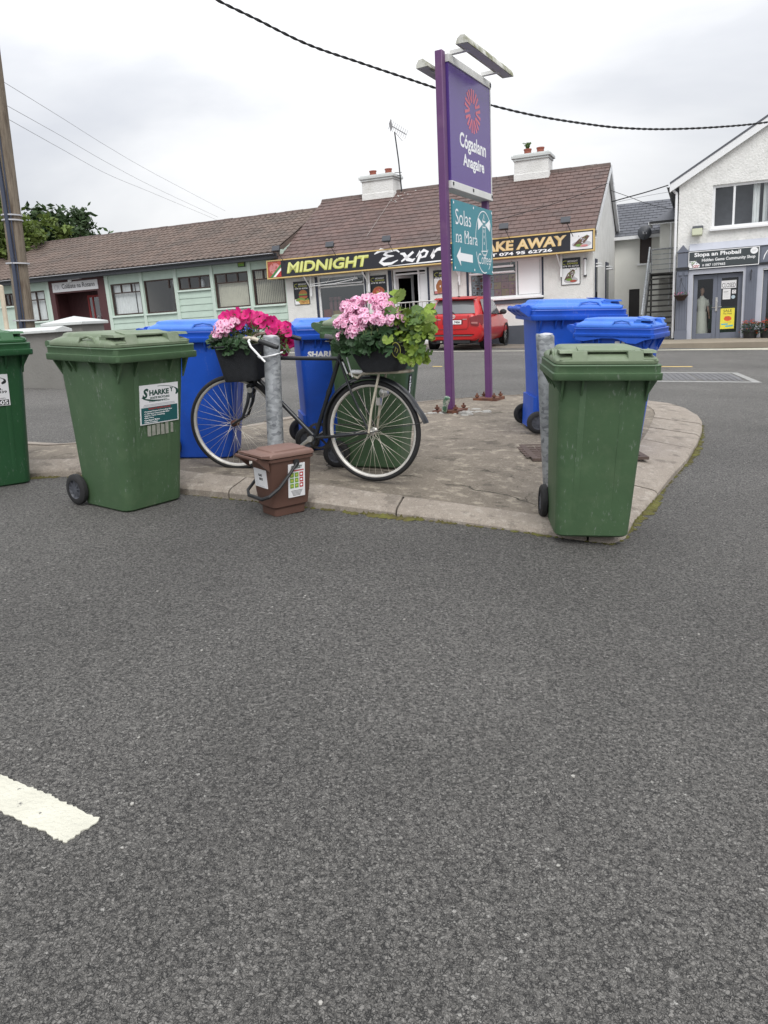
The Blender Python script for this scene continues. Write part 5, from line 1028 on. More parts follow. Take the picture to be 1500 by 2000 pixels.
CB_R1 = [(8.47, 28.00, 4.65), (9.11, 28.20, 4.79), (9.85, 28.40, 4.95), (10.63, 28.60, 5.14)]
CB_R2 = [(8.43, 28.00, 5.02), (9.30, 28.80, 4.88), (10.34, 29.80, 4.71), (11.64, 31.00, 4.60)]
CB_R3 = [(8.47, 28.00, 4.60), (9.34, 28.20, 4.74), (9.94, 28.40, 4.83), (10.67, 28.60, 4.92)]

cable('overhead_cable', CB_MAIN, .0135, CABLE, 'thick black twisted cable sagging across the sky behind the purple sign', .34)
for i, (p, lb) in enumerate(zip(CB_LEFT, ('uppermost of the three thin wires running from the timber pole', 'middle of the three thin wires running from the timber pole', 'lowest of the three thin wires running from the timber pole'))): cable('overhead_wire', p, .0042, WIRE, lb)
cable('overhead_cable', CB_R1, .02, CABLE, 'black cable rising from the cottage gable to the corner of the shop roof')
cable('overhead_wire', CB_R2, .010, CABLE, 'thin black wire dropping from the cottage gable towards the rear roof')
cable('overhead_wire', CB_R3, .007, WIRE, 'thin grey wire just below the cable between gable and shop')
cable('roof_wire', [FM @ Vector(p) for p in ((-3.9, .2, 4.05), (-2.2, 1.0, 4.42), (-.8, 1.6, 4.78), (.2, 2.2, 5.16))], .010, CABLE, 'thin dark wire lying across the brown roof of the cottage')

# ---------------------------------------------------------------- flower pots at the shop
def flowers_pot(x, y, z, label, seed, h=.72):
    r = empty('potted_plant', None, None, label, 'potted plant', 'orange flower pots outside the shop', mat=FMS @ T(x, y, z)); b = MB(); b.lathe([(0, 0), (.15, 0), (.205, .36), (.225, .36), (.225, .40), (.19, .40), (.18, .34), (0, .34)], None, None, 20); b.build('pot', BLKPL, r)
    random.seed(seed); b = MB()
    for k in range(520):
        a = random.uniform(0, 6.28); rr = .30 * math.sqrt(random.random()); zz = random.uniform(.34, h - .05) - rr * .25; p = Vector((rr * math.cos(a), rr * math.sin(a), zz)); s = random.uniform(.018, .035); u = Vector((random.gauss(0, 1), random.gauss(0, 1), random.gauss(0, .7))).normalized(); v = u.cross(Vector((random.gauss(0, 1), random.gauss(0, 1), 1))).normalized(); b.quad([p - u * s, p + v * s * .5, p + u * s, p - v * s * .5])
    b.build('foliage', LEAFD, r, smooth=0); b = MB()
    for k in range(75):
        a = random.uniform(0, 6.28); rr = .27 * math.sqrt(random.random()); p = Vector((rr * math.cos(a), rr * math.sin(a), h - .05 - rr * .3 + random.gauss(0, .035)))
        if random.random() < .15: p.z -= random.uniform(.1, .3); p.x *= 1.25; p.y *= 1.25
        for q in range(5): ang = q * 1.256; d = Vector((math.cos(ang), math.sin(ang), random.uniform(.1, .6))) * .032; e_ = Vector((-math.sin(ang), math.cos(ang), 0)) * .014; b.quad([p, p + d * .6 + e_, p + d, p + d * .6 - e_])
    b.build('flowers', ORANGE, r, smooth=0)
flowers_pot(1.20, -.48, -.14, 'black pot of orange flowers standing against the ribbed shop pillar', 1)
flowers_pot(1.66, -.55, -.13, 'black pot of orange flowers cut by the right picture edge', 2)
r = empty('hanging_basket', None, None, 'brown hanging basket on the left shopfront pillar', 'hanging basket', mat=FMS @ T(-.80, -.36, 1.40)); b = MB(); b.lathe([(0, -.16), (.10, -.15), (.19, -.02), (.215, .0), (.215, .02), (.17, .01), (0, 0)], None, None, 16); b.build('basket', mat('brown_coir', (.045, .028, .024), .9, .3, 20), r)
b = MB(); [b.tube([(.2 * math.cos(a), .2 * math.sin(a), .01), (0, 0, .42)], .005, n=4) for a in (.3, 2.4, 4.5)]; b.tube([(0, 0, .42), (0, .0, .50), (0, .22, .52), (0, .24, .30)], .012, n=5); b.build('bracket', BLKPL, r); b = MB(); random.seed(9)
for k in range(70): a = random.uniform(0, 6.28); rr = random.uniform(.05, .30); p = Vector((rr * math.cos(a), rr * math.sin(a), .03 + random.uniform(-.02, .08))); u = Vector((random.gauss(0, 1), random.gauss(0, 1), random.gauss(0, 1))).normalized() * .02; v = u.orthogonal() * .5; b.quad([p - u, p + v, p + u, p - v], random.choice((LEAFM, LEAFD, PINKD)))
b.build('plants', None, r, smooth=0)
b = MB(); b.tube([(1.15, -.10, 1.72), (1.15, -.16, 1.72), (1.15, -.16, 2.0), (1.15, -.3, 2.02)], .012, n=5); b.tube([(1.15, -.3, 2.02), (1.17, -.34, 1.95)], .012, n=5)
r = empty('basket_hook', None, None, 'empty black wall hook on the ribbed shop pillar', 'hook', mat=FMS); b.build('hook', BLKPL, r)

# ---------------------------------------------------------------- red car
CYAW = -22.0
car = empty('parked_car', None, None, 'red hatchback parked nose-in against the white cottage', 'car', mat=T(2.57, 23.35, G(2.6, 23.4) + .012) @ RZ(CYAW) @ RY(2.0))
def ringc(y, zb, wb, wm, wsh, zs, wr, zr, wt=None):
    L_ = [(0, zb), (wb * .85, zb), (wb, zb + .06), (wm, .46), (wm * 1.0, .62), (wm - .012, .74), (wsh, zs), ((wsh + wr) / 2 + .02, (zs + zr) / 2), (wr, zr - .06), (wr * .86, zr - .012), (0, zr)]
    R = [(-x, z) for x, z in L_[1:-1]][::-1]
    return [(x, y, z) for x, z in L_ + R]
st = [(-.735, .34, .62, .74, .66, .92, .55, .96), (-.725, .30, .70, .80, .70, .95, .60, .99), (-.66, .27, .76, .835, .735, .97, .64, 1.04), (-.52, .22, .78, .845, .765, .97, .60, 1.24), (-.38, .20, .79, .847, .78, .97, .585, 1.42), (-.22, .19, .79, .847, .79, .96, .58, 1.475), (.4, .19, .79, .85, .80, .95, .585, 1.51), (1.1, .19, .79, .85, .80, .94, .58, 1.50), (1.55, .19, .79, .85, .80, .93, .565, 1.42), (2.1, .19, .79, .848, .79, .92, .62, 1.12), (2.35, .19, .79, .845, .77, .90, .66, .97), (2.85, .20, .78, .83, .70, .80, .58, .87), (3.05, .25, .72, .76, .6, .70, .45, .76), (3.12, .32, .6, .64, .5, .62, .4, .66)]
b = MB(); b.loft([ringc(*q) for q in st]); b.build('body', CARRED, car, smooth=50)
b = MB(); b.add([(-.62, -.32, 1.475), (.62, -.32, 1.475), (.60, -.56, 1.445), (-.60, -.56, 1.445), (.60, -.56, 1.42), (-.60, -.56, 1.42), (-.58, -.35, 1.41), (.58, -.35, 1.41)], [(0, 3, 2, 1), (3, 5, 4, 2), (5, 6, 7, 4), (0, 6, 5, 3), (1, 2, 4, 7)]); b.build('spoiler', CARRED, car, smooth=0, bevel=.008)
b = MB(); b.box(-.14, -.566, 1.425, .14, -.56, 1.44); b.build('brake_light', TAILRED, car, smooth=0)
b = MB(); b.grid(lambda u, v: ((u - .5) * (1.28 - .22 * v), -.685 + .03 * (2 * u - 1) ** 2 + .26 * v - (.012), 1.03 + .355 * v), 8, 3); b.build('rear_window', CARGLASS, car, smooth=180)
b = MB(); b.tube([(.05, -.71, 1.02), (.0, -.70, 1.07), (-.30, -.70, 1.075)], .014, n=5); b.build('wiper', BLKPL, car)
for s in (1, -1):
    b = MB(); b.loft([[(s * x, y, z) for x, y, z in q] for q in ([(.50, -.70, .93), (.50, -.772, .915), (.54, -.78, .72), (.54, -.70, .72)], [(.74, -.66, .99), (.745, -.745, .98), (.75, -.765, .68), (.75, -.66, .68)], [(.79, -.56, 1.0), (.868, -.60, .985), (.872, -.62, .72), (.79, -.56, .72)], [(.79, -.40, .97), (.868, -.40, .94), (.868, -.46, .78), (.79, -.46, .78)])]); b.build('tail_light', TAILRED, car, smooth=0, bevel=.008)
    b = MB(); b.loft([[(s * x, y, z) for x, y, z in q] for q in ([(.56, -.70, .79), (.56, -.784, .79), (.56, -.784, .75), (.56, -.70, .75)], [(.74, -.66, .79), (.74, -.77, .79), (.74, -.772, .74), (.74, -.66, .74)])]); b.build('reverse_lamp', mat('clear_lamp_lens', (.40, .16, .15), .2, 0), car, smooth=0)
    b = MB(); b.tube([(s * .46, -.742, .99), (s * .46, -.747, .66), (s * .42, -.75, .60), (0, -.752, .585)], .006, n=4); b.build('tailgate_seam', BLKPL, car)
    b = MB(); W_ = lambda y, z: .0
    b.add([(s * (.805), -.30, 1.0), (s * .812, .55, .985), (s * .648, .55, 1.43), (s * .65, -.12, 1.40)], [(0, 1, 2, 3) if s > 0 else (3, 2, 1, 0)]); b.add([(s * .812, .62, .985), (s * .812, 1.75, .96), (s * .665, 1.42, 1.38), (s * .648, .62, 1.43)], [(0, 1, 2, 3) if s > 0 else (3, 2, 1, 0)]); b.build('side_window', CARGLASS, car, smooth=0)
    b = MB(); b.lathe([(0, -.06), (.07, -.055), (.10, 0), (.085, .06), (0, .08)], BLKPL, T(s * .97, 1.50, 1.02) @ RX(90) @ Matrix.Diagonal((1.1, .8, 1, 1)), 12); b.box(s * .80, 1.48, .94, s * .92, 1.54, .99, BLKPL); b.build('wing_mirror', BLKPL, car)
    b = MB(); b.box(s * .846, .35, .80, s * .862, .50, .83); b.build('door_handle', CARRED, car, smooth=0)
    for yy in (0.0, 2.51):
        b = MB(); Mw = T(s * .745, yy, .30) @ RY(90); b.lathe([(.17, -.085), (.27, -.085), (.298, -.06), (.302, 0), (.298, .06), (.27, .085), (.17, .085)], RUBBER, Mw, 24); wh = b.build('wheel', RUBBER, car)
        b = MB(); ms = Mw @ T(0, 0, s * .07); b.lathe([(0, s * .01), (.05, s * .012), (.055, 0), (.16, s * -.01), (.19, s * .018), (.19, s * -.05)], BLKPL, ms, 20)
        for q in range(8): b.box(.04, -.018, s * 0, .18, .018, s * .014, CHROME, ms @ RZ(q * 45))
        b.build('rim', None, wh)
        b = MB(); b.lathe([(.30, s * .10), (.375, s * .115), (.30, s * .02)], BLKPL, Mw, 24, 90 - 100 if 0 else 0, 360); b.build('wheel_arch', BLKPL, car)
b = MB(); b.add([(-.62, -.755, .45), (.62, -.755, .45), (.76, -.66, .33), (.72, -.62, .22), (-.72, -.62, .22), (-.76, -.66, .33), (-.60, -.66, .18), (.60, -.66, .18)], [(5, 2, 1, 0), (4, 3, 2, 5), (6, 7, 3, 4)]); b.box(-.5, -.70, .20, .5, -.3, .34); b.build('lower_bumper', BLKPL, car, smooth=0)
b = MB(); b.box(-.58, -.760, .405, .58, -.745, .425); b.build('bumper_trim', IRON, car, smooth=0)
b = MB(); b.box(-.30, -.745, .73, .30, -.732, .87); b.build('plate_recess_shade', mat('recess_shade_red', (.16, .012, .014), .4, 0), car, smooth=0)  # shade of the plate recess, painted as a darker red panel
b = MB(); b.box(-.26, -.758, .735, .26, -.745, .845, WVINYL); b.text('142 DL 7436', 0, .758, .065, INK, T(0, -.7595, 0) @ RX(90), w=.44, al='c', bold=.04); b.build('number_plate', None, car, smooth=0)
b = MB(); M_ = T(0, -.742, .945) @ RX(78); b.stroke([(.075 * math.cos(a * .4), .05 * math.sin(a * .4)) for a in range(16)], .016, None, M_, closed=True); b.stroke([(.03 * math.cos(a * .4), .045 * math.sin(a * .4)) for a in range(16)], .012, None, M_, .001, True); b.stroke([(.06 * math.cos(a * .4), .02 + .02 * math.sin(a * .4)) for a in range(16)], .012, None, M_, .002, True); b.build('emblem', CHROME, car, smooth=0)
b = MB(); b.box(.30, -.748, .86, .42, -.74, .88); b.box(-.46, -.748, .86, -.36, -.74, .88); b.build('badge', CHROME, car, smooth=0)
b = MB(); b.tube([(0, -.05, 1.49), (0, -.12, 1.92)], .008, n=5); b.box(-.03, -.08, 1.48, .03, -.01, 1.51); b.build('antenna', BLKPL, car)
b = MB(); b.tube([(-.35, -.60, .24), (-.35, -.74, .24)], .03, n=8); b.build('exhaust', CHROME, car)
b = MB(); [b.box(x - .12, .25, .95, x + .12, .36, 1.30) for x in (-.35, .35)]; b.build('headrest', INK, car, bevel=.03)
# ---------------------------------------------------------------- purple sign on two posts
SP = Vector((.804, 8.454, .363)); sdv = Vector((.496, .868, 0)).normalized(); snv = Vector((sdv.y, -sdv.x, 0))
sgn = empty('shop_sign', None, None, 'tall purple and teal double-post sign on the concrete island', 'sign', mat=frame(SP, sdv, -snv, Vector((0, 0, 1))) @ RY(1.6))
# local: x along the panel (away from the viewer), -y out of the lettered face, z up
for i, (x, top) in enumerate(((0, 3.58), (1.154, 3.45))):
    PW = .041 - .004 * i
    b = MB(); b.box(x - PW, -PW, .02, x + PW, PW, top); p = b.build('post', PURPLE, sgn, bevel=.008)
    b = MB(); zb = .006 + .022 * i; b.box(x - .15, -.15, zb - .03, x + .15, .15, zb + .016, RUST)
    for sx in (-1, 1):
        for sy in (-1, 1): b.lathe([(.016, .02), (.016, .05), (.028, .05), (.028, .03)], RUST, T(x + sx * .11, sy * .11, zb), 8); b.lathe([(0, .075), (.011, .075), (.011, .02)], RUST, T(x + sx * .11, sy * .11, zb), 8)
    b.build('base_plate', None, p, smooth=40)
b = MB(); b.box(.06, -.062, 2.36, 1.19, .062, 3.50); b.build('purple_panel', PURPAN, sgn, smooth=0)
b = MB()
for z0, z1 in ((2.30, 2.375), (3.485, 3.56)): b.box(.05, -.074, z0, 1.21, .074, z1)
b.box(1.185, -.07, 2.375, 1.205, .07, 3.485); b.build('panel_trim', WPAINT, sgn, bevel=.004)
b = MB()
for x in (.08, .62, 1.18): b.box(x - .012, -.080, 2.33, x + .012, -.07, 2.36); 
b.box(1.17, -.08, 3.50, 1.20, -.07, 3.54); b.build('trim_screw', BLKPL, sgn, smooth=0)
P = T(0, -.0635, 0) @ RX(90)
b = MB(); cx, cz = .675, 3.15
for k in range(10):
    a = math.radians(90 + 36 * k + 18); d = Vector((math.cos(a), math.sin(a))); q = Vector((-d.y, d.x)); r0, r1 = .085, .215
    if k % 1 == 0:
        tip = Vector((cx, cz)) + d * r0; o1 = Vector((cx, cz)) + d * r1 + q * .040; o2 = Vector((cx, cz)) + d * r1 - q * .040
        b.stroke([tip + q * .004, o1], [.020, .034], CORAL, P); b.stroke([tip - q * .004, o2], [.020, .034], CORAL, P, .0004)
b.build('sunburst_emblem', CORAL, sgn, smooth=0)
b = MB(); b.text('Cógaslann', .67, 2.70, .19, WVINYL, P, w=.74, al='c', bold=.028); b.text('Anagaire', .68, 2.53, .16, WVINYL, P, w=.60, al='c', bold=.03); b.build('lettering', WVINYL, sgn, smooth=0)
b = MB(); b.box(.052, -.066, 1.48, 1.19, -.052, 2.195); tp = b.build('teal_panel', TEAL, sgn, smooth=0); P = T(0, -.0675, 0) @ RX(90)
b = MB(); b.text('Solas', .125, 1.955, .155, WVINYL, P, w=.42, bold=-.004); b.text('na Mara', .125, 1.775, .125, WVINYL, P, w=.60, bold=-.004); b.text('Coffee', .735, 1.585, .115, WVINYL, P, w=.38, bold=-.008, shear=.05); 
# little serifs
for x, z in ((.14, 1.955), (.36, 1.955), (.13, 1.775), (.18, 1.775), (.38, 1.775), (.44, 1.775), (.375, 1.90), (.445, 1.90)): b.stroke([(x - .016, z + .003), (x + .02, z + .003)], .007, WVINYL, P, .0003)
b.build('lettering', WVINYL, tp, smooth=0)
b = MB(); b.add([(.13, 1.632, 0), (.245, 1.735, 0), (.235, 1.672, 0), (.575, 1.668, 0), (.575, 1.585, 0), (.235, 1.59, 0), (.245, 1.535, 0)], [(0, 6, 5, 4, 3, 2, 1)], WVINYL, P); b.build('arrow', WVINYL, tp, smooth=0)
b = MB(); q = lambda a0, a1, n=30: [(.925 + .255 * math.cos(R_(a0 + (a1 - a0) * k / n)), 1.825 + .335 * math.sin(R_(a0 + (a1 - a0) * k / n))) for k in range(n + 1)]
b.stroke(q(-60, 175), .011, WVINYL, P); b.stroke(q(200, 285), .011, WVINYL, P)
W_ = .011; L2 = [(.865, 1.735), (.895, 1.985), (.965, 1.985), (.995, 1.735)]
b.stroke(L2, W_, WVINYL, P); b.stroke([(.88, 1.99), (.98, 1.99)], W_, WVINYL, P); b.stroke([(.895, 2.0), (.895, 2.045), (.965, 2.045), (.965, 2.0)], W_, WVINYL, P); b.stroke([(.885, 2.055), (.93, 2.105), (.975, 2.055), (.885, 2.055)], W_, WVINYL, P); b.stroke([(.93, 2.1), (.93, 2.13)], .014, WVINYL, P)
b.add([(.89, 2.02, .0002), (.75, 2.085, .0002), (.75, 1.945, .0002)], [(0, 1, 2)], WVINYL, P); b.add([(.97, 2.02, .0002), (1.11, 1.955, .0002), (1.11, 2.085, .0002)], [(0, 1, 2)], WVINYL, P)
for z in (1.80, 1.87, 1.93): b.stroke([(.925, z), (.925, z + .03)], .016, WVINYL, P)
b.stroke([(.84, 1.725), (1.02, 1.735), (1.04, 1.755), (.98, 1.69), (.90, 1.685), (.84, 1.725)], W_, WVINYL, P); b.stroke([(.98, 1.69), (.93, 1.665), (1.01, 1.645)], W_, WVINYL, P); b.build('lighthouse_emblem', WVINYL, tp, smooth=0)
b = MB()
for x in (.08, .62, 1.165):
    for z in (1.51, 2.165): b.disc(x, z, .014, .014, None, P, .002, 10)
b.build('screw', WVINYL, tp, smooth=0)
def trough(sg, x0, x1, yo, zo):
    prof = [(.0, -.04), (.02, .008), (.055, .034), (.10, .028), (.125, -.008), (.13, -.045)]
    b = MB(); 
    ring_ = lambda x: [(x, yo + sg * p[0] - sg * .0, zo + p[1]) for p in prof] 
    b.loft([ring_(x0), ring_(x0 + .01), ring_(x1 - .01), ring_(x1)]); o = b.build('light_trough', MOSSY, sgn, smooth=30)
    b = MB(); b.box(x0 + .02, yo + sg * .03, zo - .046, x1 - .02, yo + sg * .12, zo - .038); b.build('diffuser', PALEG, o, smooth=0)
    for x in (x0 + .22, x1 - .25):
        b = MB(); b.box(x - .025, sg * .05, zo - .05, x + .025, yo + sg * .05, zo - .015); b.box(x + .05, sg * .04, zo - .03, x + .07, yo + sg * .05, zo - .018); b.build('bracket', WPAINT, o, smooth=0)
trough(-1, -.07, 1.24, -.20, 3.62); trough(1, -.10, .62, .09, 3.48)
r = empty('concrete_footing', None, None, 'broken pale concrete footing round the base of the nearer purple post', 'footing', mat=frame(SP + Vector((.04, -.06, -.02)), Vector((1, 0, -.05)).normalized(), Vector((0, 1, .02)).normalized(), GN)); random.seed(6); b = MB()
for k in range(34): a = random.uniform(0, 6.28); rr = random.uniform(.08, .36); x, y = rr * math.cos(a) * 1.15, rr * math.sin(a) * .8; s = random.uniform(.02, .07); b.loft([[(x + s * sc * math.cos(q) * random.uniform(.7, 1.2), y + s * sc * math.sin(q) * random.uniform(.7, 1.2), z) for q in [j * 1.047 for j in range(6)]] for z, sc in ((-.01, 1.2), (random.uniform(.01, .035), .7))])
b.build('rubble', concrete_mat('pale_rubble', (.38, .37, .34), (.26, .25, .23), (.46, .45, .42), False), r, smooth=0)
r = empty('crushed_can', (.72, 8.30, SP.z + .02), (R_(10), R_(14), 0), 'crushed drinks can wedged beside the nearer purple post', 'can'); b = MB(); b.lathe([(0, 0), (.028, .0), (.034, .02), (.026, .07), (.036, .11), (.034, .16), (.022, .17), (0, .165)], None, None, 14); b.build('can_body', mat('dull_can', (.40, .40, .36), .45, .3, 30, col2=(.05, .12, .07), c2=(.45, .55)), r)

# ---------------------------------------------------------------- galvanised bollards
def bollard(base, top, label):
    base = Vector(base); top = Vector(top); z = (top - base); h = z.length; z.normalize(); x = Vector((1, 0, 0)); y = z.cross(x).normalized(); x = y.cross(z)
    r = empty('bollard', None, None, label, 'bollard', 'galvanised posts on the island', mat=frame(base, x, y, z)); b = MB(); sl_ = .018
    rings = [[(.057 * math.cos(q) * s, .057 * math.sin(q) * s, zz + (dz * math.cos(q) * .057 / .057)) for q in [j * math.pi / 14 for j in range(28)]] for s, zz, dz in ((1, -.2, 0), (1, .01, 0), (1, h - .03, 0), (1, h - .012, -sl_ * .4), (.93, h - .004, -sl_ * .5))]
    b.loft(rings); b.build('post', GALV, r, smooth=50)
    b = MB(); b.lathe([(.052, h - .006), (.03, h + .002), (0, h + .006)], None, None, 20); b.build('cap', PALEG, r); return r
bollard((-.745, 5.38, .372), (-.690, 5.40, 1.352), 'grey galvanised post tied to the flower bicycle')
bollard((1.125, 4.97, .265), (1.085, 4.95, 1.262), 'grey galvanised post with scraped paint behind the nearest green bin')

# ---------------------------------------------------------------- wheelie bins
BSZ = {240: (1, 1, 1), 200: (.95, 1.04, .955), 360: (1.10, 1.20, 1.07), 180: (.905, .905, .955), 140: (.90, .90, .95)}
def make_bin(mats, label, size=240, wavy=False, vents=False, name='wheelie_bin'):
    mb, ml = mats; sx, sy, sz = BSZ[size]
    r = empty(name, (0, 0, 0), None, label, 'wheelie bin'); S_ = Matrix.Diagonal((sx, sy, sz, 1))
    b = MB(S_)
    R = []
    for z, w_, d0, d1, rad in ((.0, .43, -.215, .215, .05), (.012, .455, -.23, .225, .06), (.10, .462, -.238, .228, .06), (.13, .466, -.24, .232, .06), (.5, .49, -.272, .25, .055), (.93, .52, -.315, .275, .05), (.965, .525, -.32, .28, .05)): R.append(rrect(w_, d0, d1, rad, z, 5))
    b.loft(R)
    # front ribs and panel lines
    for s in (-1, 1):
        b.add([(s * .102, -.2370, .10), (s * .138, -.2370, .10), (s * .138, -.3150, .93), (s * .102, -.3150, .93), (s * .12, -.2412, .12), (s * .12, -.3192, .92)], [(0, 4, 5, 3) if s < 0 else (3, 5, 4, 0), (4, 1, 2, 5) if s < 0 else (5, 2, 1, 4), (0, 1, 4), (2, 3, 5)])
    # gussets beneath the collar
    def gus(x, y, dx, dy, L_=.13, e_=.055):
        t = .006; px, py = -dy * t, dx * t
        tri = [(0, .965), (e_, .965), (e_ * .8, .93), (-.012, .965 - L_)]
        b.loft([[(x + dx * a + sg * px, y + dy * a + sg * py, z) for a, z in tri] for sg in (-1, 1)])
    for x in (-.13, .13): gus(x, -.315, 0, -1)
    for x in (-.245, .245): gus(x, -.312, 0, -1, .15)
    for s in (-1, 1):
        for y in (-.30, -.1, .09, .14, .25): gus(s * .258, y, s, 0, .12, .05)
    # collar
    R = [rrect(.535, -.33, .29, .03, .955, 4), rrect(.615, -.385, .325, .03, .938, 4), rrect(.622, -.39, .328, .03, .945, 4), rrect(.622, -.39, .328, .03, .976, 4), rrect(.604, -.378, .320, .03, .980, 4), rrect(.604, -.378, .320, .03, 1.012, 4), rrect(.610, -.381, .322, .03, 1.016, 4), rrect(.604, -.376, .318, .03, 1.022, 4), rrect(.55, -.34, .30, .03, 1.022, 4)]
    b.loft(R)
    if wavy:
        for s in (-1, 1):
            top = [(-.385, .96), (.30, .96)]; low = [(.30, .925), (.22, .915), (.12, .93), (.02, .95), (-.08, .935), (-.16, .905), (-.24, .90), (-.31, .93), (-.385, .945)]
            pl = top + low; b.loft([[(s * x, y, z) for y, z in pl] for x in (.303, .311)])
    body = b.build('body', mb, r, smooth=38)
    # wheel housings at the back
    b = MB(S_); b.loft([rrect(.40, .20, .262, .02, z, 3) for z in (.02, .22)] + [rrect(.40, .21, .262, .02, .30, 3)]); b.tube([(-.25, .235, .10), (.25, .235, .10)], .014, n=8); b.build('axle_housing', mb, r, smooth=40)
    # lid
    b = MB(S_); dm = .012
    R = [rrect(.545, -.345, .315, .05, 1.020, 6), rrect(.585, -.358, .318, .05, 1.026, 6), rrect(.588, -.36, .318, .05, 1.040, 6), rrect(.58, -.352, .312, .055, 1.052, 6), rrect(.555, -.325, .295, .07, 1.060 + dm * .3, 6), rrect(.47, -.27, .27, .06, 1.066 + dm, 6), rrect(.45, -.258, .26, .05, 1.082 + dm, 6), rrect(.42, -.24, .245, .05, 1.088 + dm, 6), rrect(.2, -.12, .13, .04, 1.092 + dm, 6)]
    b.loft(R)
    # grip blocks at the front of the lid, open pockets to the sides
    for s in (-1, 1):
        def bx(x0, y0, z0, x1, y1, z1, f=.0):
            X0, X1 = (x0, x1) if s > 0 else (-x1, -x0)
            b.add([(X0, y0, z0), (X1, y0, z0), (X1, y1, z0), (X0, y1, z0), (X0 , y0 + f, z1), (X1, y0 + f, z1), (X1, y1, z1), (X0, y1, z1)], [(3, 2, 1, 0), (4, 5, 6, 7), (0, 1, 5, 4), (1, 2, 6, 5), (2, 3, 7, 6), (3, 0, 4, 7)])
        bx(.115, -.358, 1.044, .20, -.22, 1.092, .022); bx(.20, -.345, 1.082, .272, -.22, 1.096, .012); bx(.20, -.26, 1.04, .272, -.2, 1.085)
        bx(.20, -.356, 1.044, .272, -.30, 1.050)
        b.tube([(s * .285, -.18, 1.045), (s * .285, -.16, 1.075), (s * .282, -.10, 1.085), (s * .285, -.04, 1.075), (s * .285, -.02, 1.045)], .009, n=6)
    b.add([(-.16, -.30, 1.086), (.16, -.30, 1.086), (.16, -.2, 1.106), (-.16, -.2, 1.106), (-.16, -.30, 1.094), (.16, -.30, 1.094), (.16, -.2, 1.112), (-.16, -.2, 1.112)], [(3, 2, 1, 0), (4, 5, 6, 7), (0, 1, 5, 4), (1, 2, 6, 5), (2, 3, 7, 6), (3, 0, 4, 7)])
    b.build('lid', ml, r, smooth=38)
    # handle with its lugs and hinge
    b = MB(S_); b.tube([(-.25, .385, 1.03), (.25, .385, 1.03)], .017, n=10)
    for x in (-.235, -.08, .08, .235): b.loft([[(x + sg * .014, y, z) for y, z in ((.29, .965), (.34, .968), (.40, 1.015), (.398, 1.045), (.38, 1.05), (.30, 1.03))] for sg in (-1, 1)])
    for x in (-.16, .16): b.tube([(x - .05, .335, 1.04), (x + .05, .335, 1.04)], .020, n=10)
    b.loft([[(x, y, z) for y, z in ((.30, .95), (.36, .985), (.385, 1.01), (.37, 1.015), (.30, .985))] for x in (-.25, .25)])
    b.build('handle', mb, r, smooth=40)
    for s in (-1, 1):
        b = MB(); Mw = T(s * .255 * sx, .235 * sy, .102) @ RY(90 * s)
        b.lathe([(.062, -.022), (.085, -.024), (.100, -.014), (.102, 0), (.100, .014), (.085, .024), (.062, .022)], None, Mw, 28); wh = b.build('wheel', RUBBER, r, smooth=40)
        b = MB(); b.lathe([(0, .016), (.017, .016), (.019, .008), (.055, .006), (.064, .018), (.066, .0)], HUBPL, Mw, 24)
        for q in range(9): b.add([(.016, -.005, .014), (.060, -.004, .016), (.060, .004, .016), (.016, .005, .014)], [(0, 1, 2, 3)], HUBPL, Mw @ RZ(q * 40) @ T(0, 0, .003))
        b.lathe([(.019, .004), (.056, .003)], INK, Mw, 20); b.build('hub', None, wh, smooth=40)
    return r
def bin_face(side, x, z, size=240):
    """frame on a bin's face: X to the right as seen, Y up the face, Z outwards"""
    sx, sy, sz = BSZ[size]
    if side == 'front':
        k = (.32 - .24) / .86 * sy / sz; y = -(.24 + (.32 - .24) / .835 * (z / sz - .13)) * sy; upv = Vector((0, -k, 1)).normalized(); xv = Vector((1, 0, 0)); return frame((x, y, z), xv, upv, xv.cross(upv))
    s = 1 if side == 'right' else -1; k = (.262 - .233) / .835 * sx / sz * s; X = (.233 + (.2625 - .233) / .835 * (z / sz - .13)) * sx * s
    upv = Vector((k, 0, 1)).normalized(); xv = Vector((0, s, 0)); return frame((X, x, z), xv, upv, xv.cross(upv))
def put(o, x, y, yaw, kerb, tilt=True):
    z = G(x, y) + (KHF(x, y) if kerb else 0) + .003; up_ = GN if y < 9 else Vector((.052, -.0064, 1)).normalized()
    f = Vector((math.cos(R_(yaw)), math.sin(R_(yaw)), 0)); xx = (f - up_ * f.dot(up_)).normalized(); yy = up_.cross(xx); o.matrix_world = frame((x, y, z), xx, yy, up_); return o
def sticker(par, M, w_, h, m=WHITE, name='sticker', z=.0042):
    b = MB(M); b.add([(-w_ / 2, -h / 2, 0), (w_ / 2, -h / 2, 0), (w_ / 2, h / 2, 0), (-w_ / 2, h / 2, 0), (-w_ / 2, -h / 2, z), (w_ / 2, -h / 2, z), (w_ / 2, h / 2, z), (-w_ / 2, h / 2, z)], [(3, 2, 1, 0), (4, 5, 6, 7), (0, 1, 5, 4), (1, 2, 6, 5), (2, 3, 7, 6), (3, 0, 4, 7)]); return b.build(name, m, par, smooth=0)
GRP = None
BP = {'left': (-1.660, 5.009, 54, False), 'near': (1.191, 4.372, -6, True), 'crop': (-2.916, 5.663, 40, False), 'blueL': (-1.401, 6.207, 88, True), 'bike': (-0.037, 5.818, 76, True), 'blueC': (-0.429, 6.516, 102, True), 'R1': (1.717, 7.237, 92, True), 'R2': (1.974, 6.476, 57, True), 'caddy': (-0.632, 4.686, -50, False)}
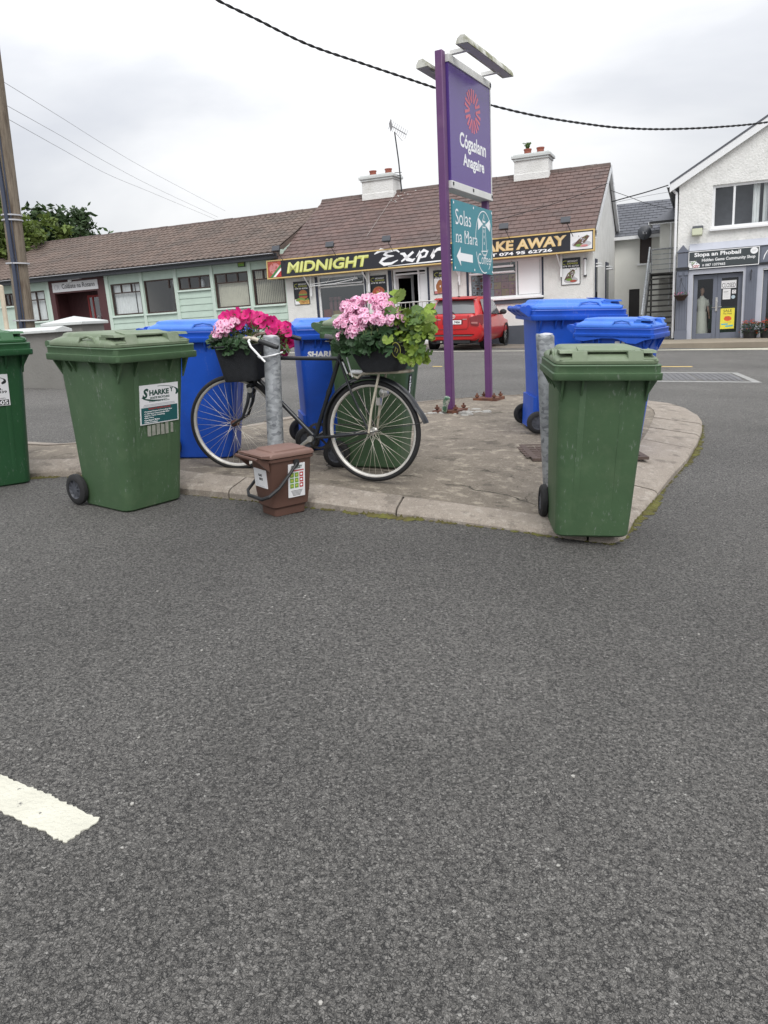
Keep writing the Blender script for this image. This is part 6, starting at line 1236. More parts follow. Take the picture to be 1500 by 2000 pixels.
# big green bin at the left, with the company label
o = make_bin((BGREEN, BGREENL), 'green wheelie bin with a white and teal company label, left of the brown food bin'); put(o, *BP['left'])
Mf = bin_face('front', .045, .665) @ Matrix.Diagonal((1.32, 1, 1, 1)); st_ = sticker(o, Mf, .225, .245)
b = MB(Mf); Z = .0046
b.text('S', -.098, .040, .062, INKG, None, w=.036, z=Z, bold=.05, shear=.3); b.text('HARKE', -.058, .055, .034, INKG, None, w=.115, z=Z, bold=.05); b.text('Y', .062, .066, .030, INKG, None, w=.022, z=Z, bold=.05)
b.stroke([(.0 + .108 * math.cos(R_(a)), .066 + .044 * math.sin(R_(a))) for a in range(-25, 100, 8)], [.003 + .014 * max(0, 1 - abs(k - 3) / 5) for k in range(16)], INKG, None, Z); b.stroke([(.0 + .108 * math.cos(R_(a)), .062 + .040 * math.sin(R_(a))) for a in range(200, 300, 8)], [.003 + .008 * max(0, 1 - abs(k - 5) / 6) for k in range(13)], INKG, None, Z)
b.text('WASTE RECYCLING', -.055, .033, .014, INKG, None, w=.115, z=Z, bold=.05); b.text('Donegal Waste & Recycle', .0, .012, .010, INKG, None, w=.12, al='c', z=Z, bold=.02)
b.stroke([(-.09, .0), (.09, .0)], .005, PALEG, None, Z); b.stroke([(-.095, -.008), (.095, -.008)], .005, PALEG, None, Z)
b.quad([(-.107, -.117, Z), (.107, -.117, Z), (.107, -.016, Z), (-.107, -.016, Z)], TEALI)
b.text('RANGE OF SERVICES INCLUDE', .0, -.031, .011, REDI, None, w=.13, al='c', z=Z + .0006, bold=.03)
for k, t in enumerate(('General Waste & Recycling Bins', '1,100 litre Commercial Bins', 'Septic Tank Cleaning', 'Skip Hire', 'Cardboard Balers', 'Glass Crushers')): b.text('•' + t, -.092, -.0475 - k * .0132, .010, WVINYL, None, w=[.165, .148, .12, .055, .09, .078][k], z=Z + .0006, bold=.03)
b.build('label_print', None, st_, smooth=0)
Mr = bin_face('front', .050, .505) @ Matrix.Diagonal((1.15, 1, 1, 1)); b = MB(Mr); random.seed(11)
for k in range(6): x0 = -.088 + k * .0305; h1 = random.uniform(.020, .038); b.quad([(x0, -.035 - random.uniform(0, .006), .001), (x0 + .024, -.036 - random.uniform(0, .006), .001), (x0 + .024, h1, .001), (x0, h1 - random.uniform(-.01, .01), .001)])
b.build('sticker_residue', mat('old_glue_residue', (.26, .265, .225), .9, .2, 30), o, smooth=0)
# dark green bin cut by the left edge
o = make_bin((BDKGREEN, BDKGREENL), 'darker green wheelie bin cut off by the left picture edge, numbered label'); put(o, *BP['crop'])
Mf = bin_face('front', .005, .70); st_ = sticker(o, Mf, .26, .22); b = MB(Mf)
b.stroke([(.01 + .10 * math.cos(R_(a)), .065 + .030 * math.sin(R_(a))) for a in range(-40, 120, 8)], [.004 + .018 * max(0, 1 - abs(k - 3) / 6) for k in range(20)], INK, None, Z); b.text('SHARKEY', -.11, .045, .035, INK, None, w=.19, z=Z, bold=.05); b.text('DONEGAL', -.10, .0, .016, INK, None, w=.19, z=Z, bold=.03); b.text('T: 074 9548339', -.12, -.022, .017, INK, None, w=.235, z=Z, bold=.03); b.text('email & web', -.1, -.048, .01, INK, None, w=.16, z=Z); b.text('www waste com', -.1, -.063, .01, INK, None, w=.2, z=Z); b.quad([(-.122, -.106, Z), (.122, -.106, Z), (.122, -.068, Z), (-.122, -.068, Z)], INK); b.text('08005', .115, -.103, .031, WVINYL, None, w=.125, al='r', z=Z + .0006, bold=.02); b.build('label_print', None, st_, smooth=0)
# nearest green bin
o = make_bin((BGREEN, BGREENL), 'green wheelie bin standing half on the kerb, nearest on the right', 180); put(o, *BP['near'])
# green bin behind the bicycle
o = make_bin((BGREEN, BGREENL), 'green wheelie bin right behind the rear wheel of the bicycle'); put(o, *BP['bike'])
Mf = bin_face('front', -.10, .60); st_ = sticker(o, Mf, .09, .15, INK); b = MB(Mf); b.text('2', -.03, .02, .045, WVINYL, None, w=.05, z=Z, bold=.06); b.text('S', -.03, -.065, .07, WVINYL, None, w=.055, z=Z, bold=.06); b.stroke([(-.04, .01), (.04, .008)], .008, WVINYL, None, Z); b.build('label_print', None, st_, smooth=0)
# blue bins
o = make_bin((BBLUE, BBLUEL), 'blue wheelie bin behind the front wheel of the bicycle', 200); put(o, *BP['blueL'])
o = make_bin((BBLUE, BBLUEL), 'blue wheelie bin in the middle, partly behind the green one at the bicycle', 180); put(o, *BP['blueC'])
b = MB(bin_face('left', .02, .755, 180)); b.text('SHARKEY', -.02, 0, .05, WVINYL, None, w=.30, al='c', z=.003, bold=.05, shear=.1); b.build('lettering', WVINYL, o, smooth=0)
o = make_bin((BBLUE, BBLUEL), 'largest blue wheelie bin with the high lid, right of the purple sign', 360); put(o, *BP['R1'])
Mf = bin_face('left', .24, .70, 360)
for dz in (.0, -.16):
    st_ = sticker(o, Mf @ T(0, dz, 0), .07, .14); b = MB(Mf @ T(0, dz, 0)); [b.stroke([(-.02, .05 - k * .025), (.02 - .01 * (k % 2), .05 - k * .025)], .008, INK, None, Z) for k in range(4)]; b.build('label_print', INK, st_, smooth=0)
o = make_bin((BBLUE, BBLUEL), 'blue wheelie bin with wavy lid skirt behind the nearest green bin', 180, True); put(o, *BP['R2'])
sticker(o, bin_face('left', -.08, .83, 180), .075, .09)

# ---------------------------------------------------------------- brown food-waste bin
r = empty('food_waste_bin', (0, 0, 0), None, 'small brown food-waste bin with dark carrying handle on the kerb edge', 'food bin'); put(r, *BP['caddy']); r.scale = (.83, .84, 1)
b = MB()
b.loft([rrect(.20, -.125, .14, .03, 0, 4), rrect(.205, -.128, .143, .03, .045, 4), rrect(.235, -.15, .165, .035, .06, 4), rrect(.245, -.158, .172, .035, .13, 4), rrect(.25, -.160, .175, .035, .135, 4), rrect(.275, -.178, .188, .035, .34, 4), rrect(.278, -.18, .19, .035, .345, 4), rrect(.30, -.198, .202, .04, .347, 4), rrect(.302, -.2, .204, .04, .365, 4), rrect(.27, -.18, .18, .035, .366, 4)]); b.build('body', BROWN, r, smooth=35)
b = MB(); b.loft([rrect(.30, -.205, .204, .04, .368, 5), rrect(.315, -.215, .208, .04, .371, 5), rrect(.315, -.215, .208, .04, .382, 5), rrect(.30, -.20, .20, .045, .394, 5), rrect(.235, -.15, .165, .035, .400, 5), rrect(.228, -.145, .16, .035, .408, 5), rrect(.21, -.13, .145, .03, .411, 5)]); b.loft([[(x, y, z) for y, z in ((-.19, .372), (-.26, .384), (-.262, .397), (-.19, .392))] for x in (-.155, .155)]); b.build('lid', BROWNL, r, smooth=35)
b = MB(); b.tube([(-.165, -.275, .372), (.13, -.275, .372)], .011, n=8)
for x in (-.155, .12): b.loft([[(x + sg * .010, y, z) for y, z in ((-.178, .29), (-.185, .36), (-.275, .383), (-.285, .37))] for sg in (-1, 1)])
b.build('front_grip', BROWN, r, smooth=40)
b = MB(); pts = []
hx = .166
cp = [(-hx, .03, .325), (-hx, -.03, .27), (-hx, -.13, .19), (-hx + .02, -.205, .145), (-.09, -.232, .125), (.09, -.232, .125), (hx - .02, -.205, .145), (hx, -.13, .19), (hx, -.03, .27), (hx, .03, .325)]
b.tube(cp, .0115, n=8)
for s in (-1, 1): b.lathe([(0, 0), (.022, 0), (.022, .02), (0, .022)], None, T(s * .14, .035, .328) @ RY(90 * s), 14)
b.build('carry_handle', BLKPL, r)
Mf = frame((.0, -.1665, .235), (1, 0, 0), Vector((0, -.083, 1)).normalized(), Vector((0, -1, -.083)).normalized()); st_ = sticker(r, Mf @ T(-.012, .0, .002), .165, .115); b = MB(Mf @ T(-.012, 0, .002)); b.text('ISLAND', -.022, .012, .016, INK, None, w=.045, z=Z, bold=.06); b.text('BEDS', -.018, -.012, .016, INK, None, w=.048, z=Z, bold=.06); b.stroke([(-.055 + .015 * math.cos(a * .7), -.035 + .012 * math.sin(a * .7)) for a in range(9)], .002, PALEG, None, Z, True); b.stroke([(-.03, -.05), (.05, -.05)], .003, PALEG, None, Z); b.build('label_print', None, st_, smooth=0)
Mf = frame((.1302, .03, .215), (0, 1, 0), Vector((.062, 0, 1)).normalized(), Vector((1, 0, -.062)).normalized()); Mf = Mf @ T(.012, 0, .0025); st_ = sticker(r, Mf, .145, .21); b = MB(Mf); b.text('SHARKEY', 0, .073, .020, INKG, None, w=.10, al='c', z=Z, bold=.05, shear=.2); b.stroke([(-.06, .061), (.062, .061)], .008, REDI, None, Z)
for i in range(3):
    for j in range(3): x0 = -.058 + i * .041; z0 = .020 - j * .034; b.quad([(x0, z0, Z), (x0 + .033, z0, Z), (x0 + .033, z0 + .029, Z), (x0, z0 + .029, Z)], GREENI if i < 2 else REDI); b.disc(x0 + .016, z0 + .015, .010, .007, WVINYL if i == 2 else SIGNYEL, None, Z + .0005, 8)
for k in range(5): b.stroke([(-.05 + .004 * k, -.065 - k * .0075), (.05 - .005 * k, -.065 - k * .0075)], .003, INK, None, Z)
b.build('label_print', None, st_, smooth=0)
# ---------------------------------------------------------------- bicycle
BKM = T(-.039, 5.181, .335) @ RZ(156.3)      # local x forward, y towards the viewer, z up
bk = empty('bicycle', None, None, 'old black bicycle with flower baskets leaning on the galvanised post', 'bicycle', mat=BKM)
WR = .347
def wheel(center, turn, name_rust, seed):
    M_ = T(*center) @ RZ(turn) @ RX(90); random.seed(seed)
    b = MB(); n = 72
    b.loft([[((WR - .019 + .019 * math.cos(q)) * math.cos(a), (WR - .019 + .019 * math.cos(q)) * math.sin(a), .019 * math.sin(q)) for q in [j * math.pi / 5 for j in range(10)]] for a in [2 * math.pi * k / n for k in range(n + 1)]], None, M_, False, False)
    w_ = b.build('wheel', RUBBER, bk, smooth=180)
    b = MB(); pr = [(.316, -.016), (.305, -.015), (.300, -.008), (.300, .008), (.305, .015), (.316, .016), (.318, .0)]
    b.lathe(pr + [pr[0]], None, M_, 72); b.build('rim', mat('pitted_rim', (.62, .60, .56), .4, .15, 30, metal=.35, col2=(.30, .15, .08), c2=(.60, .75), c2s=16), w_, smooth=50)
    b = MB()
    for k in range(36):
        sd = 1 if k % 2 else -1; a = 2 * math.pi * k / 36; off = (1 if (k // 2) % 2 else -1) * 1.15
        b.tube([(.020 * math.cos(a + off), .020 * math.sin(a + off), .028 * sd), (.302 * math.cos(a), .302 * math.sin(a), 0)], .0014, None, M_, n=4)
    b.build('spokes', SPOKE, w_, smooth=180)
    b = MB(); b.lathe([(.008, -.055), (.012, -.05), (.012, -.034), (.024, -.031), (.024, -.024), (.014, -.018), (.014, .018), (.024, .024), (.024, .031), (.012, .034), (.012, .05), (.008, .055), (0, .055)], None, M_, 16); b.build('hub', name_rust, w_)
    return w_
TURN = 12
PIV = Vector((.905, 0, .71)); AX = Vector((-.30, 0, 1)).normalized()
STEER = T(*PIV) @ Matrix.Rotation(R_(TURN), 4, AX) @ T(*(-PIV))
fc = STEER @ Vector((1.085, 0, .413))
wheel((0, 0, WR), 0, CHROME, 1); wheel(tuple(fc), TURN, RUST, 2)
BB = Vector((.447, 0, .305)); SCL = Vector((.208, 0, .850)); HT = Vector((.838, 0, .895)); HB = Vector((.893, 0, .725))
b = MB(); b.tube([BB, SCL, SCL + (SCL - BB).normalized() * .02], .0155, n=10); b.tube([SCL + Vector((0, 0, -.01)), Vector((.842, 0, .868))], .0140, n=10); b.tube([BB, Vector((.885, 0, .745))], .0155, n=10); b.tube([HB, HT], .0185, n=10)
b.lathe([(.024, -.04), (.024, .04)], None, T(*BB) @ RX(90), 14, cap=True)
for s in (-1, 1):
    b.tube([BB + Vector((-.02, s * .022, 0)), Vector((.2, s * .045, .325)), Vector((.0, s * .062, WR))], [.011, .0105, .008], n=8); b.tube([SCL + Vector((-.005, s * .018, -.015)), Vector((.12, s * .045, .62)), Vector((0, s * .064, WR))], [.0085, .0085, .007], n=8)
b.tube([SCL + Vector((0, 0, -.24 + .01)) * .0, SCL + Vector((0, 0, .0))], .0185, n=10); b.tube([BB.lerp(SCL, .55), BB.lerp(SCL, .6)], .019, n=10)
b.build('frame', BIKEBLK, bk, smooth=50)
b = MB(STEER)
b.tube([HB + Vector((-.002, 0, -.002)), HB + Vector((.012, 0, -.035))], .022, n=10)
for s in (-1, 1): b.tube([Vector((.905, s * .012, .70)), Vector((.915, s * .048, .675)), Vector((.950, s * .055, .56)), Vector((1.00, s * .058, .46)), Vector((1.085, s * .060, .413))], [.014, .0135, .012, .010, .008], n=8)
b.box(.90, -.06, .668, .94, .06, .692); b.box(.90, .05, .60, .925, .066, .70); b.build('fork', BIKEBLK, bk, smooth=50)
b = MB(STEER); b.lathe([(.020, .0), (.020, .004)], None, T(.915, .07, .655) @ RX(90), 12, cap=True); b.build('fork_bolt', CHROME, bk)
b = MB(STEER); b.tube([HT, HT + Vector((-.028, 0, .085)), HT + Vector((.02, 0, .11))], .013, n=8)
DX_ = .015
bar = [(.860, 0, 1.005), (.885, .06, 1.01), (.880, .13, 1.018), (.82, .20, 1.025), (.76, .235, 1.015), (.735, .24, 1.005)]
for s in (-1, 1): b.tube([(x, y * s, z) for x, y, z in bar], .0115, n=8)
b.build('handlebar', CREAM, bk)
for s in (-1, 1):
    b = MB(STEER); b.tube([(.735, .24 * s, 1.005), (.715, .245 * s, .998), (.62, .262 * s, .962), (.60, .265 * s, .956)], [.0135, .0165, .0165, .0145], n=10)
    for k in range(9): u = k / 9; p = Vector((.71, .246 * s, .996)).lerp(Vector((.62, .262 * s, .962)), u); b.tube([p, p + Vector((-.004, 0, -.0015))], .0178, n=10)
    b.build('grip', BLKPL, bk, smooth=50)
    b = MB(STEER); b.tube([(.80, .205 * s, 1.022), (.815, .225 * s, 1.005), (.80, .235 * s, .97), (.745, .25 * s, .91), (.705, .255 * s, .865)], [.010, .008, .0075, .0075, .007], n=7); b.build('brake_lever', WVINYL, bk)
b = MB(); b.tube([STEER @ Vector((.80, .215, 1.0)), Vector((.93, .16, .93)), Vector((1.02, .17, .90)), STEER @ Vector((1.08, .10, .86))], .003, n=5); b.tube([STEER @ Vector((.80, .215, 1.0)), Vector((.90, .10, .93)), Vector((.84, .03, .84))], .003, n=5); b.build('brake_cable', BLKPL, bk)
b = MB(); b.tube([SCL, Vector((.170, 0, .955))], .0125, n=8); b.build('seat_post', CREAM, bk)
b = MB()
def sadd(u, v):
    x = .30 - .215 * u; a = (v - .5) * math.pi; hw = .024 + .082 * max(0, (u - .28) / .72) ** 1.3; return (x, hw * math.sin(a) * 1.0, .967 + .028 * math.cos(a) + .02 * (u - .55) ** 2 * 2 - .01 * (u > .95))
b.grid(sadd, 14, 12); b.grid(lambda u, v: (lambda p: (p[0], p[1] * .92, p[2] - .02 if 0 else .955 + (p[2] - .967) * .15))(sadd(u, v)), 14, 12); b.add([(.298, 0, .972), (.278, 0, .94), (.12, -.04, .93), (.12, .04, .93)], [(0, 1, 2), (0, 3, 1)]); 
for s in (-1, 1): b.tube([(.27, s * .01, .957), (.2, s * .02, .945), (.12, s * .05, .95)], .004, n=5)
b.build('saddle', mat('worn_black_leather', (.045, .043, .045), .45, .2, 12), bk, smooth=180)
# mudguard over the rear wheel
b = MB()
def guard(r, a0, a1, w_, cx, cz, n=40):
    rings = []
    for k in range(n + 1):
        a = R_(a0 + (a1 - a0) * k / n); fl = .03 * max(0, (k / n - .9) / .1)
        rings.append([(cx + (r + fl + q[1]) * math.cos(a), q[0], cz + (r + fl + q[1]) * math.sin(a)) for q in ((-w_, -.018), (-w_ * .8, -.002), (0, .006), (w_ * .8, -.002), (w_, -.018))])
    return rings
b.loft(guard(.372, -6, 172, .034, 0, WR), close=False, c0=False, c1=False); b.tube([(0, .07, WR), (-.366, .034, WR + .06)], .003, n=4); b.tube([(0, -.07, WR), (-.366, -.034, WR + .06)], .003, n=4); b.build('mudguard', BIKEBLK, bk, smooth=180)
# chainset on the far side, crank arm towards the viewer
b = MB(); Mc = T(*(BB + Vector((0, -.052, 0)))) @ RX(90); b.lathe([(.078, -.002), (.092, -.002), (.092, .002), (.078, .002), (.078, -.002)], None, Mc, 40)
for k in range(5): b.box(.0, -.008, -.002, .08, .008, .002, None, Mc @ RZ(k * 72 + 10))
for k in range(40): b.box(.09, -.003, -.0015, .097, .003, .0015, None, Mc @ RZ(k * 9))
b.build('chainring', CHAINM, bk)
b = MB(); b.tube([BB + Vector((0, -.052, .09)), Vector((0, -.052, WR + .03))], .004, n=5); b.tube([BB + Vector((0, -.052, -.09)), Vector((.2, -.052, .25)), Vector((0, -.052, WR - .03))], .004, n=5); b.build('chain', CHAINM, bk)
b = MB(); b.tube([BB + Vector((0, -.05, 0)), BB + Vector((0, .07, 0))], .010, n=8); b.tube([BB + Vector((.0, .07, 0)), BB + Vector((.05, .074, -.03)), BB + Vector((.125, .078, -.085))], [.015, .012, .011], n=8); b.lathe([(.02, -.012), (.02, .012)], None, T(*(BB + Vector((0, .072, 0)))) @ RX(90), 12, cap=True); b.tube([BB + Vector((0, -.062, 0)), BB + Vector((-.12, -.066, .09))], .011, n=8); b.build('crank', CHROME, bk)
# carrier over the rear wheel
b = MB(); zr = .742
b.tube([(.06, -.055, zr - .03), (.02, -.06, zr), (-.26, -.06, zr), (-.30, -.03, zr), (-.30, .03, zr), (-.26, .06, zr), (.02, .06, zr), (.06, .055, zr - .03), (.13, .03, .74)], .0085, n=8); b.tube([(.13, -.03, .74), (.06, -.055, zr - .03)], .0085, n=6)
for s in (-1, 1): b.tube([(.0, s * .072, WR), (-.03, s * .07, .5), (-.10, s * .062, zr)], .0085, n=8)
b.tube([(-.02, .06, zr), (-.02, -.06, zr)], .006, n=6); b.tube([(-.15, .06, zr), (-.15, -.06, zr)], .006, n=6); b.build('carrier', CREAM, bk)
b = MB(); b.lathe([(0, .02), (.03, .015), (.032, -.02), (0, -.03)], None, T(-.08, -.05, .60) @ RX(90), 12); b.box(-.06, -.045, .52, -.03, -.02, .57); b.build('dynamo', CHROME, bk)
b = MB(); b.tube([(.175, .03, .82), (.14, .04, .74)], .005, n=6); b.tube([(.13, .05, .85), (.095, .06, .72)], .005, n=6); b.tube([(.10, .05, .755), (.02, .05, .75)], .013, n=6); b.build('strap_tie', WVINYL, bk)
# baskets: dark mesh panels with a wire rim
def basket(Mx, top, bot, z0, z1, r0, wire, mname='basket'):
    b = MB(Mx); R = [rrect(bot[0] * .98, -bot[1] * .49, bot[1] * .49, r0, z0, 4), rrect(bot[0], -bot[1] / 2, bot[1] / 2, r0, z0 + .005, 4)]
    for k in range(1, 7): u = k / 6; R.append(rrect(bot[0] + (top[0] - bot[0]) * u, -(bot[1] + (top[1] - bot[1]) * u) / 2, (bot[1] + (top[1] - bot[1]) * u) / 2, r0, z0 + (z1 - z0) * u, 4))
    R.append(rrect(top[0] - .012, -top[1] / 2 + .006, top[1] / 2 - .006, r0, z1, 4)); R.append(rrect(bot[0] - .012, -bot[1] / 2 + .006, bot[1] / 2 - .006, r0, z0 + .02, 4)); b.loft(R); o = b.build(mname, BASKET, bk, smooth=40)
    b = MB(Mx); b.tube(rrect(top[0] + .004, -top[1] / 2 - .002, top[1] / 2 + .002, r0, z1, 4), .004, n=5, closed=True); b.build('rim_wire', wire, o); return o
FBM = STEER @ T(.955, 0, .0) @ RY(0)
basket(FBM, (.31, .33), (.245, .26), .725, .975, .045, BLKPL)
RBM = T(-.118, .015, 0)
o = basket(RBM, (.41, .31), (.25, .22), .752, .935, .05, BLKPL)
b = MB(frame((-.27, .163, .89), Vector((-.94, -.1, .1)).normalized(), Vector((-.05, .33, 1)).normalized(), Vector((-.3, .94, -.3)).normalized()))
b.disc(0, 0, .030, .052, SIGNYEL, None, .006); b.disc(0, 0, .026, .047, BLKPL, None, .0065); b.stroke([(-.01, -.01), (.0, .02), (.012, .0), (.0, -.02)], .004, SIGNYEL, None, .007); b.build('oval_badge', None, o, smooth=0)
r = empty('cable_tie', None, None, 'white tie looped round the post and the bicycle crossbar', 'cable tie'); b = MB(); b.tube([(-.80, 5.42, 1.218), (-.775, 5.335, 1.212), (-.72, 5.312, 1.218), (-.665, 5.335, 1.226), (-.640, 5.40, 1.232), (-.63, 5.435, 1.236)], .0065, n=6); b.build('loop', PVC, r)

# ---------------------------------------------------------------- flowers in the baskets
def fan_leaf(b, p, nrm, s, m=None, lob=7, cup=.18, ruff=.10):
    n = Vector(nrm).normalized(); u = n.orthogonal().normalized(); a0 = random.uniform(0, 6.28); u = (Matrix.Rotation(a0, 3, n) @ u); v = n.cross(u); c = Vector(p); K = lob * 2; pts = [c - n * s * cup]
    for k in range(K + 1):
        a = -2.75 + 5.5 * k / K; rr = s * ((1 if k % 2 else .86) + random.uniform(-.05, .05)); pts.append(c + (u * math.cos(a) + v * math.sin(a)) * rr + n * random.uniform(-ruff, ruff) * s)
    b.add(pts, [(0, k + 1, k + 2) for k in range(K)], m)
def petal(b, p, d, n, l, w_, m, m2=None, rf=.2):
    d = Vector(d).normalized(); n = Vector(n).normalized(); s = d.cross(n); p = Vector(p); j = lambda: n * random.uniform(-rf, rf) * l
    a1 = p + d * l * .42 + s * w_ * .42; a2 = p + d * l * .42 - s * w_ * .42; t1 = p + d * l * .88 + s * w_ * .5 + j(); t2 = p + d * l * .88 - s * w_ * .5 + j(); tt = p + d * l + j() * .6
    b.add([p, a1, a2], [(0, 1, 2)], m2 or m); b.add([a1, t1, tt, t2, a2], [(0, 1, 2, 3, 4)], m)
def geranium_head(b, c, r, n=26):
    c = Vector(c)
    for k in range(n):
        z = random.uniform(-.15, 1); a = random.uniform(0, 6.283); q = math.sqrt(max(0, 1 - z * z)); d = Vector((q * math.cos(a), q * math.sin(a), z)); p = c + d * r * random.uniform(.6, 1.12) * (1.15 if abs(d.z) < .5 else .85); u = d.orthogonal().normalized(); s = random.uniform(.016, .026)
        for h in range(5): dd = Matrix.Rotation(h * 1.2566 + a, 3, d) @ u; petal(b, p, dd + d * .25, d, s, s * .95, PINK, PINKD if h < 2 or random.random() < .18 else PINK)
def petunia(b, p, d, s):
    d = Vector(d).normalized(); u = d.orthogonal().normalized(); v = d.cross(u); p = Vector(p); K = 20; ph = random.uniform(0, 6.28); tw = random.uniform(.75, 1.1)
    rings = []
    for rr, hh in ((.10, -.65), (.16, -.25), (.55, .02), (.98, .16)):
        rings.append([p + (u * math.cos(a) + v * math.sin(a) * tw) * s * rr * (1 + (.09 * math.cos(5 * a + ph) if rr > .3 else 0)) + d * s * (hh + (.10 * math.cos(5 * a + ph) + random.uniform(-.06, .06) if rr > .9 else 0)) for a in [2 * math.pi * k / K for k in range(K)]])
    b.loft(rings[1:], MAGENTA, None, False, False); b.loft(rings[:2], LEAFM, None, False, False); b.disc(0, 0, s * .17, s * .17, MAGD, frame(p - d * s * .2, u, v, d), 0, 8)
def stems(b, root, pts, r=.0028):
    for p in pts: q = Vector(p); m_ = Vector(root).lerp(q, .5) + Vector((random.gauss(0, .02), random.gauss(0, .02), .02)); b.tube([Vector(root) + Vector((random.gauss(0, .05), random.gauss(0, .04), 0)), m_, q], r, n=4)
def leaf_cloud(b, n, box, s, up=.8, m=None, front=1, par=.63):
    for k in range(n):
        p = Vector([random.uniform(*q) for q in box]); p.x -= par * (p.y - .1); fan_leaf(b, p, (random.gauss(0, .5), random.gauss(.5 * front, .45), random.gauss(up, .4)), random.uniform(.7, 1.25) * s, m)
# front: pale pink geranium, and magenta petunias trailing past the post
random.seed(41); ML = BKM
heads = [(1.075, .05, 1.10), (1.02, .09, 1.085), (1.045, .11, 1.06), (1.08, .10, 1.03), (1.0, .03, 1.115)]
r = empty('geranium_plant', None, None, 'pale pink geranium at the front end of the handlebar basket', 'flowers', mat=ML); b = MB(); leaf_cloud(b, 85, ((.90, 1.15), (-.08, .19), (.93, 1.03)), .034); leaf_cloud(b, 20, ((1.08, 1.17), (.0, .19), (.95, 1.03)), .03); leaf_cloud(b, 34, ((.86, 1.10), (.165, .20), (.925, 1.0)), .034, .5); b.build('leaves', LEAFD, r, smooth=0); b = MB(); [geranium_head(b, h, random.uniform(.042, .055), 24) for h in heads]; b.build('flower_heads', None, r, smooth=0); b = MB(); stems(b, (1.0, .03, .88), heads); b.build('stems', STEM, r)
r = empty('petunia_plant', None, None, 'magenta petunias spilling over the handlebar basket behind the post', 'flowers', mat=ML); b = MB(); random.seed(42); F = []
for k in range(86):
    u = (k + random.random()) / 86; s0 = 1.06 - .55 * u; zt = 1.165 + .045 * math.sin(u * 3) - .13 * u * u; z = zt - abs(random.gauss(0, .05)); t = random.uniform(-.20, .08) - .12 * u; s_ = s0 + .63 * (.1 - t)
    F.append((Vector((s_, t, z)), Vector((random.gauss(0, .35) - .15 * u, .75, random.gauss(.45, .3)))))
for k in range(34):
    t = random.uniform(-.36, -.28); F.append((Vector((random.uniform(.50, .67) + .63 * (.1 - t), t, random.uniform(.87, 1.08))), Vector((random.gauss(-.25, .35), .85, random.gauss(.1, .3)))))
for p, d in F: petunia(b, p, d, random.uniform(.028, .044))
b.build('flowers', None, r, smooth=180); b = MB()
for k in range(330):
    u = random.random(); t = random.uniform(-.26, .06) - .08 * u; p = Vector((1.04 - .52 * u + .63 * (.1 - t), t - .02, random.uniform(.93, 1.12) - .05 * u)); s = random.uniform(.014, .026); d = Vector((random.gauss(0, 1), random.gauss(.3, 1), random.gauss(0, .8))).normalized(); e_ = d.orthogonal().normalized() * s * .45; b.quad([p - d * s, p + e_, p + d * s, p - e_])
for k in range(160): p = Vector((random.uniform(.51, .66) + .28, random.uniform(-.36, -.30), random.uniform(.86, 1.05))); s = random.uniform(.014, .024); d = Vector((random.gauss(0, 1), random.gauss(.3, 1), random.gauss(0, .8))).normalized(); e_ = d.orthogonal().normalized() * s * .45; b.quad([p - d * s, p + e_, p + d * s, p - e_])
b.build('leaves', LEAFM, r, smooth=0); b = MB(); stems(b, (.93, -.02, .9), [p for p, d in F[::2]], .002); b.build('stems', STEM, r)
# rear: pale pink geranium
random.seed(43)
heads = [(.10, .06, 1.165), (.03, .03, 1.185), (.075, .12, 1.13), (.0, .10, 1.12), (.14, .10, 1.085), (.125, .16, 1.06), (.08, .15, 1.085), (.0, .17, 1.075), (.03, .16, 1.06), (.065, .12, 1.14), (-.10, .12, 1.09), (-.13, .17, 1.06), (-.09, .17, 1.075), (-.17, .15, 1.035), (.10, .19, 1.0), (.075, .18, 1.02), (.165, .17, .985), (-.13, .04, 1.18), (-.17, .08, 1.155), (-.11, .09, 1.15), (-.04, .16, 1.07), (.155, .13, 1.06), (-.19, .12, 1.11), (-.15, .02, 1.205), (-.20, .17, 1.07), (-.06, .05, 1.20)]
r = empty('geranium_plant', None, None, 'pale pink geranium with dark leaves in the basket over the rear wheel', 'flowers', mat=ML); b = MB(); leaf_cloud(b, 140, ((-.22, .16), (-.05, .18), (.93, 1.05)), .036); leaf_cloud(b, 75, ((-.20, .17), (.16, .215), (.885, 1.01)), .038, .35); leaf_cloud(b, 16, ((.10, .19), (.1, .2), (.90, .97)), .03, .4); b.build('leaves', LEAFD, r, smooth=0); b = MB(); [geranium_head(b, (h[0] - .03 - .63 * (h[1] - .1), h[1], h[2]), random.uniform(.030, .052), 26) for h in heads]; b.build('flower_heads', None, r, smooth=0); b = MB(); stems(b, (-.03, .05, .88), heads)
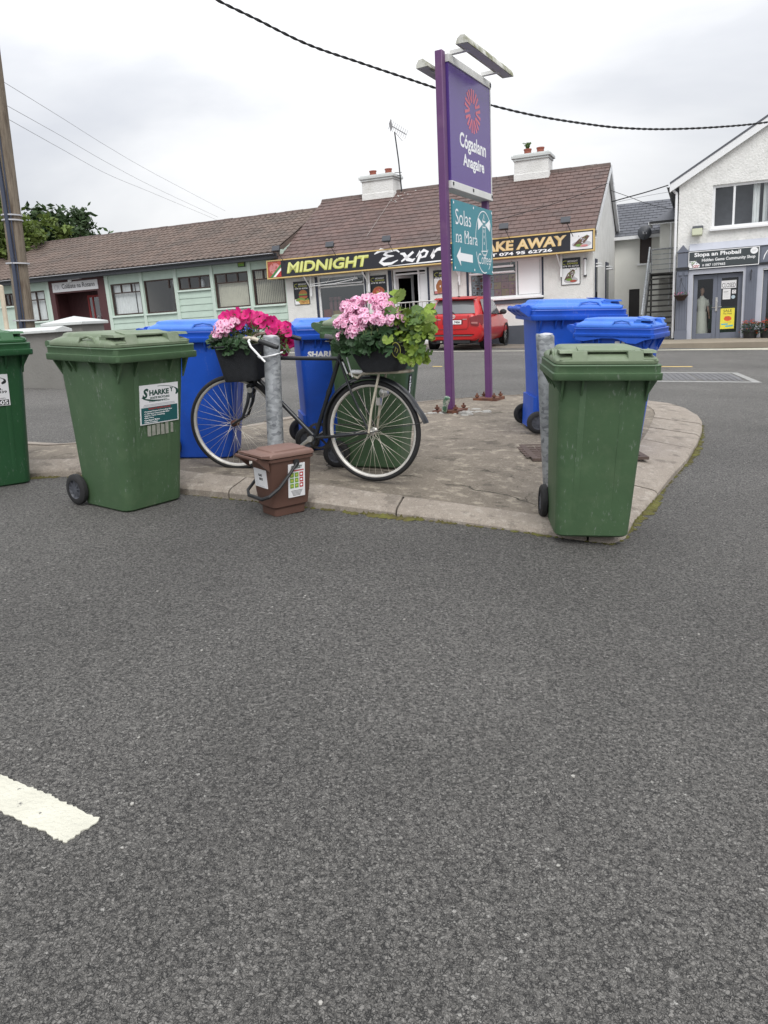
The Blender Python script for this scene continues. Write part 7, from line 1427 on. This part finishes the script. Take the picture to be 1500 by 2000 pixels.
for k in range(40): p = Vector((random.uniform(-.2, .1), random.uniform(.14, .2), random.uniform(1.0, 1.06))); b.tube([p, p + Vector((0, .004, -.03))], [.004, .002], n=4)
b.build('stems', STEM, r)
r = empty('trailing_plant', None, None, 'lime-green trailing leaves hanging over the rear basket above the mudguard', 'plant', mat=ML); random.seed(44); b = MB()
for k in range(400):
    u = random.random(); s_ = -.17 - .31 * u; zt = 1.17 - .02 * math.sin(u * 2.5) - .12 * u * u; zb = .93 + .02 * u; z = zb + (zt - zb) * random.random() ** .8; t = random.uniform(-.14, .19); s_ -= .4 * (t - .05); fan_leaf(b, (s_, t, z), (random.gauss(-.35, .6), random.gauss(.65, .55), random.gauss(.35, .6)), random.uniform(.014, .030), None, 5, .12, .08)
for k in range(36): fan_leaf(b, (random.uniform(-.46, -.30), random.uniform(.10, .2), random.uniform(.80, .96)), (random.gauss(-.3, .4), .9, random.gauss(.1, .3)), random.uniform(.022, .036), None, 5)
for p, s in (((-.215, .0, 1.215), .055), ((-.26, .02, 1.22), .05), ((-.42, .12, 1.08), .055), ((-.47, .1, 1.05), .055), ((-.45, .0, 1.12), .05), ((-.235, .205, .96), .04), ((-.05, .0, 1.215), .04), ((-.10, -.02, 1.22), .035), ((-.5, .12, 1.0), .04)): fan_leaf(b, p, (random.gauss(-.2, .2), .85, .5), s, None, 9, .1, .05)
b.build('leaves', LEAFL, r, smooth=0); b = MB()
for k in range(130): fan_leaf(b, (random.uniform(-.44, -.18), random.uniform(-.12, .19), random.uniform(.95, 1.13)), (random.gauss(-.35, .4), random.gauss(.75, .4), random.gauss(.45, .4)), random.uniform(.022, .04), None, 5)
for k in range(14): fan_leaf(b, (random.uniform(-.47, -.38), random.uniform(.10, .2), random.uniform(.82, .98)), (random.gauss(-.3, .4), .9, random.gauss(.1, .3)), random.uniform(.022, .034), None, 5)
b.build('shaded_leaves' if 0 else 'green_leaves', LEAFM, r, smooth=0); b = MB(); stems(b, (-.2, .05, .9), [(-.3, .1, 1.05), (-.4, .1, 1.0), (-.35, .15, .9), (-.25, .05, 1.15), (-.45, .1, .95), (-.40, .15, .85)]); b.build('stems', STEM, r)
